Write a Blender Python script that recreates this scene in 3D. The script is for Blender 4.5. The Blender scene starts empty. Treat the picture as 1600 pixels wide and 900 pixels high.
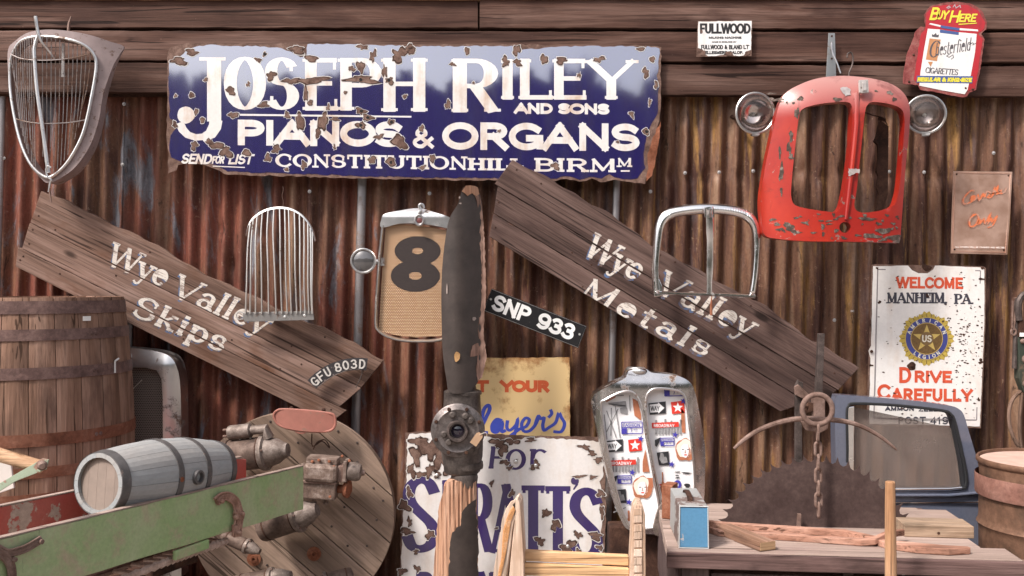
import bpy, bmesh, math, random
from mathutils import Vector, Matrix
from mathutils.geometry import delaunay_2d_cdt
random.seed(7)
R = math.radians
sc = bpy.context.scene
col = sc.collection

# ------------------------------------------------------------------ camera, sky, sun, exposure
F = 1500.0          # focal length in photograph pixels (photo 1600 px wide)
EZ = 1.6            # eye height
cam = bpy.data.cameras.new('camera'); co = bpy.data.objects.new('camera', cam); col.objects.link(co)
cam.sensor_width = 36; cam.lens = 36 * F / 1600; cam.clip_end = 3000
co.location = (0, 0, EZ); co.rotation_euler = (R(90), 0, 0)
sc.camera = co
SUN_EL, SUN_AZ = 50, 229
w = bpy.data.worlds.new('World'); sc.world = w; w.use_nodes = True
wn = w.node_tree; bg = wn.nodes['Background']
sky = wn.nodes.new('ShaderNodeTexSky'); sky.sky_type = 'NISHITA'; sky.sun_disc = False
sky.sun_elevation = R(SUN_EL); sky.sun_rotation = R(SUN_AZ); sky.dust_density = 4; sky.air_density = 1.0; sky.ozone_density = 1.0
hs = wn.nodes.new('ShaderNodeHueSaturation'); hs.inputs['Saturation'].default_value = 0.34
wn.links.new(sky.outputs[0], hs.inputs['Color']); wn.links.new(hs.outputs[0], bg.inputs[0])
bg.inputs[1].default_value = 0.15
sl = bpy.data.lights.new('sun', 'SUN'); sl.energy = 3.0; sl.angle = R(9); sl.color = (1, .94, .86)
so = bpy.data.objects.new('sun', sl); col.objects.link(so)
sd = Vector((math.sin(R(SUN_AZ)) * math.cos(R(SUN_EL)), math.cos(R(SUN_AZ)) * math.cos(R(SUN_EL)), math.sin(R(SUN_EL))))
so.rotation_euler = sd.to_track_quat('Z', 'Y').to_euler()
sc.view_settings.view_transform = 'Standard'; sc.view_settings.look = 'None'
sc.view_settings.exposure = 0.66; sc.view_settings.gamma = 1

# ------------------------------------------------------------------ material helpers
class MT:
    def __init__(s, name, rough=.6, metal=0.0):
        s.m = bpy.data.materials.new(name); s.m.use_nodes = True; s.nt = s.m.node_tree
        s.b = s.nt.nodes['Principled BSDF']
        s.b.inputs['Roughness'].default_value = rough; s.b.inputs['Metallic'].default_value = metal
        s._oc = None
    def node(s, t): return s.nt.nodes.new(t)
    def link(s, a, b): s.nt.links.new(a, b)
    def put(s, sock, v):
        if isinstance(v, bpy.types.NodeSocket): s.link(v, sock)
        elif isinstance(v, (tuple, list)) and len(v) == 3 and sock.type == 'RGBA': sock.default_value = (*v, 1)
        else: sock.default_value = v
    def set(s, name, v): s.put(s.b.inputs[name], v); return s
    def coord(s, scale=(1, 1, 1), kind='Object', rnd=True):
        key = kind
        if kind == 'Pos':
            g = s.node('ShaderNodeNewGeometry'); out = g.outputs['Position']
        else:
            tc = s.node('ShaderNodeTexCoord'); out = tc.outputs['Object']
            if rnd:
                oi = s.node('ShaderNodeObjectInfo'); mu = s.node('ShaderNodeMath'); mu.operation = 'MULTIPLY'; mu.inputs[1].default_value = 37.0
                s.link(oi.outputs['Random'], mu.inputs[0])
                va = s.node('ShaderNodeVectorMath'); va.operation = 'ADD'; s.link(out, va.inputs[0]); s.link(mu.outputs[0], va.inputs[1]); out = va.outputs[0]
        mp = s.node('ShaderNodeMapping'); mp.inputs['Scale'].default_value = scale; s.link(out, mp.inputs['Vector'])
        return mp.outputs[0]
    def noise(s, vec, scale=5, detail=5, rough=.6, dist=0):
        n = s.node('ShaderNodeTexNoise'); s.link(vec, n.inputs['Vector'])
        n.inputs['Scale'].default_value = scale; n.inputs['Detail'].default_value = detail
        n.inputs['Roughness'].default_value = rough; n.inputs['Distortion'].default_value = dist
        return n.outputs[0]
    def voro(s, vec, scale=5, feat='F1', rnd=1):
        n = s.node('ShaderNodeTexVoronoi'); n.feature = feat; s.link(vec, n.inputs['Vector']); n.inputs['Scale'].default_value = scale; n.inputs['Randomness'].default_value = rnd
        return n
    def ramp(s, f, stops, interp='LINEAR'):
        r = s.node('ShaderNodeValToRGB'); r.color_ramp.interpolation = interp
        e = r.color_ramp.elements
        while len(e) < len(stops): e.new(.5)
        for i, (p, c) in enumerate(stops):
            e[i].position = p
            e[i].color = (c, c, c, 1) if isinstance(c, (int, float)) else (*c, 1)
        s.link(f, r.inputs[0]); return r.outputs[0]
    def mask(s, f, lo, hi): return s.ramp(f, [(lo, 0.0), (hi, 1.0)])
    def mix(s, f, a, b, mode='MIX'):
        m = s.node('ShaderNodeMix'); m.data_type = 'RGBA'; m.blend_type = mode
        s.put(m.inputs['Factor'], f) if not isinstance(f, bpy.types.NodeSocket) else s.link(f, m.inputs['Factor'])
        s.put(m.inputs[6], a); s.put(m.inputs[7], b); return m.outputs[2]
    def math(s, op, a, b=0.0):
        m = s.node('ShaderNodeMath'); m.operation = op; s.put(m.inputs[0], a); s.put(m.inputs[1], b); return m.outputs[0]
    def hue(s, c, h=.5, sat=1, val=1):
        n = s.node('ShaderNodeHueSaturation'); s.put(n.inputs['Color'], c); s.put(n.inputs['Value'], val); s.put(n.inputs['Saturation'], sat); return n.outputs[0]
    def bump(s, h, strength=.4, dist=.003):
        b = s.node('ShaderNodeBump'); b.inputs['Strength'].default_value = strength; b.inputs['Distance'].default_value = dist
        s.link(h, b.inputs['Height']); s.link(b.outputs[0], s.b.inputs['Normal']); return s
    def rnd(s):
        oi = s.node('ShaderNodeObjectInfo'); return oi.outputs['Random']

def wood(name, dark, mid, light, axis=0, rough=.78, gs=1.0, var=.25, stain=None, kind='Object', grain=.85):
    m = MT(name, rough)
    sc1 = [9 * gs] * 3; sc1[axis] = .9 * gs
    sc2 = [85 * gs] * 3; sc2[axis] = 2.2 * gs
    sc4 = [7 * gs] * 3; sc4[axis] = 3 * gs
    a = m.noise(m.coord(sc1, kind), 1.0, 6, .62, .6)
    f = m.noise(m.coord(sc2, kind), 1.0, 5, .65, .4)
    c = m.ramp(a, [(.3, dark), (.5, mid), (.72, light)])
    g = m.ramp(f, [(.3, .30), (.46, .92), (.6, 1.18), (.75, .75)])
    c = m.mix(grain, c, g, 'MULTIPLY')
    blot = m.noise(m.coord(sc4, kind), 1.0, 4, .6)
    c = m.mix(m.mask(blot, .52, .72), c, stain or tuple(x * .45 for x in mid))
    sp = m.noise(m.coord((60, 60, 60), kind), 1.0, 3, .7)
    c = m.mix(m.math('MULTIPLY', m.mask(sp, .72, .76), .6), c, tuple(min(1, x * 1.5) for x in light))
    s6 = [42 * gs] * 3; s6[axis] = 1.1 * gs
    crk = m.noise(m.coord(s6, kind), 1.0, 3, .55, .8)
    c = m.mix(m.math('MULTIPLY', m.mask(crk, .635, .66), .85), c, tuple(x * .35 for x in dark))
    kn = m.voro(m.coord([3.2 if i != axis else 1.4 for i in range(3)], kind), 1.0)
    c = m.mix(m.ramp(kn.outputs['Distance'], [(.0, 1.0), (.045, .8), (.075, 0.0)]), c, tuple(x * .35 for x in dark))
    v = m.math('ADD', m.math('MULTIPLY', m.rnd(), var * 2), 1 - var)
    c = m.hue(c, sat=1.08, val=v)
    m.set('Base Color', c).set('Specular IOR Level', .12)
    m.bump(m.mix(.4, f, a), .9, .006)
    return m.m

def painted(name, paint, under=(.10, .05, .035), amount=.06, scale=9, rough=.45, coat=0.0, dirt=.35, dirtc=(.10, .07, .05), metal=0.0, stretch=(1, 1, 1), kind='Object', rim=None):
    """paint worn through to an undercoat, with grime"""
    m = MT(name, rough, metal)
    v = m.coord(stretch, kind)
    n = m.noise(v, scale, 8, .68)
    n2 = m.noise(v, scale * .35, 4, .6)
    chip = m.mix(.5, n, n2)
    lo = .63 - amount
    k = m.mask(chip, lo, lo + .012)
    c = m.mix(m.math('MULTIPLY', m.mask(n2, .35, .75), dirt), paint, dirtc)
    fine = m.noise(v, scale * 9, 4, .7)
    c = m.mix(.25, c, m.ramp(fine, [(.3, .55), (.6, 1.1)]), 'MULTIPLY')
    if rim is not None:
        c = m.mix(m.mask(chip, lo - .02, lo - .012), c, rim)
    uc = m.mix(m.noise(v, scale * 4, 5, .7), tuple(x * .5 for x in under), tuple(x * 1.6 for x in under))
    c = m.mix(k, c, uc)
    m.set('Base Color', c).set('Specular IOR Level', .25).set('Roughness', m.mix(k, (rough,) * 3, (.85,) * 3))
    if coat:
        cw = m.math('MULTIPLY', m.math('SUBTRACT', 1.0, k), coat); m.set('Coat Weight', cw).set('Coat Roughness', .12)
    m.bump(m.mix(k, m.mix(.9, fine, (.5, .5, .5)), (.0, .0, .0)), .5, .002)
    return m.m

def rusty(name, a=(.05, .022, .015), b=(.16, .07, .045), c3=(.28, .16, .11), scale=14, rough=.8, metal=.1, bump=.6, kind='Object'):
    m = MT(name, rough, metal); v = m.coord((1, 1, 1), kind)
    n = m.noise(v, scale, 9, .7, .3); f = m.noise(v, scale * 7, 4, .7)
    c = m.ramp(n, [(.3, a), (.5, b), (.72, c3)])
    c = m.mix(.5, c, m.ramp(f, [(.3, .5), (.65, 1.2)]), 'MULTIPLY')
    c = m.hue(c, sat=1.04, val=.95)
    m.set('Base Color', c).set('Specular IOR Level', .18); m.bump(m.mix(.5, n, f), bump, .003); return m.m

def chrome(name, base=(.72, .71, .72), rough=.13, rust=.03, tint=(.14, .08, .055), scale=22):
    m = MT(name, rough, 1.0); v = m.coord()
    n = m.noise(v, scale, 8, .75); g = m.noise(v, scale * .3, 4, .6)
    k = m.mask(m.mix(.45, n, g), .60 - rust, .66 - rust)
    c = m.mix(m.math('MULTIPLY', m.mask(g, .35, .7), .35), base, tuple(x * .55 for x in base))
    m.set('Base Color', m.mix(k, c, tint)).set('Metallic', m.math('SUBTRACT', 1.0, m.math('MULTIPLY', k, .8)))
    m.set('Roughness', m.ramp(m.mix(.5, n, k), [(.2, rough), (.8, .62)]))
    m.bump(m.mix(.3, n, g), .12, .002); return m.m

def flat(name, c, rough=.6, var=.2, scale=20, metal=0.0, coat=0.0, wear=None, wearamt=.0):
    m = MT(name, rough, metal); v = m.coord()
    n = m.noise(v, scale, 6, .65)
    cc = m.mix(var, c, m.ramp(n, [(.3, .35), (.7, 1.25)]), 'MULTIPLY')
    if wear is not None:
        n3 = m.noise(v, scale * 1.7, 8, .75, .2)
        cc = m.mix(m.mask(n3, .60 - wearamt, .63 - wearamt), cc, wear)
    m.set('Base Color', cc)
    if coat: m.set('Coat Weight', coat); m.set('Coat Roughness', .1)
    m.bump(n, .15, .001); return m.m

def enamel(name, c, stain=(.42, .25, .14), amt=.3, ior=1.5, coat_ior=1.5, coat=.6, chip=.0, streak=True, crough=.07):
    """vitreous enamel: hard glassy coat, faint rust staining"""
    m = MT(name, .35); v = m.coord((1, 1, 1), 'Pos')
    n = m.noise(v, 5, 6, .65); f = m.noise(v, 60, 5, .7)
    st = m.noise(m.coord((16, 1, 2.2), 'Pos'), 1.0, 5, .6)
    k = m.math('MULTIPLY', m.mask(m.mix(.5, n, st), .5, .66), amt)
    cc = m.mix(k, c, stain)
    cc = m.mix(.18, cc, m.ramp(f, [(.3, .6), (.65, 1.1)]), 'MULTIPLY')
    ch = m.mask(m.noise(v, 34, 8, .75), .72 - chip, .73 - chip)
    cc = m.mix(ch, cc, (.06, .03, .022))
    m.set('Base Color', cc).set('Coat Weight', m.math('MULTIPLY', m.math('SUBTRACT', 1.0, ch), coat)).set('Coat IOR', coat_ior).set('Coat Roughness', crough)
    wv = m.noise(m.coord((3, 3, 9), 'Pos'), 1.0, 3, .6)
    m.bump(m.mix(.25, wv, f), .10, .004); return m.m

# ------------------------------------------------------------------ mesh helpers
class MB:
    def __init__(s): s.V = []; s.F = []; s.S = []; s.M = []
    def add(s, V, Fs, smooth=False, m=0):
        o = len(s.V); s.V += [tuple(v) for v in V]
        for f in Fs: s.F.append([o + i for i in f]); s.S.append(smooth); s.M.append(m)
        return s
    def box(s, x0, x1, y0, y1, z0, z1, m=0, mat=None):
        V = [(x, y, z) for x in (x0, x1) for y in (y0, y1) for z in (z0, z1)]
        if mat is not None: V = [mat @ Vector(v) for v in V]
        s.add(V, [(0, 1, 3, 2), (4, 6, 7, 5), (0, 4, 5, 1), (2, 3, 7, 6), (0, 2, 6, 4), (1, 5, 7, 3)], False, m); return s
    def tube(s, pts, r, n=8, closed=False, caps=True, m=0, flat=(1, 1), up=None, smooth=True):
        pts = [Vector(p) for p in pts]; N = len(pts)
        rs = r if isinstance(r, (list, tuple)) else [r] * N
        tang = []
        for i in range(N):
            a = pts[(i - 1) % N] if (closed or i > 0) else pts[i]; b = pts[(i + 1) % N] if (closed or i < N - 1) else pts[i]
            tang.append((b - a).normalized())
        u = Vector(up) if up else (Vector((0, 1, 0)) if abs(tang[0].y) < .9 else Vector((1, 0, 0)))
        V = []
        for i in range(N):
            t = tang[i]; u = (u - t * u.dot(t)); u = u.normalized() if u.length > 1e-6 else t.orthogonal().normalized(); v = t.cross(u)
            for k in range(n):
                a = 2 * math.pi * (k + .5) / n
                V.append(pts[i] + (u * math.cos(a) * flat[0] + v * math.sin(a) * flat[1]) * rs[i])
        Fs = []
        for i in range(N if closed else N - 1):
            j = (i + 1) % N
            for k in range(n):
                l = (k + 1) % n; Fs.append((i * n + k, i * n + l, j * n + l, j * n + k))
        if caps and not closed: Fs.append(tuple(range(n))[::-1]); Fs.append(tuple((N - 1) * n + k for k in range(n)))
        s.add(V, Fs, smooth, m); return s
    def lathe(s, prof, o=(0, 0, 0), axis=(0, 0, 1), n=32, m=0, smooth=True, capa=True, capb=True, a0=0, a1=360, sx=1):
        ax = Vector(axis).normalized(); u = ax.orthogonal().normalized(); v = ax.cross(u); o = Vector(o)
        full = abs(a1 - a0) >= 360; K = n if full else n + 1
        V = []
        for (r, h) in prof:
            for k in range(K):
                a = R(a0) + R(a1 - a0) * k / n
                V.append(o + ax * h + (u * math.cos(a) * sx + v * math.sin(a)) * r)
        Fs = []
        for i in range(len(prof) - 1):
            for k in range(n):
                l = (k + 1) % K
                Fs.append((i * K + k, i * K + l, (i + 1) * K + l, (i + 1) * K + k))
        if full and capa: Fs.append(tuple(range(K))[::-1])
        if full and capb: Fs.append(tuple((len(prof) - 1) * K + k for k in range(K)))
        s.add(V, Fs, smooth, m); return s
    def prism(s, poly, w0, w1, m=0, h=None):
        """poly in (x,z); w towards camera (-y)"""
        a = sum(poly[i][0] * poly[(i + 1) % len(poly)][1] - poly[(i + 1) % len(poly)][0] * poly[i][1] for i in range(len(poly)))
        if a < 0: poly = poly[::-1]
        n = len(poly)
        V = [(x, -w1, z) for x, z in poly] + [(x, -w0, z) for x, z in poly]
        Fs = [tuple(range(n)), tuple(range(n, 2 * n))[::-1]] + [(i, n + i, n + (i + 1) % n, (i + 1) % n) for i in range(n)]
        s.add(V, Fs, False, m); return s
    def sheet(s, outer, holes=(), h=None, thick=.003, grid=.03, skirt=None, m=0, smooth=True):
        """polygon (x,z) with holes, surface raised to h(x,z) towards camera, thickened backwards"""
        h = h or (lambda x, z: 0.0)
        pts = []; edges = []; fcs = []
        def dens(p):
            out = []
            for i in range(len(p)):
                a = Vector(p[i]); b = Vector(p[(i + 1) % len(p)]); k = max(1, int((b - a).length / (grid * 1.2)))
                out += [a.lerp(b, j / k) for j in range(k)]
            return out
        outer = dens(outer); hs_ = [dens(q) for q in holes]
        for q in [outer] + hs_:
            if sum(q[i][0] * q[(i + 1) % len(q)][1] - q[(i + 1) % len(q)][0] * q[i][1] for i in range(len(q))) < 0: q.reverse()
            o = len(pts); pts += q; fcs.append(list(range(o, o + len(q))))
        xs = [p[0] for p in outer]; zs = [p[1] for p in outer]
        def inside(q, x, z):
            c = False; n = len(q)
            for i in range(n):
                x1, z1 = q[i]; x2, z2 = q[i - 1]
                if (z1 > z) != (z2 > z) and x < (x2 - x1) * (z - z1) / (z2 - z1) + x1: c = not c
            return c
        x = min(xs) + grid * .5; j = 0
        while x < max(xs):
            z = min(zs) + (grid * .5 if j % 2 else grid)
            while z < max(zs):
                if inside(outer, x, z) and not any(inside(q, x, z) for q in hs_): pts.append(Vector((x, z)))
                z += grid
            x += grid; j += 1
        res = delaunay_2d_cdt([Vector((p[0], p[1])) for p in pts], [], fcs, 1, 1e-5)
        vv, ff = res[0], [f for f, og_ in zip(res[2], res[5]) if 0 in og_ and len(set(og_)) == 1]
        V = [(p[0], -h(p[0], p[1]), p[1]) for p in vv]; n = len(V)
        ff = [list(f) for f in ff]
        for f in ff:
            a = sum(vv[f[i]][0] * vv[f[(i + 1) % len(f)]][1] - vv[f[(i + 1) % len(f)]][0] * vv[f[i]][1] for i in range(len(f)))
            if a < 0: f.reverse()
        s.add(V, ff, smooth, m)
        if thick:
            ed = {}
            for f in ff:
                for i in range(len(f)): ed[(f[i], f[(i + 1) % len(f)])] = 1
            bnd = [(a, b) for (a, b) in ed if (b, a) not in ed]
            tk = thick if callable(thick) else (lambda x, z, hh: hh - thick)
            VB = [(p[0], -tk(p[0], p[1], h(p[0], p[1])), p[1]) for p in vv]
            if skirt is None:
                s.add(VB, [f[::-1] for f in ff], smooth, m)
                o = len(s.V); s.add(V + VB, [(b, a, n + a, n + b) for a, b in bnd], False, m)
            else:
                s.add([(p[0], -(h(p[0], p[1]) - .003), p[1]) for p in vv], [f[::-1] for f in ff], smooth, m)
                VB = [(p[0], -skirt(p[0], p[1]), p[1]) for p in vv]
                s.add(V + VB, [(b, a, n + a, n + b) for a, b in bnd], True, m)
        return s
    def obj(s, name, mats, parent=None, loc=None, rot=None, bevel=0, ang=40, label=None, kind=None, seg=2):
        me = bpy.data.meshes.new(name); me.from_pydata(s.V, [], s.F)
        mats = mats if isinstance(mats, (list, tuple)) else [mats]
        for m in mats: me.materials.append(m)
        me.polygons.foreach_set('use_smooth', s.S); me.polygons.foreach_set('material_index', s.M)
        me.update(); me.validate()
        if any(s.S):
            try: me.set_sharp_from_angle(angle=R(ang))
            except Exception: pass
        return link(name, me, parent, loc, rot, bevel, label, kind, seg)

def link(name, me, parent=None, loc=None, rot=None, bevel=0, label=None, kind=None, seg=2):
    o = bpy.data.objects.new(name, me); col.objects.link(o)
    if parent is not None: o.parent = parent
    if loc is not None: o.location = loc
    if rot is not None: o.rotation_euler = rot
    if bevel:
        b = o.modifiers.new('bevel', 'BEVEL'); b.width = bevel; b.segments = seg; b.limit_method = 'ANGLE'; b.angle_limit = R(35)
    if label: o['label'] = label
    if kind: o['kind'] = kind
    return o

def tag(o, label, cat, group=None):
    o['label'] = label; o['category'] = cat
    if group: o['group'] = group
    return o

def P(x, y, d): return Vector(((x - 800) * d / F, d, EZ - (y - 450) * d / F))
def onz(x, y, z):
    d = (EZ - z) * F / (y - 450); return P(x, y, d)

class T:
    """an Empty at a photo position (cx,cy) and depth d; local frame may be rolled by ang degrees (photo-clockwise)"""
    def __init__(s, name, cx, cy, d, label, cat, group=None, ang=0, euler=None, wref=0):
        s.o = bpy.data.objects.new(name, None); s.o.empty_display_size = .05; col.objects.link(s.o)
        s.o.location = P(cx, cy, d - wref); s.o.location.y = d; s.cx = cx; s.cy = cy; s.s = (d - wref) / F; s.a = R(ang)   # traced on the plane wref in front of the back
        s.o.rotation_euler = euler if euler else (0, s.a, 0)
        tag(s.o, label, cat, group)
    def uv(s, x, y):
        dx, dy = x - s.cx, y - s.cy; c, n = math.cos(s.a), math.sin(s.a)
        return ((dx * c + dy * n) * s.s, -(-dx * n + dy * c) * s.s)
    def pt(s, x, y, w=0): u, v = s.uv(x, y); return (u, -w, v)
    def ring(s, pts): return [s.uv(x, y) for x, y in pts]
    def path(s, pts, w=0): return [s.pt(p[0], p[1], p[2] if len(p) > 2 else w) for p in pts]

def smooth_path(pts, k=6, closed=False):
    pts = [Vector(p) for p in pts]; N = len(pts); out = []
    for i in range(N if closed else N - 1):
        p0 = pts[(i - 1) % N] if closed or i > 0 else pts[i]; p1 = pts[i]; p2 = pts[(i + 1) % N]
        p3 = pts[(i + 2) % N] if closed or i < N - 2 else p2
        for j in range(k):
            t = j / k
            out.append(.5 * ((2 * p1) + (p2 - p0) * t + (2 * p0 - 5 * p1 + 4 * p2 - p3) * t * t + (3 * p1 - p0 - 3 * p2 + p3) * t ** 3))
    if not closed: out.append(pts[-1])
    return out
def sp2(pts, k=5, closed=True): return [(p[0], p[1]) for p in smooth_path([(a, b, 0) for a, b in pts], k, closed)]

def jag(pts, step, amp, rnd, closed=True):
    out = []
    n = len(pts)
    for i in range(n if closed else n - 1):
        a = Vector(pts[i]); b = Vector(pts[(i + 1) % n]); L = (b - a).length; k = max(1, int(L / step))
        nrm = Vector((-(b - a).y, (b - a).x)).normalized() if L else Vector((0, 0))
        for j in range(k):
            p = a.lerp(b, j / k); out.append(tuple(p + nrm * rnd.uniform(-amp, amp) * (1 if j else .4)))
    return out

def blob(x, y, rx, ry, rnd, n=14, rough=.3):
    ph = [rnd.uniform(0, 6.28) for _ in range(4)]
    out = []
    for k in range(n):
        a = 2 * math.pi * k / n
        q = 1 + rough * (.5 * math.sin(2 * a + ph[0]) + .45 * math.sin(3 * a + ph[1]) + .35 * math.sin(5 * a + ph[2])) + rnd.uniform(-rough, rough) * .35
        out.append((x + rx * q * math.cos(a), y + ry * q * math.sin(a)))
    return out

# ------------------------------------------------------------------ own stroke lettering
# each glyph: advance width, strokes (path, flags) - a/b serif at start/end, A/B vertical tick, t thin
GL = {
'A': (.90, [("M0 0 L.45 1", "at"), ("M.45 1 L.9 0", "b"), ("M.17 .33 L.73 .33", "t")]),
'B': (.76, [("M.1 0 L.1 1", "ab"), ("M.1 1 L.4 1 A.4 .765 .27 .235 90 -90 L.1 .53", ""), ("M.1 .53 L.44 .53 A.44 .265 .31 .265 90 -90 L.1 0", "")]),
'C': (.82, [("A.45 .5 .43 .5 42 318", "A")]),
'D': (.86, [("M.1 0 L.1 1", "ab"), ("M.1 1 L.38 1 A.38 .5 .46 .5 90 -90 L.1 0", "")]),
'E': (.70, [("M.1 0 L.1 1", "ab"), ("M.1 1 L.66 1", "tB"), ("M.1 .52 L.55 .52", "t"), ("M.1 0 L.69 0", "tB")]),
'F': (.66, [("M.1 0 L.1 1", "ab"), ("M.1 1 L.65 1", "tB"), ("M.1 .5 L.54 .5", "t")]),
'G': (.88, [("A.46 .5 .44 .5 42 330", ""), ("M.86 .05 L.86 .42 L.54 .42", "")]),
'H': (.86, [("M.1 0 L.1 1", "ab"), ("M.76 0 L.76 1", "ab"), ("M.1 .52 L.76 .52", "t")]),
'I': (.24, [("M.12 0 L.12 1", "ab")]),
'J': (.56, [("M.46 1 L.46 .26 A.24 .26 .22 .26 0 -170", "a")]),
'K': (.80, [("M.1 0 L.1 1", "ab"), ("M.72 1 L.1 .38", "t"), ("M.3 .55 L.78 0", "b")]),
'L': (.66, [("M.1 0 L.1 1", "ab"), ("M.1 0 L.64 0", "tB")]),
'M': (1.02, [("M.1 0 L.1 1", "at"), ("M.1 1 L.51 .1", ""), ("M.51 .1 L.92 1", "t"), ("M.92 1 L.92 0", "b")]),
'N': (.88, [("M.1 0 L.1 1", "at"), ("M.1 1 L.78 0", ""), ("M.78 0 L.78 1", "bt")]),
'O': (.94, [("A.47 .5 .45 .5 90 450", "")]),
'P': (.74, [("M.1 0 L.1 1", "ab"), ("M.1 1 L.42 1 A.42 .74 .29 .26 90 -90 L.1 .48", "")]),
'R': (.80, [("M.1 0 L.1 1", "ab"), ("M.1 1 L.42 1 A.42 .745 .29 .255 90 -90 L.1 .49", ""), ("M.4 .49 L.74 0", "b")]),
'S': (.74, [("A.37 .75 .31 .25 28 270", "A"), ("A.37 .25 .33 .25 90 -152", "B")]),
'T': (.78, [("M.39 0 L.39 1", "a"), ("M0 1 L.78 1", "tAB")]),
'U': (.86, [("M.1 1 L.1 .33 A.43 .33 .33 .33 180 360 L.76 1", "ab")]),
'V': (.88, [("M0 1 L.44 0", "a"), ("M.44 0 L.88 1", "bt")]),
'W': (1.24, [("M0 1 L.3 0", "a"), ("M.3 0 L.62 1", "t"), ("M.62 1 L.92 0", ""), ("M.92 0 L1.24 1", "bt")]),
'Y': (.86, [("M0 1 L.43 .46", "a"), ("M.86 1 L.43 .46", "at"), ("M.43 .46 L.43 0", "b")]),
'Z': (.76, [("M.04 1 L.72 1 L.04 0 L.74 0", "")]),
'&': (.90, [("M.86 0 L.2 .72 A.38 .78 .19 .22 195 -20 L.14 .38 A.34 .24 .27 .24 150 290 L.84 .46", "")]),
'0': (.70, [("A.35 .5 .32 .5 90 450", "")]),
'1': (.34, [("M.2 0 L.2 1 L.02 .82", "")]),
'3': (.68, [("M.06 1 L.62 1 L.32 .6 A.32 .3 .31 .3 90 -150", "")]),
'4': (.72, [("M.54 0 L.54 1 L.02 .28 L.7 .28", "")]),
'7': (.62, [("M.02 1 L.6 1 L.22 0", "")]),
'8': (.70, [("A.35 .755 .26 .245 -90 270", ""), ("A.35 .265 .32 .265 90 450", "")]),
'9': (.70, [("A.35 .69 .31 .31 -60 300", ""), ("M.66 .69 L.66 .5 A.33 .34 .33 .34 0 -130", "")]),
'3r': (.68, [("A.32 .755 .26 .245 150 -90", ""), ("A.32 .265 .31 .265 90 -150", "")]),
"'": (.16, [("M.1 1 L.06 .78", "")]),
'.': (.18, [("M.09 .04 L.09 0", "")]),
',': (.18, [("M.1 .04 L.03 -.14", "")]),
'-': (.40, [("M.05 .42 L.35 .42", "")]),
'a': (.60, [("M.1 .56 A.29 .5 .2 .17 150 0 L.49 .12 L.6 0", ""), ("A.27 .19 .21 .19 60 400", "")]),
'e': (.58, [("M.06 .36 L.52 .36 A.3 .34 .24 .33 0 310", "")]),
'd': (.62, [("M.52 1 L.52 0", "ab"), ("A.28 .33 .24 .33 0 360", "")]),
'f': (.38, [("M.42 .9 A.3 .86 .13 .14 30 180 L.17 0", "b"), ("M.02 .62 L.38 .62", "t")]),
'h': (.62, [("M.1 0 L.1 1", "ab"), ("M.1 .42 A.31 .42 .21 .24 180 0 L.52 0", "b")]),
'i': (.24, [("M.12 0 L.12 .64", "ab"), ("M.12 .86 L.12 .9", "")]),
'k': (.62, [("M.1 0 L.1 1", "ab"), ("M.52 .64 L.1 .26", "at"), ("M.25 .38 L.58 0", "b")]),
'l': (.24, [("M.12 0 L.12 1", "ab")]),
'n': (.62, [("M.1 0 L.1 .66", "ab"), ("M.1 .42 A.31 .42 .21 .24 180 0 L.52 0", "b")]),
'o': (.62, [("A.31 .33 .26 .33 90 450", "")]),
'p': (.64, [("M.1 -.32 L.1 .66", "ab"), ("A.34 .33 .24 .33 90 450", "")]),
'r': (.46, [("M.1 0 L.1 .66", "ab"), ("M.1 .4 A.33 .4 .23 .26 180 50", "")]),
's': (.50, [("A.25 .49 .19 .165 25 270", "A"), ("A.25 .165 .21 .165 90 -155", "B")]),
't': (.40, [("M.18 .92 L.18 .14 A.3 .14 .12 .14 180 300", ""), ("M.02 .64 L.4 .64", "t")]),
'v': (.56, [("M.02 .64 L.28 0", "a"), ("M.28 0 L.54 .64", "bt")]),
'u': (.62, [("M.1 .64 L.1 .22 A.29 .22 .19 .22 180 350 L.5 .64 L.5 0", "a")]),
'w': (.84, [("M.02 .64 L.22 0", "a"), ("M.22 0 L.42 .6", "t"), ("M.42 .6 L.62 0", ""), ("M.62 0 L.82 .64", "bt")]),
'y': (.58, [("M.02 .64 L.3 .02", "a"), ("M.56 .64 L.24 -.22 A.12 -.2 .12 .12 -10 -150", "at")]),
' ': (.38, []),
}
def gpath(ps):
    toks = ps.replace('M', ' M ').replace('L', ' L ').replace('A', ' A ').split(); i = 0; pts = []
    while i < len(toks):
        t = toks[i]
        if t in 'ML': pts.append((float(toks[i + 1]), float(toks[i + 2]))); i += 3
        else:
            cx, cy, rx, ry, a0, a1 = [float(q) for q in toks[i + 1:i + 7]]; i += 7
            n = max(5, int(abs(a1 - a0) / 15))
            for k in range(n + 1):
                a = R(a0 + (a1 - a0) * k / n); pts.append((cx + rx * math.cos(a), cy + ry * math.sin(a)))
    out = [pts[0]]
    for p in pts[1:]:
        if abs(p[0] - out[-1][0]) + abs(p[1] - out[-1][1]) > 1e-4: out.append(p)
    return out

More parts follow.
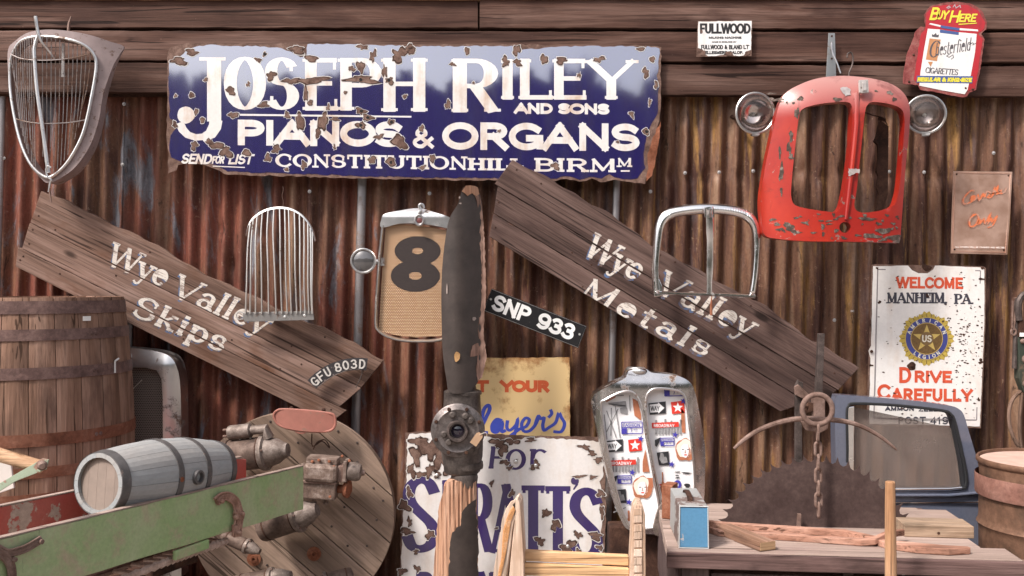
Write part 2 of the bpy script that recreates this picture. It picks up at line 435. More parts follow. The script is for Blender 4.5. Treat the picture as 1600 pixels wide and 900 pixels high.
def stroke(pts, hk, ht, ext=0, taper=False):
    """list of quads along a polyline; half width ht on horizontals, hk on verticals"""
    pts = [Vector(p) for p in pts]
    closed = (pts[0] - pts[-1]).length < 1e-3 and len(pts) > 4
    if closed: pts = pts[:-1]
    elif ext and len(pts) > 1:
        pts[0] = pts[0] - (pts[1] - pts[0]).normalized() * ext; pts[-1] = pts[-1] + (pts[-1] - pts[-2]).normalized() * ext
    N = len(pts); L = []; Rr = []
    def hw(d): return math.sqrt((ht * d.x) ** 2 + (hk * d.y) ** 2)
    for i in range(N):
        a = pts[i - 1] if (closed or i > 0) else None; b = pts[(i + 1) % N] if (closed or i < N - 1) else None
        d1 = (pts[i] - a).normalized() if a is not None else None; d2 = (b - pts[i]).normalized() if b is not None else None
        if d1 is None: d1 = d2
        if d2 is None: d2 = d1
        d = (d1 + d2); d = d.normalized() if d.length > .01 else d2
        nrm = Vector((-d.y, d.x)); k = nrm.dot(Vector((-d2.y, d2.x))); k = 1 / max(k, .5)
        off = Vector((nrm.x * hk, nrm.y * ht)) * k
        if off.length > 1.6 * max(hk, ht): off = off.normalized() * 1.6 * max(hk, ht)
        L.append(pts[i] + off); Rr.append(pts[i] - off)
    q = []
    for i in range(N if closed else N - 1):
        j = (i + 1) % N; q.append([L[i], Rr[i], Rr[j], L[j]])
    return q

def layout(txt, x0, x1, yb, yt, thick, thin=None, serif=0, shear=0, space=.13, sizes=None, sh=None):
    """-> list of (glyph polys) in photo px (y down). serif = slab length in px; cap height spans yb..yt"""
    thin = thin if thin is not None else thick
    H = yb - yt; keys = list(txt)
    tot = sum(GL[c][0] for c in keys) + space * (len(keys) - 1)
    sx = (x1 - x0 - thick * .6) / tot; out = []; x = x0 + thick * .3
    for c in keys:
        gw, sts = GL[c]; polys = []
        hh = H - thin; yo = thin / 2
        for ps, fl in sts:
            pts = [(x + px * sx, yo + py * hh) for px, py in gpath(ps)]
            k = thick * (.5 if 't' in fl and serif else 1)
            if serif and 't' in fl: k = max(k, thin)
            if len(pts) < 2: continue
            polys += stroke(pts, k / 2, thin / 2, thin / 2)
            if serif:
                for f, p in (('a', pts[0]), ('b', pts[-1])):
                    if f in fl:
                        yy = p[1]; h = (sh or thin) / 2; polys.append([Vector((p[0] - serif, yy - h)), Vector((p[0] + serif, yy - h)), Vector((p[0] + serif, yy + h)), Vector((p[0] - serif, yy + h))])
                for f, p in (('A', pts[0]), ('B', pts[-1])):
                    if f in fl:
                        h = serif * .8; kk = (sh or thin) / 2
                        up = 1 if p[1] > H / 2 else -1
                        polys.append([Vector((p[0] - kk, p[1] - up * h * 1.4)), Vector((p[0] + kk, p[1] - up * h * 1.4)), Vector((p[0] + kk, p[1] + up * kk)), Vector((p[0] - kk, p[1] + up * kk))])
        out.append([[(v.x + shear * v.y, yb - v.y) for v in q] for q in polys])
        x += (gw + space) * sx
    return out

def clip(poly, nx, ny, c):
    """keep nx*x+ny*y<=c"""
    out = []
    for i in range(len(poly)):
        a, b = poly[i], poly[(i + 1) % len(poly)]
        da = nx * a[0] + ny * a[1] - c; db = nx * b[0] + ny * b[1] - c
        if da <= 0: out.append(a)
        if (da < 0 < db) or (db < 0 < da):
            t = da / (da - db); out.append((a[0] + t * (b[0] - a[0]), a[1] + t * (b[1] - a[1])))
    return out

def print_on(mb, glyphs, f, w, m=0, h=None):
    """union each glyph's pieces and lay them as flat print; f maps (x,y) -> local (u,v)"""
    for g in glyphs:
        vs = []; fs = []
        for q in g:
            if len(q) < 3: continue
            q = [f(*p) for p in q]
            a = sum(q[i][0] * q[(i + 1) % len(q)][1] - q[(i + 1) % len(q)][0] * q[i][1] for i in range(len(q)))
            if abs(a) < 1e-9: continue
            if a < 0: q = q[::-1]
            o = len(vs); vs += [Vector(p) for p in q]; fs.append(list(range(o, o + len(q))))
        if not fs: continue
        try: res = delaunay_2d_cdt([v * 1000 for v in vs], [], fs, 1, 1e-4)
        except Exception: continue
        vv = [v / 1000 for v in res[0]]; ff = []
        for t, og_ in zip(res[2], res[5]):
            if not len(og_): continue
            t = list(t); a = sum(vv[t[i]].x * vv[t[(i + 1) % len(t)]].y - vv[t[(i + 1) % len(t)]].x * vv[t[i]].y for i in range(len(t)))
            if a < 0: t.reverse()
            ff.append(t)
        mb.add([(v.x, -(w + (h(v.x, v.y) if h else 0)), v.y) for v in vv], ff, False, m)
    return mb

def letters(parent, glyphs, f, w, mat, h=None, name='letter', kind=None):
    for g in glyphs:
        mb = MB(); print_on(mb, [g], f, w, 0, h)
        if mb.V: mb.obj(name, mat, parent, kind=kind)
def patches(parent, polys, f, w, mat, h, name, lim=9.0):
    small = MB()
    for p in polys:
        xs = [q[0] for q in p]; ys = [q[1] for q in p]
        if max(max(xs) - min(xs), max(ys) - min(ys)) >= lim: mb = MB(); patch(mb, p, f, w, 0, h); mb.V and mb.obj(name, mat, parent)
        else: patch(small, p, f, w, 0, h)
    if small.V: small.obj('small_' + name, mat, parent, kind='stuff')
def patch(mb, poly, f, w, m=0, h=None): return print_on(mb, [[[tuple(p) for p in poly]]], f, w, m, h)

# ------------------------------------------------------------------ materials
W_ = {}
W_['clad'] = wood('cladding_timber', (.026, .013, .011), (.078, .043, .034), (.165, .105, .088), 0, .72, .8, .25, (.045, .024, .02))
W_['board'] = wood('board_timber', (.075, .045, .036), (.18, .115, .092), (.30, .205, .175), 0, .8, 1.0, .10, (.13, .066, .044))
W_['board_dark'] = wood('board_timber_dark', (.045, .029, .026), (.11, .071, .062), (.19, .13, .115), 0, .8, 1.0, .12, (.065, .04, .036))
W_['fascia'] = wood('fascia_timber', (.32, .18, .10), (.45, .27, .17), (.55, .36, .25), 0, .7)
W_['reel'] = wood('reel_timber', (.18, .128, .10), (.27, .195, .155), (.36, .265, .215), 0, .88, .8, .06, (.16, .115, .09), grain=.5)
W_['barrel'] = wood('barrel_oak', (.12, .070, .050), (.245, .150, .112), (.36, .24, .19), 2, .75, 1.0, .16, (.12, .075, .06), grain=.55)
W_['pale'] = wood('pale_timber', (.42, .29, .22), (.60, .45, .36), (.74, .60, .51), 2, .75, 1.1, .08, (.42, .28, .2))
W_['palex'] = wood('pale_timber_across', (.48, .28, .15), (.6, .38, .22), (.68, .46, .3), 0, .7, 1.0, .08, (.42, .25, .14))
W_['bench'] = wood('bench_timber', (.23, .17, .145), (.31, .235, .205), (.40, .31, .275), 0, .88, .8, .04, (.26, .185, .165), grain=.4)
W_['block'] = wood('block_timber', (.32, .2, .12), (.45, .3, .19), (.56, .4, .28), 0, .8, 1.2, .1)
W_['handle'] = wood('handle_timber', (.28, .15, .085), (.38, .22, .135), (.48, .31, .21), 2, .6, 1.2, .06, (.2, .1, .05))
W_['handlex'] = wood('handle_timber_across', (.40, .24, .15), (.55, .36, .24), (.68, .48, .35), 0, .6, 1.2, .06, (.35, .2, .12))
W_['splinter'] = wood('splintered_timber', (.22, .11, .075), (.42, .245, .17), (.58, .40, .31), 2, .9, 1.0, .05, (.28, .15, .1))
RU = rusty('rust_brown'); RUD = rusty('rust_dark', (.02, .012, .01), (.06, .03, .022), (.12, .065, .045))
RUP = rusty('rust_pinkish', (.10, .06, .048), (.20, .13, .108), (.31, .22, .19), 14)
RUO = rusty('rust_orange', (.12, .045, .025), (.26, .10, .06), (.36, .18, .12), 16)
HOOP = rusty('hoop_iron', (.07, .042, .038), (.15, .092, .082), (.25, .16, .14), 12, .6)
HOOPR = rusty('hoop_rust', (.12, .048, .030), (.22, .095, .062), (.30, .155, .11), 9, .75)
CHR = chrome('chrome_worn'); CHR2 = chrome('chrome_dull', (.74, .71, .70), .30, .05); CHRC = chrome('chrome_clean', (.95, .93, .93), .16, .0)
ALU = chrome('aluminium_bars', (.80, .78, .76), .42, .02); ALUD = rusty('cast_alloy', (.10, .075, .065), (.21, .165, .145), (.38, .32, .29), 22, .55, .3, .5)
IRON = rusty('dark_iron', (.045, .035, .033), (.10, .078, .072), (.18, .14, .13), 18, .5, .5, .35)
BLADE = rusty('saw_steel', (.045, .028, .026), (.075, .049, .045), (.115, .078, .070), 7, .6, .1, .15)
GALV = chrome('galvanised_strip', (.36, .33, .335), .5, .05, (.2, .14, .12), 9)
STEELM = chrome('painted_steel_strip', (.42, .42, .42), .45, .04)

def wall_mat():
    m = MT('rusted_corrugated_iron', .62, .05)
    pv = m.coord((1, 1, 1), 'Pos')
    sx = m.node('ShaderNodeSeparateXYZ'); m.link(pv, sx.inputs[0]); X = sx.outputs[0]; Z = sx.outputs[2]
    st = m.noise(m.coord((11, 1, .9), 'Pos'), 1.0, 7, .66, .25)
    st2 = m.noise(m.coord((26, 1, 1.6), 'Pos'), 1.0, 6, .68, .3)
    st3 = m.noise(m.coord((60, 3, 9), 'Pos'), 1.0, 6, .7, .2)
    big = m.noise(m.coord((2.2, 1, 1.2), 'Pos'), 1.0, 4, .6)
    left = m.ramp(m.math('ADD', m.math('MULTIPLY', X, .2), .5), [(.20, 1.0), (.36, .8), (.44, .25), (.6, 0.0)])
    right = m.ramp(m.math('ADD', m.math('MULTIPLY', X, .2), .5), [(.36, .15), (.52, 1.0), (.62, 1.6), (.95, 1.5)])
    c = m.ramp(st, [(.30, (.026, .013, .010)), (.42, (.075, .034, .026)), (.54, (.165, .085, .055)), (.68, (.31, .20, .135))])
    red = m.ramp(st2, [(.3, (.08, .025, .02)), (.5, (.19, .058, .042)), (.7, (.28, .10, .07))])
    c = m.mix(m.math('MULTIPLY', m.math('MULTIPLY', left, m.mask(big, .38, .55)), .8), c, red)
    blue = m.ramp(st3, [(.3, (.07, .07, .08)), (.7, (.24, .24, .27))])
    c = m.mix(m.math('MULTIPLY', m.mask(m.noise(m.coord((7, 1, 1.7), 'Pos'), 1.0, 6, .7, .5), .54, .62), m.math('ADD', m.math('MULTIPLY', left, .8), .15)), c, blue)
    och = m.ramp(st3, [(.3, (.17, .080, .024)), (.7, (.40, .225, .085))])
    c = m.mix(m.math('MULTIPLY', m.mask(m.noise(m.coord((17, 1, 1.1), 'Pos'), 1.0, 6, .68, .2), .54, .66), m.math('ADD', m.math('MULTIPLY', right, .62), .08)), c, och)
    pale = m.mask(m.noise(m.coord((40, 2, 14), 'Pos'), 1.0, 8, .75, .4), .70, .72)
    c = m.mix(m.math('MULTIPLY', pale, .7), c, (.36, .31, .30))
    dk = m.mask(m.noise(m.coord((30, 2, 5), 'Pos'), 1.0, 7, .72, .4), .60, .66)
    c = m.mix(m.math('MULTIPLY', dk, .75), c, (.016, .010, .009))
    c = m.mix(.5, c, m.ramp(m.noise(m.coord((90, 90, 60), 'Pos'), 1.0, 4, .7), [(.3, .5), (.65, 1.2)]), 'MULTIPLY')
    fl = m.noise(m.coord((55, 20, 38), 'Pos'), 1.0, 8, .78, .5)
    c = m.mix(m.math('MULTIPLY', m.mask(fl, .60, .63), .55), c, (.33, .22, .16)); c = m.mix(m.math('MULTIPLY', m.ramp(fl, [(.36, 1.0), (.40, 0.0)]), .6), c, (.02, .012, .01))
    c = m.hue(c, sat=1.02)
    m.set('Base Color', c).set('Specular IOR Level', .22).set('Roughness', m.ramp(st3, [(.3, .34), (.7, .7)]))
    m.bump(m.mix(.5, st3, st2), .8, .005); return m.m
WALL = wall_mat()

def ground_mat():
    m = MT('dusty_gravel', .95); v = m.coord((1, 1, 1), 'Pos')
    n = m.noise(v, 1.2, 8, .7); s = m.voro(v, 55)
    c = m.mix(m.mask(n, .35, .7), (.26, .22, .19), (.40, .35, .31))
    c = m.mix(.6, c, m.ramp(s.outputs['Distance'], [(.1, 1.1), (.6, .35)]), 'MULTIPLY')
    m.set('Base Color', c); m.bump(s.outputs['Distance'], .6, .01); return m.m

# ------------------------------------------------------------------ the setting
g = MB(); gx = [-400, -60, -12, -6] + [-5 + i * .5 for i in range(21)] + [6, 12, 60, 400]; gy = [-400, -60, -12, -4] + [-3 + i * .5 for i in range(17)] + [6, 12, 60, 400]
rr = random.Random(3)
g.add([(x, y, rr.uniform(-.012, .006)) for x in gx for y in gy], [(i * len(gy) + j, (i + 1) * len(gy) + j, (i + 1) * len(gy) + j + 1, i * len(gy) + j + 1) for i in range(len(gx) - 1) for j in range(len(gy) - 1)], True)
g.obj('ground', ground_mat(), kind='structure')
# unseen tree line behind the viewer, height shaped for the skyline the signs mirror
hm = MT('wooded_bank', .95); hm.set('Base Color', hm.mix(hm.noise(hm.coord((1, 1, 1), 'Pos'), 1.5, 6, .7), (.02, .03, .012), (.07, .085, .035)))
hb = MB(); rr = random.Random(11); nx = 1500; rows = [(-14.5, -.2), (-14.8, 1.6), (-15.2, 3.4), (-15.6, 4.9), (-16.2, 1)]
V = []
for i in range(nx + 1):
    x = -65 + 130 * i / nx
    top = 7.35 + .3 * math.sin(x * .35 + 1) + .25 * math.sin(x * 1.1) + rr.uniform(-.16, .16) + .16 * math.sin(x * 3.7) + .14 * math.sin(x * 8.3 + 2)
    for j, (y, z) in enumerate(rows):
        zz = z if j == 0 else top * (j / 4.0)
        V.append((x + rr.uniform(-.1, .1), y - .12 * j + rr.uniform(-.4, .4) * (j > 0), zz))
    V.append((x, -22, top - 1.0)); V.append((x, -30, -.2))
k = len(rows) + 2
hb.add(V, [(i * k + j, (i + 1) * k + j, (i + 1) * k + j + 1, i * k + j + 1) for i in range(nx) for j in range(k - 1)])
hb.obj('unseen_tree_line', hm.m, kind='structure')

WD = 4.95; WS = WD / F
def thing0(name, loc, label, cat, group=None, rot=None):
    o = bpy.data.objects.new(name, None); o.empty_display_size = .05; col.objects.link(o); o.location = loc
    if rot: o.rotation_euler = rot
    return tag(o, label, cat, group)
wall = thing0('corrugated_wall', (0, WD, 0), 'rusty corrugated iron wall of the shed, behind all the signs and grilles', 'wall')
PITCH = .0875; AMP = .018; LEAN = .026
def wx(px, py=150): return (px - 800) * WS
def wall_w(x, z):
    xx = x - LEAN * (z - 1.6); return AMP * math.cos(2 * math.pi * xx / PITCH)
rr = random.Random(5)
dents = [((1046 + 26.5 * i + rr.uniform(-5, 5) - 800) * WS, EZ - (270 + rr.uniform(-6, 8) - 450) * WS) for i in range(21)]
dents += [(rr.uniform(-2.4, 0.6), rr.uniform(1.0, 2.5)) for i in range(12)]
for i, (a, b) in enumerate([(-560, -68), (-70, 190), (186, 566), (560, 955), (948, 1322), (1316, 1690), (1684, 2150)]):
    mb = MB(); x0, x1 = wx(a), wx(b); nxs = int((x1 - x0) / PITCH * 12); nzs = 150; zt = EZ - (120 - 450) * WS
    V = []
    for ix in range(nxs + 1):
        for iz in range(nzs + 1):
            z = -.02 + (zt + .02) * iz / nzs; x = x0 + (x1 - x0) * ix / nxs + LEAN * (z - 1.6)
            ww = wall_w(x, z) + .004 * (i % 2) + .003 * math.sin(x * 5 + i) + .002 * math.sin(z * 4 + x * 9)
            for dx, dz in dents:
                q = ((x - dx) / .020) ** 2 + ((z - dz) / .035) ** 2
                if q < 6: ww -= .020 * math.exp(-q) * (1 if dz < 0 else 1)
            V.append((x, -ww, z))
    k = nzs + 1
    mb.add(V, [(p * k + q, (p + 1) * k + q, (p + 1) * k + q + 1, p * k + q + 1) for p in range(nxs) for q in range(nzs)], True)
    o = mb.obj('corrugated_sheet', WALL, wall, ang=60)
    sm = o.modifiers.new('thick', 'SOLIDIFY'); sm.thickness = .0012; sm.offset = -1
for x, ww_, ya, yb in [(567, 14, 150, 880), (963, 11, 150, 880), (3, 12, 150, 560), (211, 10, 480, 760)]:
    mb = MB(); V = []; n = 8
    for iz in range(31):
        z = EZ - (ya + (yb - ya) * iz / 30 - 450) * WS; xc = wx(x - .026 * (ya + (yb - ya) * iz / 30 - 280))
        for k in range(n + 1):
            a = math.pi * k / n; V.append((xc - math.cos(a) * ww_ * .5 * WS, -(AMP + .004 + math.sin(a) * .014 + .001 * math.sin(iz)), z))
    mb.add(V, [(p * (n + 1) + q, p * (n + 1) + q + 1, (p + 1) * (n + 1) + q + 1, (p + 1) * (n + 1) + q) for p in range(30) for q in range(n)], True)
    mb.obj('cover_strip', GALV, wall, label='pale grey rounded cover strip')
scr = MB(); scr.lathe([(.009, 0), (.0095, .0015), (.007, .002), (.0045, .0022), (.004, .005), (.002, .006)], axis=(0, -1, 0), n=14)
SCRW = flat('screw_zinc', (.5, .47, .46), .45, .4, 60, .6)
scm = None
for x, y in [(185, 258), (6, 248), (1168, 268), (1375, 269), (1440, 270), (1063, 271), (1116, 270), (1575, 290), (480, 300), (187, 164), (1010, 300), (1330, 486), (1292, 500), (676, 303), (1560, 240), (905, 318)]:
    x_, z_ = wx(x), EZ - (y - 450) * WS; ph = 2 * math.pi * (x_ - LEAN * (z_ - 1.6)) / PITCH; x_ -= (ph - round(ph / 2 / math.pi) * 2 * math.pi) * PITCH / 2 / math.pi * .9
    if scm is None: o = scr.obj('roofing_screw', SCRW, wall); scm = o.data
    else: o = link('roofing_screw', scm, wall)
    o.location = (x_, -(wall_w(x_, z_) + .004), z_)

clad = thing0('timber_cladding', (0, 4.91, 0), 'dark weathered horizontal timber boards across the top of the wall', 'cladding')
CS = 4.91 / F
def cz(y): return EZ - (y - 450) * CS
def plank_mesh(L, Hh, th, rnd, wav=.002, seg=.06, chamfer=.003):
    """plank lying along local x, 0..L; height centred; front at -y; uneven edges"""
    n = max(4, int(L / seg)); V = []; Fs = []
    for i in range(n + 1):
        x = L * i / n; t = Hh / 2 + rnd.uniform(-wav, wav); b = -Hh / 2 + rnd.uniform(-wav, wav); bow = .0015 * math.sin(i * .7)
        V += [(x, 0, b), (x, -th + chamfer - bow, b), (x, -th - bow, b + chamfer), (x, -th - bow - .001, 0), (x, -th - bow, t - chamfer), (x, -th + chamfer - bow, t), (x, 0, t)]
    for i in range(n):
        for k in range(6): Fs.append((i * 7 + k, (i + 1) * 7 + k, (i + 1) * 7 + k + 1, i * 7 + k + 1))
        Fs.append((i * 7 + 6, (i + 1) * 7 + 6, (i + 1) * 7, i * 7))
    Fs.append(tuple(range(7))); Fs.append(tuple(n * 7 + k for k in range(7))[::-1])
    return V, Fs
rr = random.Random(21)
for x0, x1, yc0, yc1, h, th, mt in [(-560, 747, 25, 25, 44, .040, 'clad'), (750, 1594, 25, 27, 45, .046, 'clad'), (-560, 1596, 73, 77, 46, .040, 'clad'), (1599, 2150, 77, 79, 46, .040, 'clad'), (1600, 2150, 130, 132, 47, .039, 'clad'),
                                    (-560, 700, 123, 125, 46, .042, 'clad'), (703, 1597, 126, 130, 47, .039, 'clad'), (-560, 2150, -16, -16, 40, .06, 'fascia'), (1600, 1720, 27, 27, 50, .03, 'fascia'), (1722, 2150, 27, 27, 45, .04, 'clad')]:
    L = (x1 - x0) * CS; V, Fs = plank_mesh(L, h * CS, th, rr)
    a = math.atan2(yc1 - yc0, x1 - x0)
    MB().add(V, Fs).obj('plank', W_[mt], clad, loc=((x0 - 800) * CS, -.0005 * rr.random(), cz(yc0)), rot=(R(rr.uniform(-.6, .2)), a, 0), label='pale orange fascia board' if mt == 'fascia' else None)
# backing behind the board gaps
MB().box(-4.45, 4.4, .001, .03, cz(150), cz(-60)).obj('backing_board', RUD, clad)

# ------------------------------------------------------------------ painted sign helper
ENW = enamel('white_enamel', (.76, .73, .72), amt=.25)
def rust_base(mb, outline, t, w0=0, w1=.003, h=None, m=0):
    mb.sheet([t.uv(*p) for p in outline], h=(lambda u, v: w1 + (h(u, v) if h else 0)), thick=w1 - w0, grid=.03, m=m, smooth=False)

# -- big blue sign
t = T('enamel_sign', 648, 178, 4.84, 'long dark blue enamel sign reading JOSEPH RILEY AND SONS PIANOS & ORGANS, rusty edges', 'sign')
hw_ = lambda u, v: .0012 * math.sin(u * 4 + 1) + .0008 * math.sin(v * 9 + u * 2)
rr = random.Random(31)
outl = [(262, 92), (266, 74), (300, 67), (345, 68), (400, 70), (455, 67), (500, 70), (650, 71), (800, 69), (900, 72), (1000, 71), (1033, 74), (1032, 110), (1033, 160), (1030, 190), (1020, 222), (1012, 240), (1014, 262), (1008, 287),
        (960, 281), (938, 285), (925, 279), (905, 284), (884, 279), (868, 283), (700, 281), (560, 279), (470, 276), (400, 274), (352, 272), (336, 264), (318, 257), (290, 256), (279, 258), (276, 266), (263, 271), (264, 240), (260, 210), (262, 180), (261, 140)]
outl = jag(outl, 7, 1.3, rr)
face = [(265, 97), (282, 88), (292, 79), (312, 72), (330, 70), (360, 73), (400, 72), (440, 76), (455, 81), (470, 90), (479, 87), (481, 69), (560, 69), (566, 75), (575, 70), (650, 73), (800, 72), (806, 79), (880, 73), (990, 72), (1002, 78), (1012, 72), (1030, 76), (1029, 105), (1026, 118), (1030, 135),
        (1028, 150), (1027, 178), (1018, 192), (1010, 215), (1005, 240), (1008, 262), (1000, 272), (996, 279), (985, 281), (960, 277), (952, 272), (940, 279), (921, 276), (905, 281), (884, 275), (870, 279), (700, 278), (560, 275), (470, 272), (400, 270), (356, 268), (340, 258), (322, 254), (300, 250), (290, 247), (283, 252), (268, 246), (265, 235), (267, 212), (277, 200), (274, 188), (266, 186), (264, 140)]
face = jag(face, 6, 1.2, rr)
BL = enamel('blue_enamel', (.015, .006, .115), (.05, .03, .05), .4, coat_ior=4.2, coat=1.0, crough=.045)
LW = enamel('cream_enamel_letters', (.78, .74, .72), (.52, .30, .17), 0.75, coat_ior=2.4, coat=.8, chip=.0)
RC = rusty('sign_rust', (.07, .038, .03), (.17, .105, .085), (.30, .20, .165), 24); RCD = rusty('sign_rust_dark', (.03, .018, .015), (.07, .04, .033), (.12, .07, .055), 24)
RIM = flat('chipped_enamel_rim', (.62, .58, .56), .6, .5, 90)
mb = MB(); rust_base(mb, outl, t, 0, .0035, hw_); mb.obj('rusted_back_plate', RC, t.o)
mb = MB(); mb.sheet([t.uv(*p) for p in face], h=lambda u, v: .0045 + hw_(u, v), thick=None, grid=.03); mb.obj('enamel_face', BL, t.o)
mb = MB()
def line(*a, **k):
    slope = k.pop('slope', 0); xref = a[1]
    gl = layout(*a, **k)
    if slope: gl = [[[(x, y + slope * (x - xref)) for x, y in q] for q in g_] for g_ in gl]
    return gl
big = []
for c, x0, x1, yb, yt, tk in [('O', 353, 413, 172, 89, 20), ('S', 415, 466, 172, 90, 19), ('E', 474, 531, 173, 91, 18), ('P', 528, 595, 173, 91, 18), ('H', 596, 668, 175, 91, 19), ('R', 704, 781, 176, 92, 22), ('I', 778, 808, 156, 93, 16), ('L', 808, 866, 156, 92, 15), ('E', 862, 918, 156, 92, 15), ('Y', 918, 992, 156, 93, 15)]:
    big += layout(c, x0, x1, yb, yt, tk, 7, serif=13 if tk > 16 else 10, sh=4.5) if c not in 'OS' else layout(c, x0, x1, yb, yt, tk, 5, serif=8 if c == 'S' else 0)
jj = stroke([(335, 90), (335, 190)], 11, 11) + stroke([(335, 180), (334, 196), (328, 208), (318, 214), (306, 215), (294, 211), (286, 203), (281, 192)], 7, 5) + [[(312, 90), (353, 90), (353, 95), (312, 95)]]
jj += stroke([(340, 188), (338, 200), (331, 211), (316, 217)], 8, 5)
big += [[[tuple(p) for p in q] for q in jj]] + [[[tuple(p) for p in blob(291, 180, 14, 13, rr, 16, .05)]]]
big += line('AND', 804, 863, 178, 161, 5, slope=.01) + line('SONS', 872, 952, 178.5, 161.5, 5, slope=.01)
big += line('PIANOS', 369, 630, 227, 187, 11, slope=.012, space=.12) + line('&', 644, 678, 232, 200, 6) + line('ORGANS', 692, 999, 234, 191, 10.5, slope=.008, space=.14)
big += line('SEND', 283, 330, 256, 240, 3.2, shear=.25, slope=.02) + line('FOR', 331, 350, 256, 244, 2.4, shear=.2) + line('LIST', 356, 394, 257, 241, 3.2, shear=.25)
big += line('CONSTITUTION', 431, 730, 261, 240, 6, 3, serif=5, sh=3, slope=.016, space=.2) + line('HILL', 732, 819, 266, 247, 7, 3, serif=6, sh=3, slope=.01, space=.28) + line('BIRM', 835, 962, 268, 247, 7, 3.2, serif=6, sh=3.5, slope=.01, space=.22) + line('M', 964, 987, 261, 247, 4, 2.2, serif=4, sh=2.5)
big += [[[(375, 178), (643, 181.5), (643, 184), (375, 181)]], [[(333, 259), (383, 261), (383, 262.6), (333, 260.6)]], [[(970, 266), (984, 266), (984, 268.5), (970, 268.5)]]]
letters(t.o, big, t.uv, .0050, LW, hw_)
chips = [(414, 85, 4, 4), (404, 94, 6, 4), (388, 132, 4, 4), (361, 142, 8, 8), (300, 149, 6, 5), (275, 150, 3, 3), (322, 125, 4, 4), (307, 175, 4, 6), (317, 188, 5, 5), (412, 164, 9, 6), (365, 180, 9, 6), (274, 195, 5, 6), (304, 228, 7, 8), (340, 228, 13, 7), (354, 238, 9, 12), (328, 222, 8, 5), (386, 239, 8, 7), (419, 247, 8, 6), (432, 233, 9, 7), (475, 258, 6, 7),
         (489, 126, 27, 7), (455, 127, 14, 6), (424, 119, 9, 8), (567, 125, 24, 8), (609, 127, 8, 6), (583, 88, 6, 10), (624, 86, 13, 13), (639, 76, 8, 6), (564, 105, 7, 12), (550, 108, 6, 5), (601, 112, 4, 12), (478, 147, 5, 12), (485, 161, 5, 6), (564, 174, 8, 7), (575, 184, 8, 7), (564, 196, 8, 7), (611, 191, 6, 6), (592, 214, 8, 5), (624, 222, 13, 14), (611, 253, 9, 9), (582, 250, 8, 7),
         (469, 190, 9, 16), (505, 190, 9, 17), (524, 186, 9, 4), (497, 208, 5, 10), (449, 180, 5, 7), (633, 151, 4, 4), (487, 92, 11, 7), (464, 78, 14, 7), (567, 74, 9, 5), (730, 80, 5, 7), (707, 101, 6, 3), (807, 79, 7, 11), (790, 97, 8, 8), (809, 98, 8, 6), (850, 93, 7, 9), (877, 95, 11, 6), (936, 93, 9, 5), (1009, 114, 6, 9), (1019, 93, 6, 5), (1001, 77, 7, 4), (700, 164, 6, 7), (659, 201, 5, 6), (987, 179, 4, 7), (1009, 206, 6, 7), (868, 260, 7, 7), (676, 248, 6, 7), (1025, 133, 4, 7), (643, 78, 7, 9), (513, 168, 4, 5), (540, 145, 4, 3), (740, 130, 2.5, 2.5), (905, 118, 3, 5), (965, 222, 3, 3), (523, 230, 3, 4), (448, 265, 5, 3), (660, 262, 6, 4), (780, 205, 3, 3), (1015, 160, 3, 6), (280, 96, 14, 8), (300, 82, 12, 6)]
r3 = MB(); c1_ = []; c2_ = []
for x, y, a, b in chips:
    a *= .85; b *= .85
    ro = rr.uniform(.22, .55); st = rr.getstate(); c1_.append(blob(x, y, a + .9, b + .9, rr, 26, ro)); rr.setstate(st); c2_.append(blob(x, y, a, b, rr, 26, ro))
patches(t.o, c1_, t.uv, .0056, RIM, hw_, 'chip_rim'); patches(t.o, c2_, t.uv, .0060, RCD, hw_, 'chip_edge')
patches(t.o, [[(sum(q[0] for q in p) / len(p) + (x - sum(q[0] for q in p) / len(p)) * .80, sum(q[1] for q in p) / len(p) + (y - sum(q[1] for q in p) / len(p)) * .78) for x, y in p] for p in c2_], t.uv, .0063, RC, hw_, 'rust_chip')
for x, y in [(414, 85), (565, 174), (575, 184), (564, 196), (608, 126), (611, 254), (612, 191), (1010, 206), (564, 125)]: patch(r3, blob(x, y, 2.6, 2.6, rr, 10, .2), t.uv, .0064, 0, hw_)
r3.obj('nail_holes', flat('hole_black', (.008, .006, .006), .9), t.o, kind='stuff')
mb = MB(); mb.sheet([t.uv(*p) for p in jag([(1020, 215), (1032, 190), (1026, 240), (1018, 275), (1009, 284), (1013, 262), (1011, 242)], 6, 1.2, rr)], h=lambda u, v: .014 + .008 * math.sin(v * 30), thick=.002, grid=.012); mb.obj('peeled_scrap', RUO, t.o, label='curled orange-rust flake at the lower right corner')

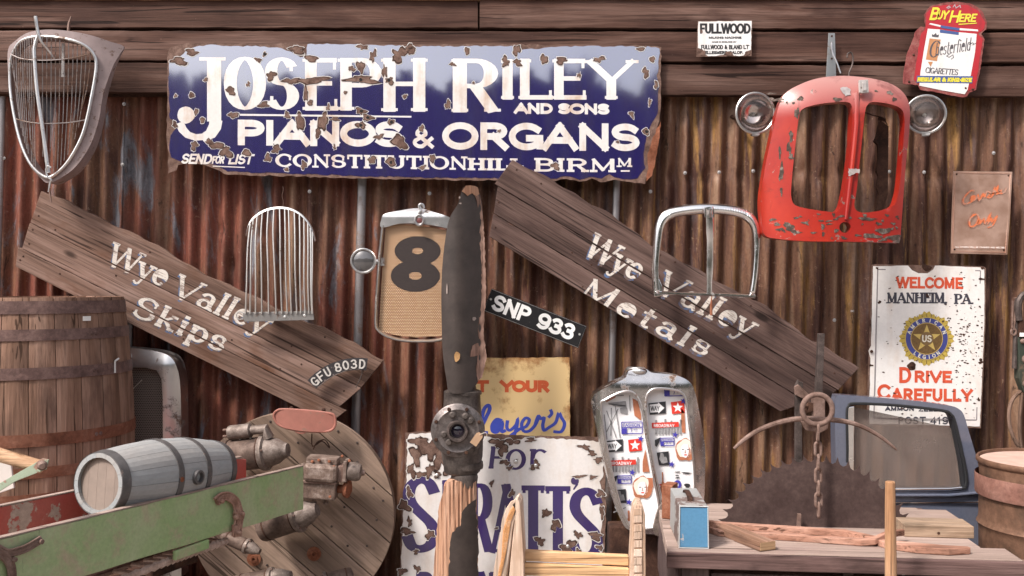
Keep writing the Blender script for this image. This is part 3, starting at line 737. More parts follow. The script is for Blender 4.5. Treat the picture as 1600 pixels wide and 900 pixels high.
# -- small white milking machine sign
t = T('enamel_sign', 1132, 60, 4.845, 'small white enamel sign reading FULLWOOD MILKING MACHINE, chipped along the bottom, on the top boards', 'sign')
rr = random.Random(5); hz = lambda u, v: 0
mb = MB(); rust_base(mb, [(1090, 33), (1175, 32), (1174, 88), (1088, 89)], t, 0, .004); mb.obj('rusted_back_plate', RC, t.o)
fc = jag([(1091, 34), (1174, 33), (1173, 78), (1165, 81), (1162, 87), (1155, 88), (1146, 87), (1143, 82), (1134, 82), (1130, 86), (1118, 88), (1106, 88), (1100, 84), (1098, 78), (1090, 75)], 5, .5, rr)
mb = MB(); mb.sheet([t.uv(*p) for p in fc], h=lambda u, v: .005, thick=None, grid=.05); mb.obj('enamel_face', ENW, t.o)
mb = MB()
INK = flat('black_sign_paint', (.02, .018, .02), .5, .3, 40)
gl = layout('FULLWOOD', 1093, 1172, 53, 37, 3.4, 3.2, space=.16) + layout('MILKING MACHINE', 1107, 1158, 61, 57.5, 1.0) + layout('MADE IN ENGLAND BY', 1112, 1150, 67, 65, .7) + layout('FULLWOOD & BLAND', 1095, 1159, 77.5, 70.5, 1.4, space=.2) + layout('LT', 1161, 1170, 77, 70.5, 1.4) + layout('ELLESMERE, SALOP.', 1101, 1161, 85, 80, 1.3, space=.2)
letters(t.o, gl[:8], t.uv, .0056, INK); print_on(mb, gl[8:], t.uv, .0056); mb.obj('small_lettering', INK, t.o, kind='stuff')
mb = MB(); [patch(mb, blob(x, y, a, b, rr, 12, .35), t.uv, .0060) for x, y, a, b in [(1096, 50, 2, 2), (1139, 84, 7, 3), (1095, 48, 1.5, 1.5), (1150, 48, 1, 1), (1098, 84, 4, 4), (1168, 83, 4, 4)]]; mb.obj('rust_chips', RC, t.o, kind='stuff')

# -- cigarette sign
t = T('tin_sign', 1482, 75, 4.83, 'red tin sign reading BUY HERE with a white cigarette packet, ragged rusty edges, top right', 'sign')
RED = enamel('red_tin', (.42, .016, .024), (.10, .02, .02), .7, chip=.03, coat=.35); RED2 = rusty('peeled_red', (.16, .04, .04), (.28, .085, .08), (.36, .17, .15), 22)
def z4(x, y): return (1400 + x / 5.625, y / 5.625)
rr = random.Random(8)
back = jag([z4(*p) for p in [(250, 190), (245, 130), (300, 55), (400, 30), (500, 18), (640, 30), (720, 70), (760, 110), (795, 200), (790, 260), (745, 300), (775, 350), (765, 420), (740, 600), (700, 790), (640, 815), (620, 850), (560, 855), (400, 820), (210, 790), (190, 750), (60, 735), (65, 640), (95, 480), (130, 390), (170, 280), (215, 235), (265, 240)]], 4, .7, rr)
mb = MB(); rust_base(mb, back, t, 0, .004); mb.obj('rusted_back_plate', RED2, t.o)
fc = jag([z4(*p) for p in [(262, 180), (262, 120), (320, 60), (420, 45), (620, 45), (720, 95), (780, 200), (770, 255), (715, 300), (760, 345), (745, 430), (715, 640), (690, 780), (635, 800), (200, 740), (150, 700), (180, 520), (215, 300), (250, 265)]], 4, .5, rr)
mb = MB(); mb.sheet([t.uv(*p) for p in fc], h=lambda u, v: .005, thick=None, grid=.05); mb.obj('red_face', RED, t.o)
mb = MB(); patch(mb, [z4(*p) for p in [(275, 255), (390, 262), (540, 285), (705, 300), (690, 460), (650, 680), (625, 790), (600, 830), (420, 800), (200, 755), (210, 640), (240, 450)]], t.uv, .0056)
for q in [[(285, 215), (300, 205), (390, 225), (385, 240)], [(555, 250), (715, 262), (718, 278), (555, 268)]]: patch(mb, [z4(*p) for p in q], t.uv, .0056)
mb.obj('packet_print', ENW, t.o)
mb = MB()
for q in [[(390, 225), (555, 250), (548, 272), (388, 248)], [(382, 262), (548, 285), (545, 310), (380, 290)], [(180, 668), (670, 672), (665, 735), (175, 728)]]: patch(mb, [z4(*p) for p in q], t.uv, .0062)
mb.obj('blue_bands', flat('blue_print', (.06, .10, .27), .5), t.o)
mb = MB()
for q in [[(290, 340), (388, 350), (355, 540), (258, 525)], [(275, 545), (320, 545), (300, 590)]]: patch(mb, [z4(*p) for p in q], t.uv, .0062)
mb.obj('orange_panel', flat('orange_print', (.52, .24, .11), .5), t.o)
def rotl(gl, cx, cy, a):
    c, s_ = math.cos(R(a)), math.sin(R(a)); return [[[(cx + (x - cx) * c - (y - cy) * s_, cy + (x - cx) * s_ + (y - cy) * c) for x, y in q] for q in g_] for g_ in gl]
mb = MB(); YP = flat('yellow_print', (.72, .62, .06), .5, .2)
for ch in [('B', 1450, 1464, 32, 12, 3.6), ('UY', 1462, 1479, 31, 17, 2.6), ('H', 1480, 1497, 36, 17, 3.2), ('ERE', 1496, 1523, 35, 22, 2.6)]: letters(t.o, layout(ch[0], ch[1], ch[2], ch[3], ch[4], ch[5], shear=.28), t.uv, .0064, YP)
patch(mb, [z4(*p) for p in [(545, 212), (705, 203), (705, 210), (545, 222)]], t.uv, .0064)
print_on(mb, rotl(layout('REGULAR & KING-SIZE', 1432, 1517, 128.5, 121.5, 2.1, shear=.15), 1475, 125, .6), t.uv, .0068)
mb.obj('yellow_band_lettering', YP, t.o, kind='stuff')
mb = MB()
print_on(mb, rotl(layout('C', 1449, 1464, 90, 64, 3, 1, shear=.25), 1460, 80, -2), t.uv, .0068)
print_on(mb, rotl(layout('hesterfield', 1459, 1515, 84, 64, 1.4, .6, shear=.28, space=.10), 1485, 80, -9), t.uv, .0066)
print_on(mb, rotl(layout('CIGARETTES', 1445, 1496, 116, 107, 1.4, .8, shear=.1, serif=1.2, sh=.6), 1470, 110, 4), t.uv, .0066)
print_on(mb, [[[tuple(p) for p in q] for q in stroke([(1484, 84), (1478, 88), (1482, 90), (1488, 86), (1489, 90), (1485, 93)], .5, .4)]], t.uv, .0066)
print_on(mb, [[[tuple(p) for p in q] for q in stroke([(1513, 70), (1519, 67), (1521, 70), (1517, 71), (1524, 68)], .5, .4)]], t.uv, .0066)
patch(mb, [z4(*p) for p in [(310, 300), (325, 310), (345, 292), (355, 312), (372, 305), (368, 330), (312, 325)]], t.uv, .0066)
mb.obj('script_lettering', flat('grey_print', (.09, .08, .09), .6), t.o, kind='stuff')
mb = MB()
for x, y in [(1420, 128), (1427, 86), (1508, 138), (1519, 140)]: mb.lathe([(.006, 0), (.005, .003), (.002, .005)], t.pt(x, y, .004), (0, -1, 0), 10)
mb.obj('nail', RUD, t.o)
mb = MB(); print_on(mb, [[[tuple(p) for p in q] for q in stroke(s_, .8, .8)] for s_ in ([(1478, 13), (1482, 10), (1484, 12), (1480, 14)], [(1488, 12), (1491, 8), (1493, 13), (1499, 9), (1500, 13)])], t.uv, .0064); mb.obj('scuffs', flat('scuff_grey', (.42, .30, .32), .7), t.o)

# ------------------------------------------------------------------ V-shaped grille, top left
t = T('radiator_grille', 85, 160, 4.76, 'heart-shaped V grille in dull mauve-brown surround with thin vertical wires, top left corner', 'grille', wref=.09)
def z3(ox, oy, *ps): return [(ox + x / 3., oy + y / 3.) for x, y in ps]
ringp = sp2(z3(0, 0, (62, 235), (110, 190), (215, 176), (330, 190), (400, 215), (437, 255), (447, 310), (432, 430), (400, 600), (362, 700), (310, 780), (245, 832), (200, 820), (150, 770), (100, 670), (60, 530), (38, 400), (40, 290)), 5)
outer = sp2(z3(0, 0, (20, 225), (60, 190), (130, 155), (225, 141), (330, 148), (430, 165), (500, 185), (552, 200), (540, 235), (515, 290), (490, 370), (470, 450), (455, 560), (420, 680), (360, 780), (290, 835), (230, 858), (195, 835), (130, 760), (75, 640), (35, 480), (20, 340)), 4)
SH = flat('mauve_primer', (.30, .225, .22), .55, .35, 14, 0, .1, (.14, .08, .06), .02)
def gh(u, v): return .10 - .9 * max(0, abs(u) - .09) ** 1.6 + .0 * v
mb = MB(); mb.sheet(t.ring(outer), [t.ring(ringp)], h=gh, thick=.01, grid=.022, skirt=lambda u, v: .01); mb.obj('surround', SH, t.o)
mb = MB(); mb.tube([t.pt(x, y, gh(*t.uv(x, y)) + .006) for x, y in ringp], .0085, 10, True); mb.obj('trim_ring', CHR2, t.o)
mb = MB(); mb.tube(smooth_path([t.pt(x, y, .14) for x, y in z3(0, 0, (208, 165), (190, 220), (186, 275), (200, 450), (225, 620), (250, 815))], 5), .0095, 10); mb.obj('centre_bar', CHR2, t.o)
WI = chrome('wire_bars', (.42, .36, .34), .4, .10)
def ringx(y):
    xs = [a[0] + (b[0] - a[0]) * (y - a[1]) / (b[1] - a[1]) for a, b in zip(ringp, ringp[1:] + ringp[:1]) if (a[1] - y) * (b[1] - y) < 0]
    return (min(xs), max(xs)) if xs else (0, 0)
def ringy(x):
    ys = [a[1] + (b[1] - a[1]) * (x - a[0]) / (b[0] - a[0]) for a, b in zip(ringp, ringp[1:] + ringp[:1]) if (a[0] - x) * (b[0] - x) < 0]
    return (min(ys), max(ys)) if ys else (0, 0)
rr = random.Random(2)
xs = [19 + i * 3.9 for i in range(11)] + [72 + i * 6.1 for i in range(12)]
for i, x in enumerate(xs):
    ya, yb = ringy(min(max(x, 14), 147)); cx_ = 68; f = .90 if x < 66 else .93
    pts = []
    yend = yb - (2 if rr.random() < .8 else 30)
    for k in range(9):
        q = k / 8; y = ya + 2 + (yend - ya - 2) * q; xx = x + (cx_ + 8 - x) * .16 * q * q * 1.2; l, r_ = ringx(y)
        xx = min(max(xx, l + 1.5), r_ - 1.5); pts.append(t.pt(xx + rr.uniform(-.3, .3), y, .085 + .045 * (1 - abs(xx - 66) / 60) ** 1))
    MB().tube(pts, .0022, 5).obj('bar', WI, t.o)
for c in [z3(0, 0, (60, 258), (110, 280), (180, 292), (260, 290), (350, 275), (415, 255)), z3(0, 0, (88, 562), (160, 580), (240, 586), (330, 578), (402, 563))]:
    MB().tube(smooth_path([t.pt(x, y, .10 + .04 * (1 - abs(x - 66) / 60)) for x, y in c], 4), .003, 6).obj('cross_wire', WI, t.o)
mb = MB(); mb.tube(smooth_path([t.pt(x, y, w) for (x, y), w in zip(z3(0, 0, (205, 98), (212, 160), (222, 205), (240, 240), (262, 280)), (.17, .165, .16, .13, .10))], 4), [.0085, .009, .009, .008, .008, .008, .007, .007, .006, .006, .006, .006, .005, .005, .004, .004, .003], 8); mb.obj('mascot_stem', CHR2, t.o)
mb = MB(); mb.tube([t.pt(98, 18, .0), t.pt(96, 30, .01), t.pt(96, 48, .02)], [.006, .012, .014], 4, flat=(1, .4)); mb.obj('rear_spike', RUP, t.o)
mb = MB(); mb.prism(t.ring([(94, 66), (99, 67), (98, 108), (99, 119), (93, 119), (94, 90)]), .07, .075); [mb.lathe([(.006, 0), (.004, .003)], t.pt(96.5, y, .075), (0, -1, 0), 8) for y in (78, 92, 112)]; mb.obj('perforated_strap', flat('white_flaking', (.5, .47, .46), .6, .5, 40, 0, 0, (.15, .09, .07), .02), t.o)
t = T('hanging_hook', 76, 275, 4.6, 'bent grey metal hook and wire twist under the tip of the heart-shaped grille', 'hook')
mb = MB(); mb.tube(smooth_path(t.path([(80, 262), (74, 260), (72, 268), (75, 277), (80, 281), (78, 286), (76, 300)]), 5), .0045, 8); mb.obj('hook_wire', CHR2, t.o)
mb = MB(); mb.tube(t.path([(77, 290), (78, 302), (80, 316)]), [.002, .006, .003], 6); mb.obj('tag_strip', RUP, t.o)

# ------------------------------------------------------------------ painted boards
def board(cx, cy, d, ang, ulen, pl, text, label, mt, shadow, seed):
    """pl: list of (v0,v1,uL,uR) planks in rolled px frame"""
    t = T('painted_board', cx, cy, d, label, 'sign', 'old boards painted with white lettering', ang=ang, wref=.03)
    rr = random.Random(seed); s = t.s
    PW = MT('worn_white_lettering', .8); v = PW.coord((1, 1, 1), 'Pos')
    k = PW.mask(PW.mix(.55, PW.noise(PW.coord((18, 18, 55), 'Object', False), 1.0, 7, .72), PW.noise(PW.coord((14, 90, 260), 'Object', False), 1.0, 4, .7)), .51, .57)
    PW.set('Base Color', PW.mix(k, (.62, .56, .51), (.20, .14, .12)))
    PB = MT('worn_blue_shadow', .8); kb = PB.mask(PB.noise(PB.coord((1, 1, 1), 'Pos'), 20, 7, .75), .44, .52)
    PB.set('Base Color', PB.mix(kb, (.07, .12, .24), (.115, .075, .066)))
    for (v0, v1, uL, uR, top, bot, w) in pl:
        # outline with ragged top edge
        up = [(u, v0 + top(u)) for u in range(int(uL[0]), int(uR[0]), 8)] + [(uR[0], v0 + top(uR[0]))]
        dn = [(uR[1], v1 + bot(uR[1])), (uL[1], v1 + bot(uL[1]))]
        poly = [(u * s, -(v + rr.uniform(-.5, .5)) * s) for u, v in up] + [(u * s, -v * s) for u, v in dn]
        mb = MB(); mb.prism(poly, 0, w)
        p = mb.obj('plank', mt, t.o, bevel=.0025)
        for g in text:
            ml = MB(); mh = MB()
            gg = [clip(clip(q, 0, -1, -(v0 + 1.0)), 0, 1, v1 - .6) for q in g]
            gg = [q for q in gg if len(q) > 2]
            if gg:
                print_on(ml, [gg], lambda a, b: (a * s, -b * s), w + .0011)
                if shadow: print_on(mh, [[clip(clip([(x - shadow[0], y + shadow[1]) for x, y in q], 0, -1, -(v0 + 1.0)), 0, 1, v1 - .6) for q in gg]], lambda a, b: (a * s, -b * s), w + .0005)
            if ml.V: ml.obj('letter', PW.m, p)
            if mh.V: mh.obj('letter_shadow', PB.m, p, label='blue drop shadow of a letter')
    nl = None
    for k in range(22):
        v0, v1, uL, uR = pl[k % 3][:4]; u = rr.uniform(uL[0] + 8, uR[0] - 20) if k > 5 else (uL[0] + 14, uR[0] - 22)[k % 2]; v = rr.uniform(v0 + 6, v1 - 6)
        if nl is None: m2 = MB(); m2.lathe([(.005, 0), (.0045, .0012), (.001, .0016)], (0, 0, 0), (0, -1, 0), 8); o = m2.obj('nail', RUD, t.o); nl = o.data
        else: o = link('nail', nl, t.o)
        o.location = (u * s, -pl[k % 3][6] - .0002, -v * s)
    return t
# rolled frames: angle from the boards' long edges
A1 = math.degrees(math.atan2(540 - 392, 580 - 106)) if False else 26.3
def roll(cx, cy, ang, x, y):
    a = R(ang); dx, dy = x - cx, y - cy; return (dx * math.cos(a) + dy * math.sin(a), -dx * math.sin(a) + dy * math.cos(a))
def word(txt, cx, cy, ang, p0, p1, H, tk, tn, serif, shear, space=.2):
    """baseline from photo point p0 to p1, cap height H px"""
    a = roll(cx, cy, ang, *p0); b = roll(cx, cy, ang, *p1)
    gl = layout(txt, a[0], b[0], a[1], a[1] - H, tk, tn, serif=serif, shear=shear, space=space, sh=tn)
    k = (b[1] - a[1]) / (b[0] - a[0])
    return [[[(x, y + k * (x - a[0])) for x, y in q] for q in g] for g in gl]
c1 = (298, 477); a1 = 26.5
tx = word('Wye', *c1, a1, (165, 413), (256, 450), 38, 7, 3.4, 6, -.02, .12) + word('Valley', *c1, a1, (264, 461), (412, 523), 38, 7, 3.4, 5.5, .1, .14) + \
     word('Skips', *c1, a1, (203, 492), (346, 551), 36, 8, 3.6, 5.5, .05, .2)
# corner positions in the rolled frame
q = [roll(*c1, a1, *p) for p in [(56, 307), (583, 536), (543, 650), (12, 414), (40, 355), (22, 396)]]
def wob(seed, amp, per): return lambda u: amp * (math.sin(u / per + seed) + .5 * math.sin(u / per * 2.3 + seed * 2) + .4 * math.sin(u / 9 + seed))
h0 = lambda u: 0
board(*c1, 4.83, a1, 590, [
    (-57, -4, (-289, -282), (308, 296), wob(1, 3.0, 60), h0, .030), (-3, 38, (-283, -276), (296, 279), h0, h0, .028), (39, 68, (-282, -272), (291, 277), h0, h0, .031)],
    tx, 'left-hand tilted plank board painted Wye Valley Skips in white', W_['board'], (1.1, 3.2), 3)
# right-hand board
c2 = (1045, 460); a2 = 31.0
tx = word('Wye', *c2, a2, (910, 397), (993, 440), 40, 7.5, 3.6, 6, .08, .12) + word('Valley', *c2, a2, (1020, 455), (1168, 528), 40, 7, 3.4, 6, .1, .16) + \
     word('Metals', *c2, a2, (903, 462), (1101, 558), 36, 7.5, 3.6, 6, .12, .26)
board(*c2, 4.83, a2, 620, [
    (-57, -8, (-318, -322), (314, 304), wob(2.2, 3.4, 50), h0, .030), (-7, 32, (-316, -300), (302, 292), h0, h0, .028), (33, 67, (-300, -287), (272, 244), h0, h0, .030)],
    tx, 'right-hand tilted plank board painted Wye Valley Metals with blue drop shadow', W_['board_dark'], (1.0, 4.2), 4)

# ------------------------------------------------------------------ arched bar grille
t = T('radiator_grille', 438, 415, 4.74, 'arch-topped grille of thin upright aluminium bars hung over the left plank board', 'grille', wref=.03)
mb = MB()
arch = [(384, 368), (388, 352), (396, 341), (410, 331), (425, 326), (441, 325), (456, 328), (470, 336), (481, 348), (488, 361), (492, 376)]
av = smooth_path(t.path(arch, .03), 4)
V = []
for p in av: V += [(p[0], p[1], p[2] + .006), (p[0], p[1] + .028, p[2] + .006), (p[0], p[1] + .028, p[2] - .0), (p[0], p[1] - .003, p[2] - .004)]
mb.add(V, [(i * 4 + k, i * 4 + (k + 1) % 4, i * 4 + 4 + (k + 1) % 4, i * 4 + 4 + k) for i in range(len(av) - 1) for k in range(4)] + [(0, 1, 2, 3), tuple(range(len(V) - 4, len(V)))[::-1]], False)
mb.obj('arch_frame', ALU, t.o)
rr = random.Random(6)
bt = [391, 396, 402, 410, 419, 428, 437, 445, 451, 460, 468, 475, 481, 485, 488]; bb = [384, 391, 400, 410, 421, 432, 441, 449, 456, 464, 471, 477, 483, 488, 489]
for i, (a, b) in enumerate(zip(bt, bb)):
    # top y from arch
    ty = min((abs(x - a), y) for x, y in [(arch[k][0] + (arch[k + 1][0] - arch[k][0]) * f / 9, arch[k][1] + (arch[k + 1][1] - arch[k][1]) * f / 9) for k in range(len(arch) - 1) for f in range(10)])[1]
    pts = smooth_path([t.pt(a + (b - a) * .0 + 0, ty + 1, .028), t.pt(a + (b - a) * .25 - (1.5 if i < 6 else -.5), ty + 40, .038), t.pt(a + (b - a) * .6, ty + 95, .045), t.pt(b + rr.uniform(-.6, .6), 490, .035)], 5)
    MB().tube(pts, .0052, 6, flat=(1.5, .85)).obj('bar', ALU, t.o)
mb = MB(); mb.prism(t.ring([(380, 488), (490, 486), (491, 500), (383, 503), (379, 498)]), .02, .032); mb.obj('base_rail', chrome('rail_grey', (.33, .31, .30), .5, .06), t.o, bevel=.002)
mb = MB(); [mb.lathe([(.007, 0), (.007, .002), (.004, .003)], t.pt(x, y, .032), (0, -1, 0), 10) for x, y in [(476, 493), (445, 495)]]; mb.obj('rivet', ALU, t.o)
mb = MB(); mb.tube(smooth_path(t.path([(383, 491), (374, 487), (369, 492), (373, 499), (383, 497)], .026), 4), .003, 6); mb.obj('end_loop', ALU, t.o)
mb = MB(); mb.tube(smooth_path(t.path([(441, 325), (442, 315), (440, 306), (442, 296), (441, 291)], .02), 4), .0014, 5); tag(mb.obj('hanging_wire', RUP, loc=t.o.location), 'thin kinked wire holding up the arch-topped grille', 'wire')

# ------------------------------------------------------------------ radiator with the number 8
t = T('radiator', 648, 430, 4.66, 'chrome-shelled radiator with honeycomb core and large black number 8, half behind the propeller', 'radiator', wref=.03)
core = [(603, 349), (655, 352), (712, 362), (708, 450), (702, 521), (687, 525), (650, 527), (620, 524), (600, 519), (592, 513), (596, 440)]
HC = MT('brass_honeycomb', .5, .2)
v = HC.coord((1, 1, 1)); sx = HC.node('ShaderNodeSeparateXYZ'); HC.link(v, sx.inputs[0])
bk = HC.node('ShaderNodeTexBrick'); bk.inputs['Scale'].default_value = 1; bk.inputs['Brick Width'].default_value = .0105; bk.inputs['Row Height'].default_value = .0072; bk.inputs['Mortar Size'].default_value = .0016; bk.inputs['Mortar Smooth'].default_value = .4
bk.inputs['Color1'].default_value = (.60, .36, .20, 1); bk.inputs['Color2'].default_value = (.72, .48, .30, 1); bk.inputs['Mortar'].default_value = (.12, .06, .035, 1)
tcn = HC.node('ShaderNodeTexCoord'); mpn = HC.node('ShaderNodeMapping'); mpn.inputs['Rotation'].default_value = (R(90), 0, 0); HC.link(tcn.outputs['Object'], mpn.inputs['Vector']); HC.link(mpn.outputs[0], bk.inputs['Vector'])
HC.set('Base Color', bk.outputs['Color']); HC.bump(bk.outputs['Fac'], -.8, .003)
mb = MB(); mb.prism(t.ring(core), 0, .03); mb.obj('honeycomb_core', HC.m, t.o)
BK = MT('black_painted_honeycomb', .6)
bk2 = BK.node('ShaderNodeTexBrick'); bk2.inputs['Scale'].default_value = 1; bk2.inputs['Brick Width'].default_value = .0105; bk2.inputs['Row Height'].default_value = .0072; bk2.inputs['Mortar Size'].default_value = .0016
bk2.inputs['Color1'].default_value = (.013, .009, .011, 1); bk2.inputs['Color2'].default_value = (.026, .018, .019, 1); bk2.inputs['Mortar'].default_value = (.03, .017, .014, 1)
tcn = BK.node('ShaderNodeTexCoord'); mpn = BK.node('ShaderNodeMapping'); mpn.inputs['Rotation'].default_value = (R(90), 0, 0); BK.link(tcn.outputs['Object'], mpn.inputs['Vector']); BK.link(mpn.outputs[0], bk2.inputs['Vector']); BK.set('Base Color', bk2.outputs['Color'])
mb = MB()
def ringstroke(cx, cy, rx, ry, hk, ht, rot=0):
    return stroke([(cx + rx * math.cos(a) , cy + ry * math.sin(a)) for a in [2 * math.pi * k / 28 for k in range(29)]], hk, ht)
print_on(mb, [[[tuple(p) for p in q] for q in ringstroke(652.5, 392, 22, 14, 14, 9) + ringstroke(649, 431, 24, 15.5, 14.5, 9.5)]], t.uv, .0308); mb.obj('number_eight', BK.m, t.o)
side = smooth_path([t.pt(x, y, .03) for x, y in [(716, 350), (716, 450), (709, 520), (700, 527), (680, 532), (650, 533), (625, 531), (605, 525), (592, 516), (588, 506), (589, 470), (594, 400), (599, 352)]], 5)
mb = MB(); mb.tube(side, .0145, 10, up=(0, 1, 0), flat=(1.9, .62)); mb.obj('side_shell', CHR2, t.o)
top = sp2([(597, 356), (597, 342), (603, 334), (625, 329), (653, 325), (680, 332), (705, 341), (716, 350), (716, 362), (690, 355), (655, 350), (625, 350)], 4)
mb = MB(); mb.sheet(t.ring(top), h=lambda u, v: .036 + .02 * max(0, 1 - ((v - .27) / .05) ** 2) ** .5, thick=None, grid=.012, skirt=lambda u, v: -.02); MBt = mb
mb = MB(); mb.sheet(t.ring(top), h=lambda u, v: .052 - 2.2 * max(0, (v - .285)) ** 1.3, thick=.01, grid=.01, skirt=lambda u, v: -.03); mb.obj('top_tank', CHR2, t.o)
mb = MB(); mb.tube([t.pt(656 + 6.3 * math.cos(a), 345 + 8 * math.sin(a), .065) for a in [2 * math.pi * k / 20 for k in range(20)]], .0055, 8, True); mb.lathe([(.021, -.012), (.021, 0), (.018, .002)], t.pt(656, 345, .06), (0, -1, 0), 20); mb.obj('badge_ring', CHR2, t.o)
mb = MB(); mb.lathe([(.014, 0), (.012, .004), (.004, .006)], t.pt(656, 345, .062), (0, -1, 0), 14); mb.obj('badge_centre', flat('oxblood', (.16, .05, .05), .4), t.o)
mb = MB(); mb.tube(smooth_path(t.path([(654, 334), (658, 330), (656, 322), (661, 320), (663, 326)], .05), 4), [.009] * 5 + [.008] * 6 + [.006] * 6, 8); mb.obj('filler_cap', CHR2, t.o)
LENS = MT('dusty_lens', .12); LENS.set('Base Color', LENS.mix(LENS.noise(LENS.coord(), 14, 4), (.06, .055, .06), (.16, .15, .15))).set('Coat Weight', 1.0).set('Metallic', .35)
t2 = T('headlamp', 568, 408, 4.62, 'small round headlamp with dull glass beside the number 8 radiator', 'headlamp')
mb = MB(); mb.lathe([(.006, -.075), (.03, -.065), (.05, -.04), (.058, -.01), (.060, .0), (.060, .004)], (0, 0, 0), (0, -1, 0), 32); mb.obj('bowl', RUD, t2.o)
mb = MB(); mb.tube([(.057 * math.cos(a), -.006, .057 * math.sin(a)) for a in [2 * math.pi * k / 40 for k in range(40)]], .006, 8, True); mb.obj('rim', CHR2, t2.o)
mb = MB(); mb.lathe([(.054, .003), (.04, .011), (.022, .016), (.001, .018)], (0, 0, 0), (0, -1, 0), 28); mb.obj('lens', LENS.m, t2.o)
mb = MB(); mb.tube(t2.path([(587, 409), (598, 410)], -.02), .014, 10); mb.box(.075, .10, .0, .03, -.022, .016); mb.obj('mounting_bracket', CHR2, t2.o)

# ------------------------------------------------------------------ propeller
t = T('propeller', 717, 672, 4.5, 'broken wooden aircraft propeller standing upright with dark upper blade and round metal hub', 'propeller', wref=.06)
bl = [(716, 320), (722, 300), (728, 292), (738, 296), (748, 300), (753, 325), (756, 380), (757, 460), (753, 520), (751, 570), (747, 596), (738, 607), (732, 612), (704, 612), (698, 592), (692, 550), (690, 500), (690, 440), (694, 390), (702, 345)]
bls = sp2(bl, 5)
def ph(u, v):
    q = (u + .0) / .095; return .05 + .05 * max(0, 1 - q * q) - .25 * max(0, u) * (v > .1)
DK = MT('dark_propeller_paint', .42); v = DK.coord((1, 1, 1))
n = DK.noise(v, 9, 7, .7); gsc = DK.noise(DK.coord((90, 90, 6)), 1.0, 4, .7)
ck = DK.mix(DK.mask(n, .35, .7), (.030, .022, .020), (.062, .046, .041)); ck = DK.mix(DK.mask(gsc, .72, .76), ck, (.2, .14, .12))
DK.set('Base Color', ck); DK.bump(DK.mix(.5, n, gsc), .25, .002)
mb = MB(); mb.sheet(t.ring(bls), h=ph, thick=.045, grid=.022); mb.obj('upper_blade', DK.m, t.o)
rr = random.Random(12)
edge = [(741, 297), (748, 300), (753, 325), (757, 380), (759, 460), (755, 520), (760, 560), (753, 590), (746, 596), (744, 575), (746, 556), (735, 557), (738, 540), (748, 536), (747, 505), (752, 470), (752, 410), (748, 370), (750, 340), (745, 315)]
mb = MB(); mb.sheet(t.ring(jag(edge, 4, .8, rr)), h=lambda u, v: ph(u, v) + .004 + .002 * math.sin(v * 90), thick=.02, grid=.012); mb.obj('exposed_wood_edge', wood('bare_propeller_wood', (.26, .15, .12), (.42, .27, .22), (.55, .38, .32), 2), t.o)
mb = MB(); mb.sheet(t.ring(jag([(722, 300), (728, 291), (736, 290), (746, 292), (749, 302), (744, 306), (738, 302), (731, 307), (727, 303)], 3, .8, rr)), h=lambda u, v: ph(u, v) + .006, thick=.03, grid=.01); mb.obj('splintered_tip', W_['splinter'], t.o)
mb = MB(); patch(mb, blob(715, 556, 4.5, 8, rr, 14, .15), t.uv, .006, 0, ph); mb.obj('transfer_badge', flat('faded_transfer', (.40, .22, .09), .5, .6, 60), t.o)
mb = MB(); [patch(mb, blob(x, y, a, b, rr, 8, .2), t.uv, .006, 0, ph) for x, y, a, b in [(719, 310, 1.3, 2), (720, 319, 2, 1.2), (699, 452, 1, 8), (741, 498, 3, 3)]]; mb.obj('paint_nicks', flat('nick', (.35, .28, .25), .7), t.o, kind='stuff')
HB = rusty('hub_iron', (.05, .042, .04), (.115, .095, .088), (.2, .165, .15), 16, .5, .55, .3)
mb = MB(); H0 = t.pt(716, 640, .05)
mb.lathe([(.075, -.21), (.085, -.20), (.088, -.17), (.096, -.13), (.098, -.10), (.098, -.03), (.094, .02), (.090, .08), (.086, .14), (.086, .165), (.070, .17), (.062, .21)], t.pt(721, 672, .0), (0, 0, 1), 32)
for o, (a, b) in ((0, (0, 0)),): pass
mb.obj('hub_core', HB, t.o)
mb = MB()
mb.lathe([(.089, 0), (.089, .014), (.080, .018)], t.pt(722, 618, .0), (0, 0, 1), 32); mb.obj('collar', HB, t.o); mb = MB()
mb.lathe([(.086, 0), (.088, .012), (.086, .03)], t.pt(725, 735, .0), (0, 0, 1), 32); mb.obj('collar', HB, t.o); mb = MB(); mb.lathe([(.058, -.06), (.064, -.02), (.06, .0)], t.pt(725, 742, .02), (0, 0, 1), 28)
mb.obj('collar', HB, t.o)
mb = MB(); c = t.pt(716, 671, .10)
mb.lathe([(.120, -.03), (.124, -.024), (.124, -.004), (.118, .0), (.104, .004), (.098, .010), (.085, .006), (.055, .008)], c, (0, -1, 0), 48); mb.obj('flange_plate', rusty('flange_steel', (.07, .06, .058), (.17, .145, .14), (.3, .26, .25), 18, .42, .7, .3), t.o)
mb = MB(); mb.lathe([(.052, .0), (.050, .03), (.046, .036), (.038, .036), (.035, .030), (.034, -.02)], c, (0, -1, 0), 36, capa=False, capb=False); mb.obj('bore_ring', IRON, t.o)
GLD = MT('dark_glass_bore', .08); GLD.set('Base Color', (.02, .015, .03)).set('Coat Weight', 1.0)
mb = MB(); mb.lathe([(.034, .006), (.02, .014), (.001, .017)], c, (0, -1, 0), 24); mb.obj('bore_glass', GLD.m, t.o)
bolt = None
for k in range(8):
    a = R(22 + 45 * k)
    if bolt is None:
        m_ = MB(); m_.lathe([(.009, 0), (.009, .008), (.007, .010)], (0, 0, 0), (0, -1, 0), 6, smooth=False); ob = m_.obj('bolt', RUD, t.o); bolt = ob.data
    else: ob = link('bolt', bolt, t.o)
    ob.location = (c[0] + .107 * math.cos(a), c[1] - .003, c[2] + .107 * math.sin(a))
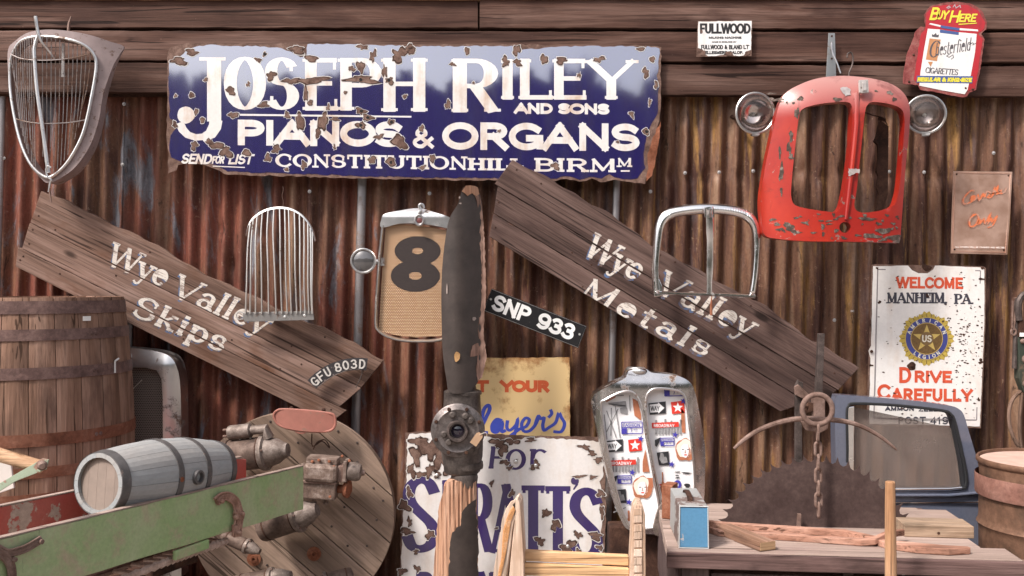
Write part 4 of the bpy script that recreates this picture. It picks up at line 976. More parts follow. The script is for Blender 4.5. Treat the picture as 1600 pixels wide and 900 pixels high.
for x, y in [(736, 655), (695, 676), (728, 648), (703, 688), (708, 646)]:
    mb = MB(); mb.lathe([(.016, 0), (.016, .012), (.011, .014), (.010, .022)], t.pt(x, y, .105), (0, -1, 0), 12); mb.obj('nut', HB, t.o)
tg = T('luggage_tag', 745, 686, 4.36, 'small brown card tag tied to the propeller hub', 'tag', ang=35)
mb = MB(); mb.prism([(-.017, -.030), (.017, -.030), (.017, .022), (.009, .032), (-.009, .032), (-.017, .022)], 0, .0015); mb.obj('card', flat('tag_card', (.42, .26, .16), .8), tg.o)
mb = MB(); mb.tube(smooth_path([(0, -.003, .024), (.008, -.006, .04), (.02, -.004, .048), (.03, -.001, .036), (.034, 0, .02)], 5), .0014, 5); mb.obj('string', flat('string', (.6, .52, .42), .9), tg.o)
# broken lower blade
lo = jag([(708, 748), (724, 751), (733, 758), (744, 752), (744, 800), (746, 850), (746, 905), (737, 960), (672, 960), (678, 880), (684, 800), (694, 758), (700, 752)], 7, 1.5, rr)
mb = MB(); mb.sheet(t.ring(lo), h=lambda u, v: .045 + .04 * max(0, 1 - ((u + .01) / .1) ** 2) + .004 * math.sin(u * 320 + v * 9), thick=.07, grid=.008); mb.obj('splintered_lower_blade', W_['splinter'], t.o, label='splintered orange-brown broken end of the blade')
dk = jag([(722, 800), (732, 788), (744, 780), (747, 850), (747, 960), (698, 960), (701, 900), (704, 850), (707, 830), (714, 822), (720, 820)], 5, 1.6, rr)
mb = MB(); mb.sheet(t.ring(dk), h=lambda u, v: .051 + .04 * max(0, 1 - ((u + .01) / .1) ** 2), thick=.02, grid=.014); mb.obj('dark_blade_remnant', DK.m, t.o)
mb = MB(); mb.tube([t.pt(710, 950, .05), t.pt(712, 1100, .03), t.pt(712, 1130, .03)], [.07, .06, .06], 12, flat=(1, .5)); mb.obj('blade_foot', DK.m, t.o)

# ------------------------------------------------------------------ number plates
t = T('number_plate', 836, 497, 4.80, 'black number plate SNP 933 hanging tilted between the propeller and the right plank board', 'number plate', ang=21.6)
mb = MB(); s = t.s; mb.prism([(-80 * s, -19 * s), (80 * s, -19 * s), (80 * s, 18 * s), (-80 * s, 18 * s)], 0, .003); mb.obj('plate', flat('black_plate', (.012, .011, .013), .35, .3, 30, 0, .5, (.08, .07, .07), -.02), t.o, bevel=.001)
mb = MB(); gl = layout('SNP', -71, -6, 13, -13, 5.6, space=.2) + layout('933'.replace('3', '3'), 8, 68, 13, -13, 5.6, space=.2) if False else layout('SNP', -70, -9, 12.5, -13, 5.6, space=.16)
GL['r'], keep = GL['3r'], GL['r']
gl += layout('9rr', 5, 66, 12.5, -13, 5.6, space=.18); GL['r'] = keep
letters(t.o, gl, lambda a, b: (a * s, -b * s), .0040, flat('white_plate_paint', (.82, .80, .79), .5, .1))
mb = MB(); mb.tube([(x * s, -.003, y * s) for x, y in [(-79, -18), (79, -18), (79, 17), (-79, 17)]], .0012, 4, True); mb.obj('edge_bead', CHR2, t.o)
mb = MB(); [mb.lathe([(.006, 0), (.005, .002)], (x * s, -.003, 2 * s), (0, -1, 0), 10) for x in (-75, 74)]; mb.obj('screw', ALU, t.o)

t = T('number_plate', 531, 582, 4.76, 'small curved black number plate GFU 803D on the lower end of the Skips board', 'number plate')
def arcband(r, a): # arc through (487,597) -> (574,563)
    cx_, cy_ = 560, 666; return (cx_ + r * math.cos(R(a)), cy_ - r * math.sin(R(a)))
mb = MB(); mb.prism(t.ring([arcband(107, a) for a in range(82, 140, 4)] + [arcband(88, a) for a in range(138, 80, -4)]), 0, .003); mb.obj('plate', flat('black_plate_worn', (.03, .025, .028), .5, .5, 30, 0, 0, (.25, .2, .19), .0), t.o)
mb = MB()
GL['r'] = GL['3r']
for g, a in zip('GFU80rD', [134, 127, 119.5, 109, 101.5, 94, 86.5]):
    gl = layout(g, -5, 5, 7.3, -7.3, 2.6, 2.3)
    th = R(90 - a); cx_, cy_ = arcband(97.5, a)
    print_on(mb, [[[(cx_ + x * math.cos(th) - y * math.sin(th), cy_ + x * math.sin(th) + y * math.cos(th)) for x, y in q] for q in gg] for gg in gl], t.uv, .006)
GL['r'] = keep
mb.obj('raised_lettering', flat('pale_letters', (.55, .51, .48), .5, .5, 60), t.o)
mb = MB(); mb.tube(smooth_path(t.path([(487, 598), (497, 604), (520, 588), (545, 578), (560, 577), (566, 583), (556, 606)], .002), 5), .0022, 5); mb.obj('wire_edge', IRON, t.o)

# ------------------------------------------------------------------ chrome twin-opening grille
t = T('radiator_grille', 1102, 392, 4.70, 'bright chrome square grille frame with one centre bar, hung over the right plank board', 'grille')
fr = sp2([(1026, 458), (1024, 420), (1028, 370), (1033, 348), (1046, 335), (1072, 329), (1105, 327), (1138, 329), (1163, 336), (1176, 349), (1181, 370), (1179, 420), (1174, 460)], 5, False)
V = []; prf = [(-8, 0), (-6.5, .022), (-2, .034), (3, .036), (6, .026), (7, .012), (6, .0)]
pp = [Vector((x, y)) for x, y in fr]; n = len(pp)
Vv = []
for i, p in enumerate(pp):
    d = (pp[min(i + 1, n - 1)] - pp[max(i - 1, 0)]).normalized(); nr = Vector((d.y, -d.x))
    wd = 1.15 if p.y < 345 else (.75 + .35 * max(0, (400 - p.y) / 60) if p.y < 400 else .75)
    for k, (a, w_) in enumerate(prf):
        q = p + nr * (-a) * wd; Vv.append(t.pt(q.x, q.y, w_))
K = len(prf)
mb = MB(); mb.add(Vv, [(i * K + k, i * K + (k + 1), (i + 1) * K + (k + 1), (i + 1) * K + k) for i in range(n - 1) for k in range(K - 1)], True); o = mb.obj('frame', CHRC, t.o, ang=70)
m_ = o.modifiers.new('thick', 'SOLIDIFY'); m_.thickness = .003
mb = MB()
for i in range(34):
    x = 1040 + 130 * i / 33
    if 1096 < x < 1114: continue
    y = 336 - 9 * (1 - ((x - 1105) / 68) ** 2) + (3 if x < 1046 or x > 1164 else 0); tilt = (x - 1105) / 68 * 3
    mb.tube([t.pt(x + tilt * .9, y - 4.5, .026), t.pt(x, y - .5, .0355), t.pt(x - tilt * .9, y + 4, .031)], [.0025, .0030, .0025], 6)
mb.obj('flutes', CHRC, t.o, kind='stuff')
mb = MB(); mb.tube(smooth_path([t.pt(1104, 325, .045), t.pt(1106, 345, .045), t.pt(1107, 400, .034), t.pt(1106, 459, .03)], 5), [.024] * 3 + [.019] * 5 + [.016] * 5 + [.013] * 3, 10, up=(1, 0, 0), flat=(1, .6)); mb.obj('centre_bar', CHRC, t.o)
for x in (1098, 1105, 1111): MB().tube([t.pt(x, 327, .062), t.pt(x, 341, .060)], .004, 6).obj('centre_rib', CHRC, t.o)
mb = MB(); mb.tube(t.path([(1022, 457), (1065, 459), (1106, 460), (1140, 461), (1178, 463)], .022), .0125, 8, flat=(1, .8)); mb.obj('bottom_bar', CHRC, t.o)
mb = MB(); mb.prism(t.ring([(1024, 425), (1020, 440), (1021, 464), (1034, 462), (1033, 446)]), .01, .03); mb.obj('bottom_corner', CHRC, t.o, bevel=.003)
t2 = T('hanging_wire', 1106, 400, 4.74, 'thin wire holding up the chrome square grille, brown twist of tape at its lower end', 'wire')
mb = MB(); mb.tube(smooth_path(t2.path([(1113, 275), (1110, 300), (1107, 320), (1106, 326)]), 4), .0011, 5); mb.obj('wire', IRON, t2.o)
mb = MB(); mb.tube(t2.path([(1107, 462, .08), (1106, 475, .08), (1106, 492, .08)]), [.0015, .006, .007], 6); mb.obj('tape_twist', RUO, t2.o)

# ------------------------------------------------------------------ big red grille shell with lamps
t = T('tractor_grille', 1306, 250, 4.70, 'large domed red tractor grille shell with two tall openings and flaking paint', 'grille', wref=.10)
out = sp2([(1194, 355), (1198, 367), (1212, 373), (1254, 378), (1320, 379), (1390, 380), (1399, 378), (1402, 353), (1410, 266), (1418, 203), (1419, 165), (1411, 145), (1392, 131), (1360, 122), (1317, 118), (1279, 122), (1248, 133), (1226, 147), (1215, 170), (1208, 203), (1197, 266), (1191, 312)], 4)
hl = sp2([(1248, 174), (1267, 168), (1290, 165), (1312, 164), (1321, 169), (1322, 188), (1318, 250), (1308, 312), (1300, 331), (1286, 333), (1244, 325), (1233, 313), (1233, 284), (1239, 219), (1243, 186)], 3)
hr = sp2([(1346, 169), (1354, 164), (1379, 166), (1401, 172), (1408, 186), (1407, 213), (1400, 284), (1394, 312), (1384, 326), (1348, 334), (1332, 333), (1325, 324), (1329, 297), (1338, 213), (1342, 178)], 3)
hc = [(1311 + 9 * math.cos(a), 357 + 8.5 * math.sin(a)) for a in [2 * math.pi * k / 16 for k in range(16)]]
def rh(u, v):
    e = abs(u - .04) / .37; q = .115 * (1 - min(1, e) ** 3.0); tp = max(0, v - .20) / .20; q -= .09 * min(1, tp) ** 2.2
    return q + .07
RP = MT('chipped_red_paint', .36); v = RP.coord((1, 1, 1)); n = RP.noise(v, 13, 8, .68, .6); n2 = RP.noise(v, 3.5, 4, .6)
sxr = RP.node('ShaderNodeSeparateXYZ'); RP.link(v, sxr.inputs[0])
tco = RP.node('ShaderNodeTexCoord'); spx = RP.node('ShaderNodeSeparateXYZ'); RP.link(tco.outputs['Object'], spx.inputs[0])
low = RP.ramp(RP.math('ADD', RP.math('MULTIPLY', spx.outputs[2], 1.2), .5), [(.03, .06), (.2, .0)])
chn = RP.math('ADD', n, low)
ck = RP.mask(chn, .660, .668); rimk = RP.mask(chn, .648, .655)
dust = RP.mix(RP.math('MULTIPLY', RP.mask(spx.outputs[2], .20, .38), .85), RP.mix(RP.mask(n2, .4, .7), (.28, .010, .006), (.40, .024, .008)), (.38, .20, .18))
c = RP.mix(rimk, dust, (.36, .27, .24)); c = RP.mix(ck, c, RP.mix(RP.noise(v, 40, 4), (.05, .035, .03), (.17, .12, .10)))
c = RP.mix(RP.math('MULTIPLY', RP.mask(RP.noise(v, 7, 7, .72, .8), .56, .66), .55), c, (.10, .012, .008)); c = RP.mix(RP.mask(RP.noise(v, 34, 6, .78), .655, .67), c, (.05, .03, .025)); RP.set('Base Color', c).set('Coat Weight', RP.math('SUBTRACT', .45, RP.math('MULTIPLY', ck, .45))); RP.set('Coat Roughness', .25); RP.bump(RP.mix(.8, n, RP.ramp(ck, [(0, 1.0), (1, 0.0)])), .25, .003)
mb = MB(); mb.sheet(t.ring(out), [t.ring(hl), t.ring(hr), t.ring(hc)], h=rh, thick=.01, grid=.02, skirt=lambda u, v: rh(u, v) - .06)
mb.obj('shell', RP.m, t.o, ang=50)
DKI = flat('dark_red_inside', (.05, .012, .01), .8)
mb = MB(); mb.tube([t.pt(x, y, rh(*t.uv(x, y)) + .003) for x, y in [(1331, 150), (1328, 200), (1322, 260), (1315, 320), (1312, 345)]], [.014, .012, .011, .010, .008], 8, up=(1, 0, 0)); mb.obj('centre_ridge', RP.m, t.o)
mb = MB(); mb.prism(t.ring([(1331, 132), (1345, 131), (1346, 151), (1332, 152)]), rh(.07, .25), rh(.07, .25) + .016); mb.prism(t.ring([(1335, 136), (1342, 135), (1342, 148), (1336, 149)]), rh(.07, .25) + .016, rh(.07, .25) + .022); mb.obj('top_badge', flat('worn_white_badge', (.55, .5, .48), .4, .4, 30, .4, 0, (.2, .15, .13), .02), t.o, bevel=.002)
mb = MB(); rr = random.Random(9); patch(mb, jag([(1307, 141), (1315, 139), (1322, 142), (1321, 152), (1313, 155), (1310, 150)], 2.5, 1.3, rr), t.uv, .004, 0, rh); mb.obj('bare_metal_scar', flat('bare_scar', (.42, .37, .36), .4, .6, 30, .4), t.o)
mb = MB(); patch(mb, jag([(1314, 267), (1331, 268), (1331, 275), (1325, 274), (1319, 277), (1314, 279)], 2.5, 1.2, rr), t.uv, .0085, 0, lambda u, v: rh(u, v) + .008); mb.obj('tape_mark', flat('tape_grey', (.40, .34, .33), .6, .6, 60), t.o)
mb = MB()
for k in range(46):
    x, y = (rr.uniform(1205, 1400), rr.uniform(336, 376)) if k < 38 else (rr.choice([rr.uniform(1205, 1236), rr.uniform(1230, 1400)]), rr.uniform(140, 165))
    if (x - 1311) ** 2 + (y - 357) ** 2 < 160: continue
    patch(mb, blob(x, y, rr.uniform(1.5, 7), rr.uniform(1, 3), rr, 12, .5), t.uv, .0015, 0, rh)
for x, y, a, b in [(1229, 355, 7, 6), (1277, 356, 3, 4), (1240, 180, 3, 9), (1232, 215, 3, 8), (1229, 233, 3, 9), (1232, 247, 4, 4), (1300, 160, 8, 2.5), (1385, 148, 6, 3), (1391, 158, 4, 3), (1246, 157, 5, 3), (1219, 270, 3, 14), (1217, 240, 2, 9), (1219, 300, 2, 6), (1388, 372, 12, 4), (1352, 370, 14, 4), (1372, 362, 11, 5), (1345, 344, 14, 2.5)]: patch(mb, blob(x, y, a, b, rr, 14, .4), t.uv, .0016, 0, rh)
mb.obj('paint_flakes', kind='stuff', parent=t.o, mats=rusty('flaked_primer', (.03, .02, .016), (.09, .065, .055), (.30, .25, .22), 30))
mb = MB(); mb.tube([t.pt(1352, 168, .02), t.pt(1375, 174, .0), t.pt(1392, 178, .0), t.pt(1398, 190, .01)], .003, 5); mb.tube([t.pt(1385, 180, 0), t.pt(1396, 182, .0)], .008, 6); mb.obj('inner_rod', RUD, t.o)
mb = MB(); mb.prism(t.ring([(1391, 180), (1405, 190), (1404, 300), (1396, 324), (1386, 325), (1390, 300), (1387, 290), (1389, 270), (1386, 262), (1389, 240), (1388, 220), (1382, 214), (1386, 206)]), -.05, -.03); mb.obj('inner_flange', RUD, t.o)
def headlamp(x, y, rx, label, yaw, roll_, wear):
    t = T('headlamp', x, y, 4.66, label, 'headlamp', 'headlamps beside the red grille', euler=(R(4), 0, R(yaw)))
    r = rx * t.s
    mb = MB(); mb.lathe([(.012, -.12), (r * .5, -.10), (r * .85, -.06), (r * 1.0, -.02), (r * .99, .0)], (0, 0, 0), (0, -1, 0), 36, capb=False); mb.obj('bowl', RUD, t.o)
    mb = MB(); mb.tube([(r * math.cos(a), -.002, r * math.sin(a)) for a in [2 * math.pi * k / 48 for k in range(48)]], .0065, 8, True); mb.obj('rim', CHR2, t.o)
    mb = MB(); mb.lathe([(r * .97, .0), (r * .92, -.02), (r * .8, -.042), (r * .6, -.062), (r * .4, -.074), (r * .2, -.080), (.001, -.082)], (0, 0, 0), (0, -1, 0), 36, capa=False); mb.obj('reflector', REFL, t.o)
    mb = MB(); mb.lathe([(.009, -.05), (.010, -.02), (.006, -.01), (.001, -.008)], (0, 0, 0), (0, -1, 0), 12); mb.obj('bulb', flat('bulb_glass', (.6, .55, .5), .15, .1, 20, 0, 1), t.o)
    mb = MB(); mb.lathe([(r * .97, .003), (r * .7, .012), (r * .35, .018), (.001, .02)], (0, 0, 0), (0, -1, 0), 32, capa=False); mb.obj('lens', GLASS, t.o)
    mb = MB(); mb.box(-.016, .016, -.01, .012, -r - .014, -r + .002); mb.lathe([(.005, 0), (.005, .02)], (0, -.006, -r - .006), (1, 0, 0), 8); mb.obj('rim_clip', CHR2, t.o)
    mb = MB(); mb.tube([(0, .09, 0), (0, .14, .0), (0, .36, .02)], .012, 8); mb.obj('mounting_stem', RUD, t.o)
REFL = chrome('lamp_reflector', (.62, .52, .49), .12, .05, (.16, .09, .07), 7)
def glassmat(name, dust, amt, tint=(1, 1, 1), rough=.02):
    m = MT(name, rough); nt = m.nt; out = nt.nodes['Material Output']
    tr = m.node('ShaderNodeBsdfTransparent'); tr.inputs[0].default_value = (*tint, 1)
    gl_ = m.node('ShaderNodeBsdfGlossy'); gl_.inputs['Roughness'].default_value = .03
    fr_ = m.node('ShaderNodeFresnel'); fr_.inputs[0].default_value = 1.5
    mx = m.node('ShaderNodeMixShader'); m.link(fr_.outputs[0], mx.inputs[0]); m.link(tr.outputs[0], mx.inputs[1]); m.link(gl_.outputs[0], mx.inputs[2])
    df = m.node('ShaderNodeBsdfDiffuse'); df.inputs[0].default_value = (*dust, 1)
    mx2 = m.node('ShaderNodeMixShader'); n = m.noise(m.coord((3, 3, 3)), 2.2, 6, .65, .3)
    m.link(m.ramp(n, [(.25, amt * .75), (.75, min(1, amt * 1.3))]), mx2.inputs[0]); m.link(mx.outputs[0], mx2.inputs[1]); m.link(df.outputs[0], mx2.inputs[2])
    m.link(mx2.outputs[0], out.inputs['Surface']); return m.m
GLASS = glassmat('lamp_glass', (.4, .35, .33), .03)
headlamp(1180, 177, 31, 'round headlamp with mirrored bowl on the left of the red grille', 8, 0, 0)
headlamp(1446, 179, 29, 'round headlamp with reddish mirrored bowl on the right of the red grille', -14, 0, 0)
t = T('wall_bracket', 1299, 90, 4.83, 'grey steel strip bracket screwed to the top boards above the red grille', 'bracket')
mb = MB(); mb.prism(t.ring([(1294, 52), (1304, 52), (1306, 124), (1290, 124)]), 0, .006); mb.obj('steel_strip', STEELM, t.o, bevel=.001)
mb = MB(); mb.tube(smooth_path([t.pt(1299, 66, .006), t.pt(1298, 82, .02), t.pt(1303, 100, .04), t.pt(1308, 118, .05)], 4), .004, 6); mb.obj('wire_loop', CHR2, t.o)
mb = MB(); [mb.lathe([(.005, 0), (.005, .003)], t.pt(1299, y, .006), (0, -1, 0), 8) for y in (57, 67, 78, 92)]; mb.obj('hole_rivets', RUD, t.o)
t = T('hanging_hook', 1322, 105, 4.70, 'bent wire hook holding up the top of the red grille', 'hook')
mb = MB(); mb.tube(smooth_path(t.path([(1318, 94), (1319, 88), (1324, 86), (1327, 93), (1326, 105), (1321, 118), (1321, 130)], .05), 5), .0042, 7); mb.obj('hook_wire', IRON, t.o)

# ------------------------------------------------------------------ copper plaque
t = T('copper_plaque', 1532, 332, 4.86, 'copper-coloured metal plaque with faint orange script Corvettes Only, right of the red grille', 'plaque')
CP = MT('dull_copper', .38, .75); n = CP.noise(CP.coord(), 9, 7, .65); CP.set('Base Color', CP.mix(CP.mask(n, .35, .7), (.58, .34, .25), (.74, .50, .40))).set('Roughness', CP.ramp(n, [(.3, .3), (.7, .5)])); CP.bump(n, .2, .003)
mb = MB(); mb.sheet(t.ring([(1487, 268), (1579, 269), (1571, 398), (1483, 396)]), h=lambda u, v: .018 + .003 * math.sin(u * 14) * math.cos(v * 9), thick=.003, grid=.03); mb.obj('plate', CP.m, t.o)
mb = MB(); mb.tube([t.pt(x, y, .019) for x, y in [(1490, 271), (1576, 272), (1568, 395), (1486, 393)]], .0022, 5, True); mb.obj('raised_border', CP.m, t.o)
OR = MT('faded_orange_script', .6); n = OR.noise(OR.coord(), 26, 6, .7); OR.set('Base Color', OR.mix(OR.mask(n, .5, .58), (.62, .16, .06), (.42, .24, .18)))
mb = MB()
for s_, k in (([(1519, 299), (1513, 299), (1503, 310), (1503, 319), (1512, 317), (1519, 312), (1520, 307), (1515, 308), (1515, 315), (1523, 310), (1525, 305), (1527, 314), (1533, 303), (1535, 309), (1539, 300), (1545, 303), (1540, 309), (1546, 308), (1551, 293), (1549, 305), (1556, 291), (1554, 304), (1562, 297), (1559, 303), (1566, 301), (1569, 294)], 1.9), ([(1519, 335), (1512, 344), (1513, 354), (1521, 352), (1526, 342), (1523, 335), (1517, 338)], 2.0), ([(1524, 352), (1528, 343), (1528, 350), (1534, 342), (1536, 350), (1545, 333), (1540, 350), (1546, 341), (1546, 348), (1555, 337), (1548, 352), (1540, 356)], 1.8), ([(1543, 304), (1560, 300)], 1.2)):
    pth = [(p[0], p[1]) for p in smooth_path([(a, b, 0) for a, b in s_], 3)]; print_on(mb, [[[tuple(p) for p in q] for q in stroke(pth, k * .7, k * .55)]], t.uv, .0225)
mb.obj('orange_script', OR.m, t.o)
mb = MB(); print_on(mb, rotl(layout('ALL OTHERS WILL BE CRUSHED AND MELTED', 1489, 1566, 388, 385.4, .8, .7, space=.2), 1528, 387, .8), t.uv, .0225); mb.obj('small_print', flat('pale_print', (.7, .6, .55), .6), t.o)
mb = MB(); [mb.lathe([(.005, 0), (.004, .003)], t.pt(x, y, .018), (0, -1, 0), 8) for x, y in [(1492, 273), (1573, 275), (1566, 391), (1489, 390)]]; mb.obj('pin', RUD, t.o)

# ------------------------------------------------------------------ Manheim sign
t = T('enamel_sign', 1448, 540, 4.83, 'tall white enamel sign WELCOME MANHEIM, PA. DRIVE CAREFULLY with a gold and blue star badge', 'sign')
hz = lambda u, v: .004 * math.sin(u * 6 + v * 3)
rr = random.Random(14)
mb = MB(); mb.sheet(t.ring([(1362, 414), (1366, 413), (1536, 416), (1540, 419), (1539, 500), (1532, 669), (1356, 664), (1354, 660), (1358, 540)]), h=lambda u, v: .003 + hz(u, v), thick=.003, grid=.04); mb.obj('rusted_back_plate', RC, t.o)
WE = enamel('white_enamel_glossy', (.78, .74, .72), (.55, .36, .22), .35, coat=1.0)
mb = MB(); mb.sheet(t.ring(jag([(1364, 416), (1418, 415), (1424, 422), (1434, 427), (1448, 427), (1457, 421), (1460, 415), (1532, 418), (1537, 421), (1537, 500), (1530, 666), (1358, 662), (1358, 640), (1360, 560), (1357, 548), (1361, 540)], 8, .4, rr)), h=lambda u, v: .0045 + hz(u, v), thick=None, grid=.04); mb.obj('enamel_face', WE, t.o)
mb = MB()
for pl in ([(1371, 421), (1531, 423), (1525, 656), (1365, 653)],):
    for i in range(4): print_on(mb, [[[tuple(p) for p in q] for q in stroke([pl[i], pl[(i + 1) % 4]], .8, .8)]], t.uv, .0052, 0, hz)
mb.obj('border_line', flat('grey_line', (.22, .19, .2), .6), t.o)
REDP = flat('red_orange_print', (.62, .085, .035), .45, .25, 30)
mb = MB(); gl = layout('WELCOME', 1400, 1503, 450, 432, 4.0, space=.2) + layout('D', 1404, 1423, 598, 573, 5) + layout('RIVE', 1428, 1486, 597, 578, 4.6, space=.2) + layout('C', 1371, 1391, 624, 600, 5) + layout('AREFULLY', 1393, 1518, 626, 606, 4.6, space=.22)
gl = [[[(x, y + .012 * (x - 1370)) for x, y in q] for q in g_] for g_ in gl]
letters(t.o, gl, t.uv, .0054, REDP, hz)
mb = MB(); gl = layout('MANHEIM,', 1385, 1479, 474, 457, 4.2, 2, serif=3.6, sh=2, space=.16) + layout('PA.', 1490, 1520, 475, 459, 4.2, 2, serif=3.4, sh=2, space=.16) + layout('AMMON', 1383, 1428, 642, 635, 2, space=.25) + layout('ZELLERS', 1435, 1488, 643, 636, 2, space=.25) + layout('POST', 1403, 1446, 663, 651, 2.2, space=.4) + layout('419', 1453, 1481, 663, 651, 2.2, space=.3)
letters(t.o, gl, t.uv, .0054, flat('dark_blue_grey', (.045, .042, .06), .6, .5, 60), hz)
for k in range(230):
    x = rr.uniform(1370, 1530) if k < 70 else min(1533, rr.gauss(1505, 18)); y = rr.uniform(425, 655) if k < 110 else rr.gauss(545, 38)
    a = rr.uniform(.5, 2.2); patch(mb, blob(x, y, a, a * rr.uniform(.3, .8), rr, 6, .5), t.uv, .0056, 0, hz)
for x, y, a, b in [(1374, 472, 3, 2.5), (1447, 418, 7, 6), (1448, 462, 3, 3), (1533, 436, 5, 2), (1361, 571, 3, 2), (1531, 566, 4, 2), (1528, 624, 2, 3), (1370, 419, 2, 2), (1534, 419, 3, 2), (1500, 445, 3, 1)]: patch(mb, blob(x, y, a, b, rr, 10, .4), t.uv, .0056, 0, hz)
mb.obj('rust_pits', RUD, t.o, kind='stuff')
EX, EY = 1447, 529
def circ(r, n=40): return [(EX + r * math.cos(2 * math.pi * k / n), EY + r * math.sin(2 * math.pi * k / n)) for k in range(n)]
mb = MB(); pts = []
for k in range(64):
    a = 2 * math.pi * k / 64; r = (41.5 if k % 2 else 38) + 2.2 * math.cos(a * 8); pts.append((EX + r * math.cos(a), EY + r * math.sin(a)))
patch(mb, pts, t.uv, .0056, 0, hz); mb.obj('badge_gold_rays', flat('gold_print', (.50, .36, .07), .45, .5, 120), t.o)
mb = MB()
for k in range(32):
    a = 2 * math.pi * k / 32; print_on(mb, [[[tuple(p) for p in q] for q in stroke([(EX + 34 * math.cos(a), EY + 34 * math.sin(a)), (EX + 39 * math.cos(a), EY + 39 * math.sin(a))], .5, .5)]], t.uv, .0060, 0, hz)
mb.obj('badge_ray_lines', flat('dark_gold_print', (.14, .09, .03), .5), t.o)
mb = MB(); patch(mb, circ(33), t.uv, .0062, 0, hz); mb.obj('badge_blue_ring', flat('blue_ring', (.05, .06, .24), .4), t.o)
mb = MB(); patch(mb, circ(24.5), t.uv, .0066, 0, hz); mb.obj('badge_bronze_disc', flat('bronze_print', (.16, .09, .03), .45, .5, 90), t.o)
mb = MB()
star = [(EX + (22 if k % 2 == 0 else 9) * math.sin(math.pi * k / 5), EY - (22 if k % 2 == 0 else 9) * math.cos(math.pi * k / 5)) for k in range(10)]
patch(mb, star, t.uv, .0070, 0, hz)
print_on(mb, [[[tuple(p) for p in q] for q in stroke([(EX + 24.5 * math.cos(a), EY + 24.5 * math.sin(a)) for a in [2 * math.pi * k / 40 for k in range(41)]], .5, .5)]], t.uv, .0072, 0, hz)
print_on(mb, [[[tuple(p) for p in q] for q in stroke([(EX + 33 * math.cos(a), EY + 33 * math.sin(a)) for a in [2 * math.pi * k / 40 for k in range(41)]], .5, .5)]], t.uv, .0072, 0, hz)
mb.obj('badge_star', flat('gold_star', (.56, .40, .12), .4, .3, 90), t.o)
mb = MB(); patch(mb, circ(10.5, 24), t.uv, .0076, 0, hz); mb.obj('badge_centre', flat('bronze_centre', (.20, .12, .05), .45, .4, 90), t.o)
mb = MB(); gl = layout('US', EX - 7.5, EX + 7.5, EY + 5.5, EY - 5.5, 1.9, space=.2)
def around(txt, r, a0, a1, H, tk, flip=False):
    out = []
    for i, ch in enumerate(txt):
        a = R(a0 + (a1 - a0) * i / (len(txt) - 1)); wd = GL[ch][0] * H * .9
        for g_ in layout(ch, -wd / 2, wd / 2, H / 2, -H / 2, tk):
            th = a if not flip else a + math.pi
            out.append([[(EX + r * math.sin(a) + x * math.cos(th) - y * math.sin(th), EY - r * math.cos(a) + x * math.sin(th) + y * math.cos(th)) for x, y in q] for q in g_])
    return out
gl += around('AMERICAN', 28.7, -70, 70, 6.2, 1.2) + around('LEGION', 28.7, 218, 142, 6.2, 1.2, True)
print_on(mb, gl, t.uv, .0080, 0, hz); mb.obj('badge_lettering', flat('pale_gold_print', (.70, .66, .56), .5), t.o, kind='stuff')
mb = MB(); patch(mb, blob(1424, 572, 7, 6.5, rr, 16, .15), t.uv, .0060, 0, hz); mb.obj('rust_spot', RUD, t.o)
for x, y in [(1447, 419), (1424, 572), (1361, 549), (1531, 562)]: mb = MB(); mb.lathe([(.008, 0), (.008, .003), (.004, .005)], t.pt(x, y, .006), (0, -1, 0), 10); mb.obj('screw', RUD, t.o)

# ------------------------------------------------------------------ yellow sign
t = T('tin_sign', 800, 620, 4.83, 'faded yellow tin sign with orange GET YOUR and blue script, behind the propeller hub', 'sign')
rr = random.Random(17)
YE = MT('faded_yellow', .45); v = YE.coord((1, 1, 1)); n = YE.noise(v, 8, 8, .7); spx = YE.node('ShaderNodeSeparateXYZ'); tco = YE.node('ShaderNodeTexCoord'); YE.link(tco.outputs['Object'], spx.inputs[0])
ed = YE.math('ADD', n, YE.math('MULTIPLY', YE.mask(spx.outputs[2], .12, .21), .20)); ed = YE.math('ADD', ed, YE.math('MULTIPLY', YE.mask(spx.outputs[0], .24, .30), .14))
c = YE.mix(YE.mask(ed, .56, .70), (.70, .49, .24), (.36, .17, .06)); c = YE.mix(YE.mask(ed, .72, .76), c, (.12, .05, .025)); c = YE.mix(YE.mask(YE.noise(v, 60, 6, .8), .66, .69), c, (.2, .1, .05)); YE.set('Base Color', c)
mb = MB(); mb.sheet(t.ring(jag([(700, 560), (890, 558), (891, 684), (700, 684)], 8, .6, rr)), h=lambda u, v: .003 + .002 * math.sin(u * 9), thick=.003, grid=.03); mb.obj('sign_plate', YE.m, t.o)
hz = lambda u, v: .002 * math.sin(u * 9)
letters(t.o, layout('GET', 706, 763, 613, 594, 5.6, space=.16) + layout('YOUR', 782, 858, 613, 594, 6, space=.14), t.uv, .0036, flat('orange_red_print', (.60, .10, .03), .5, .3, 40, 0, 0, (.7, .49, .24), -.03), hz)
mb = MB()
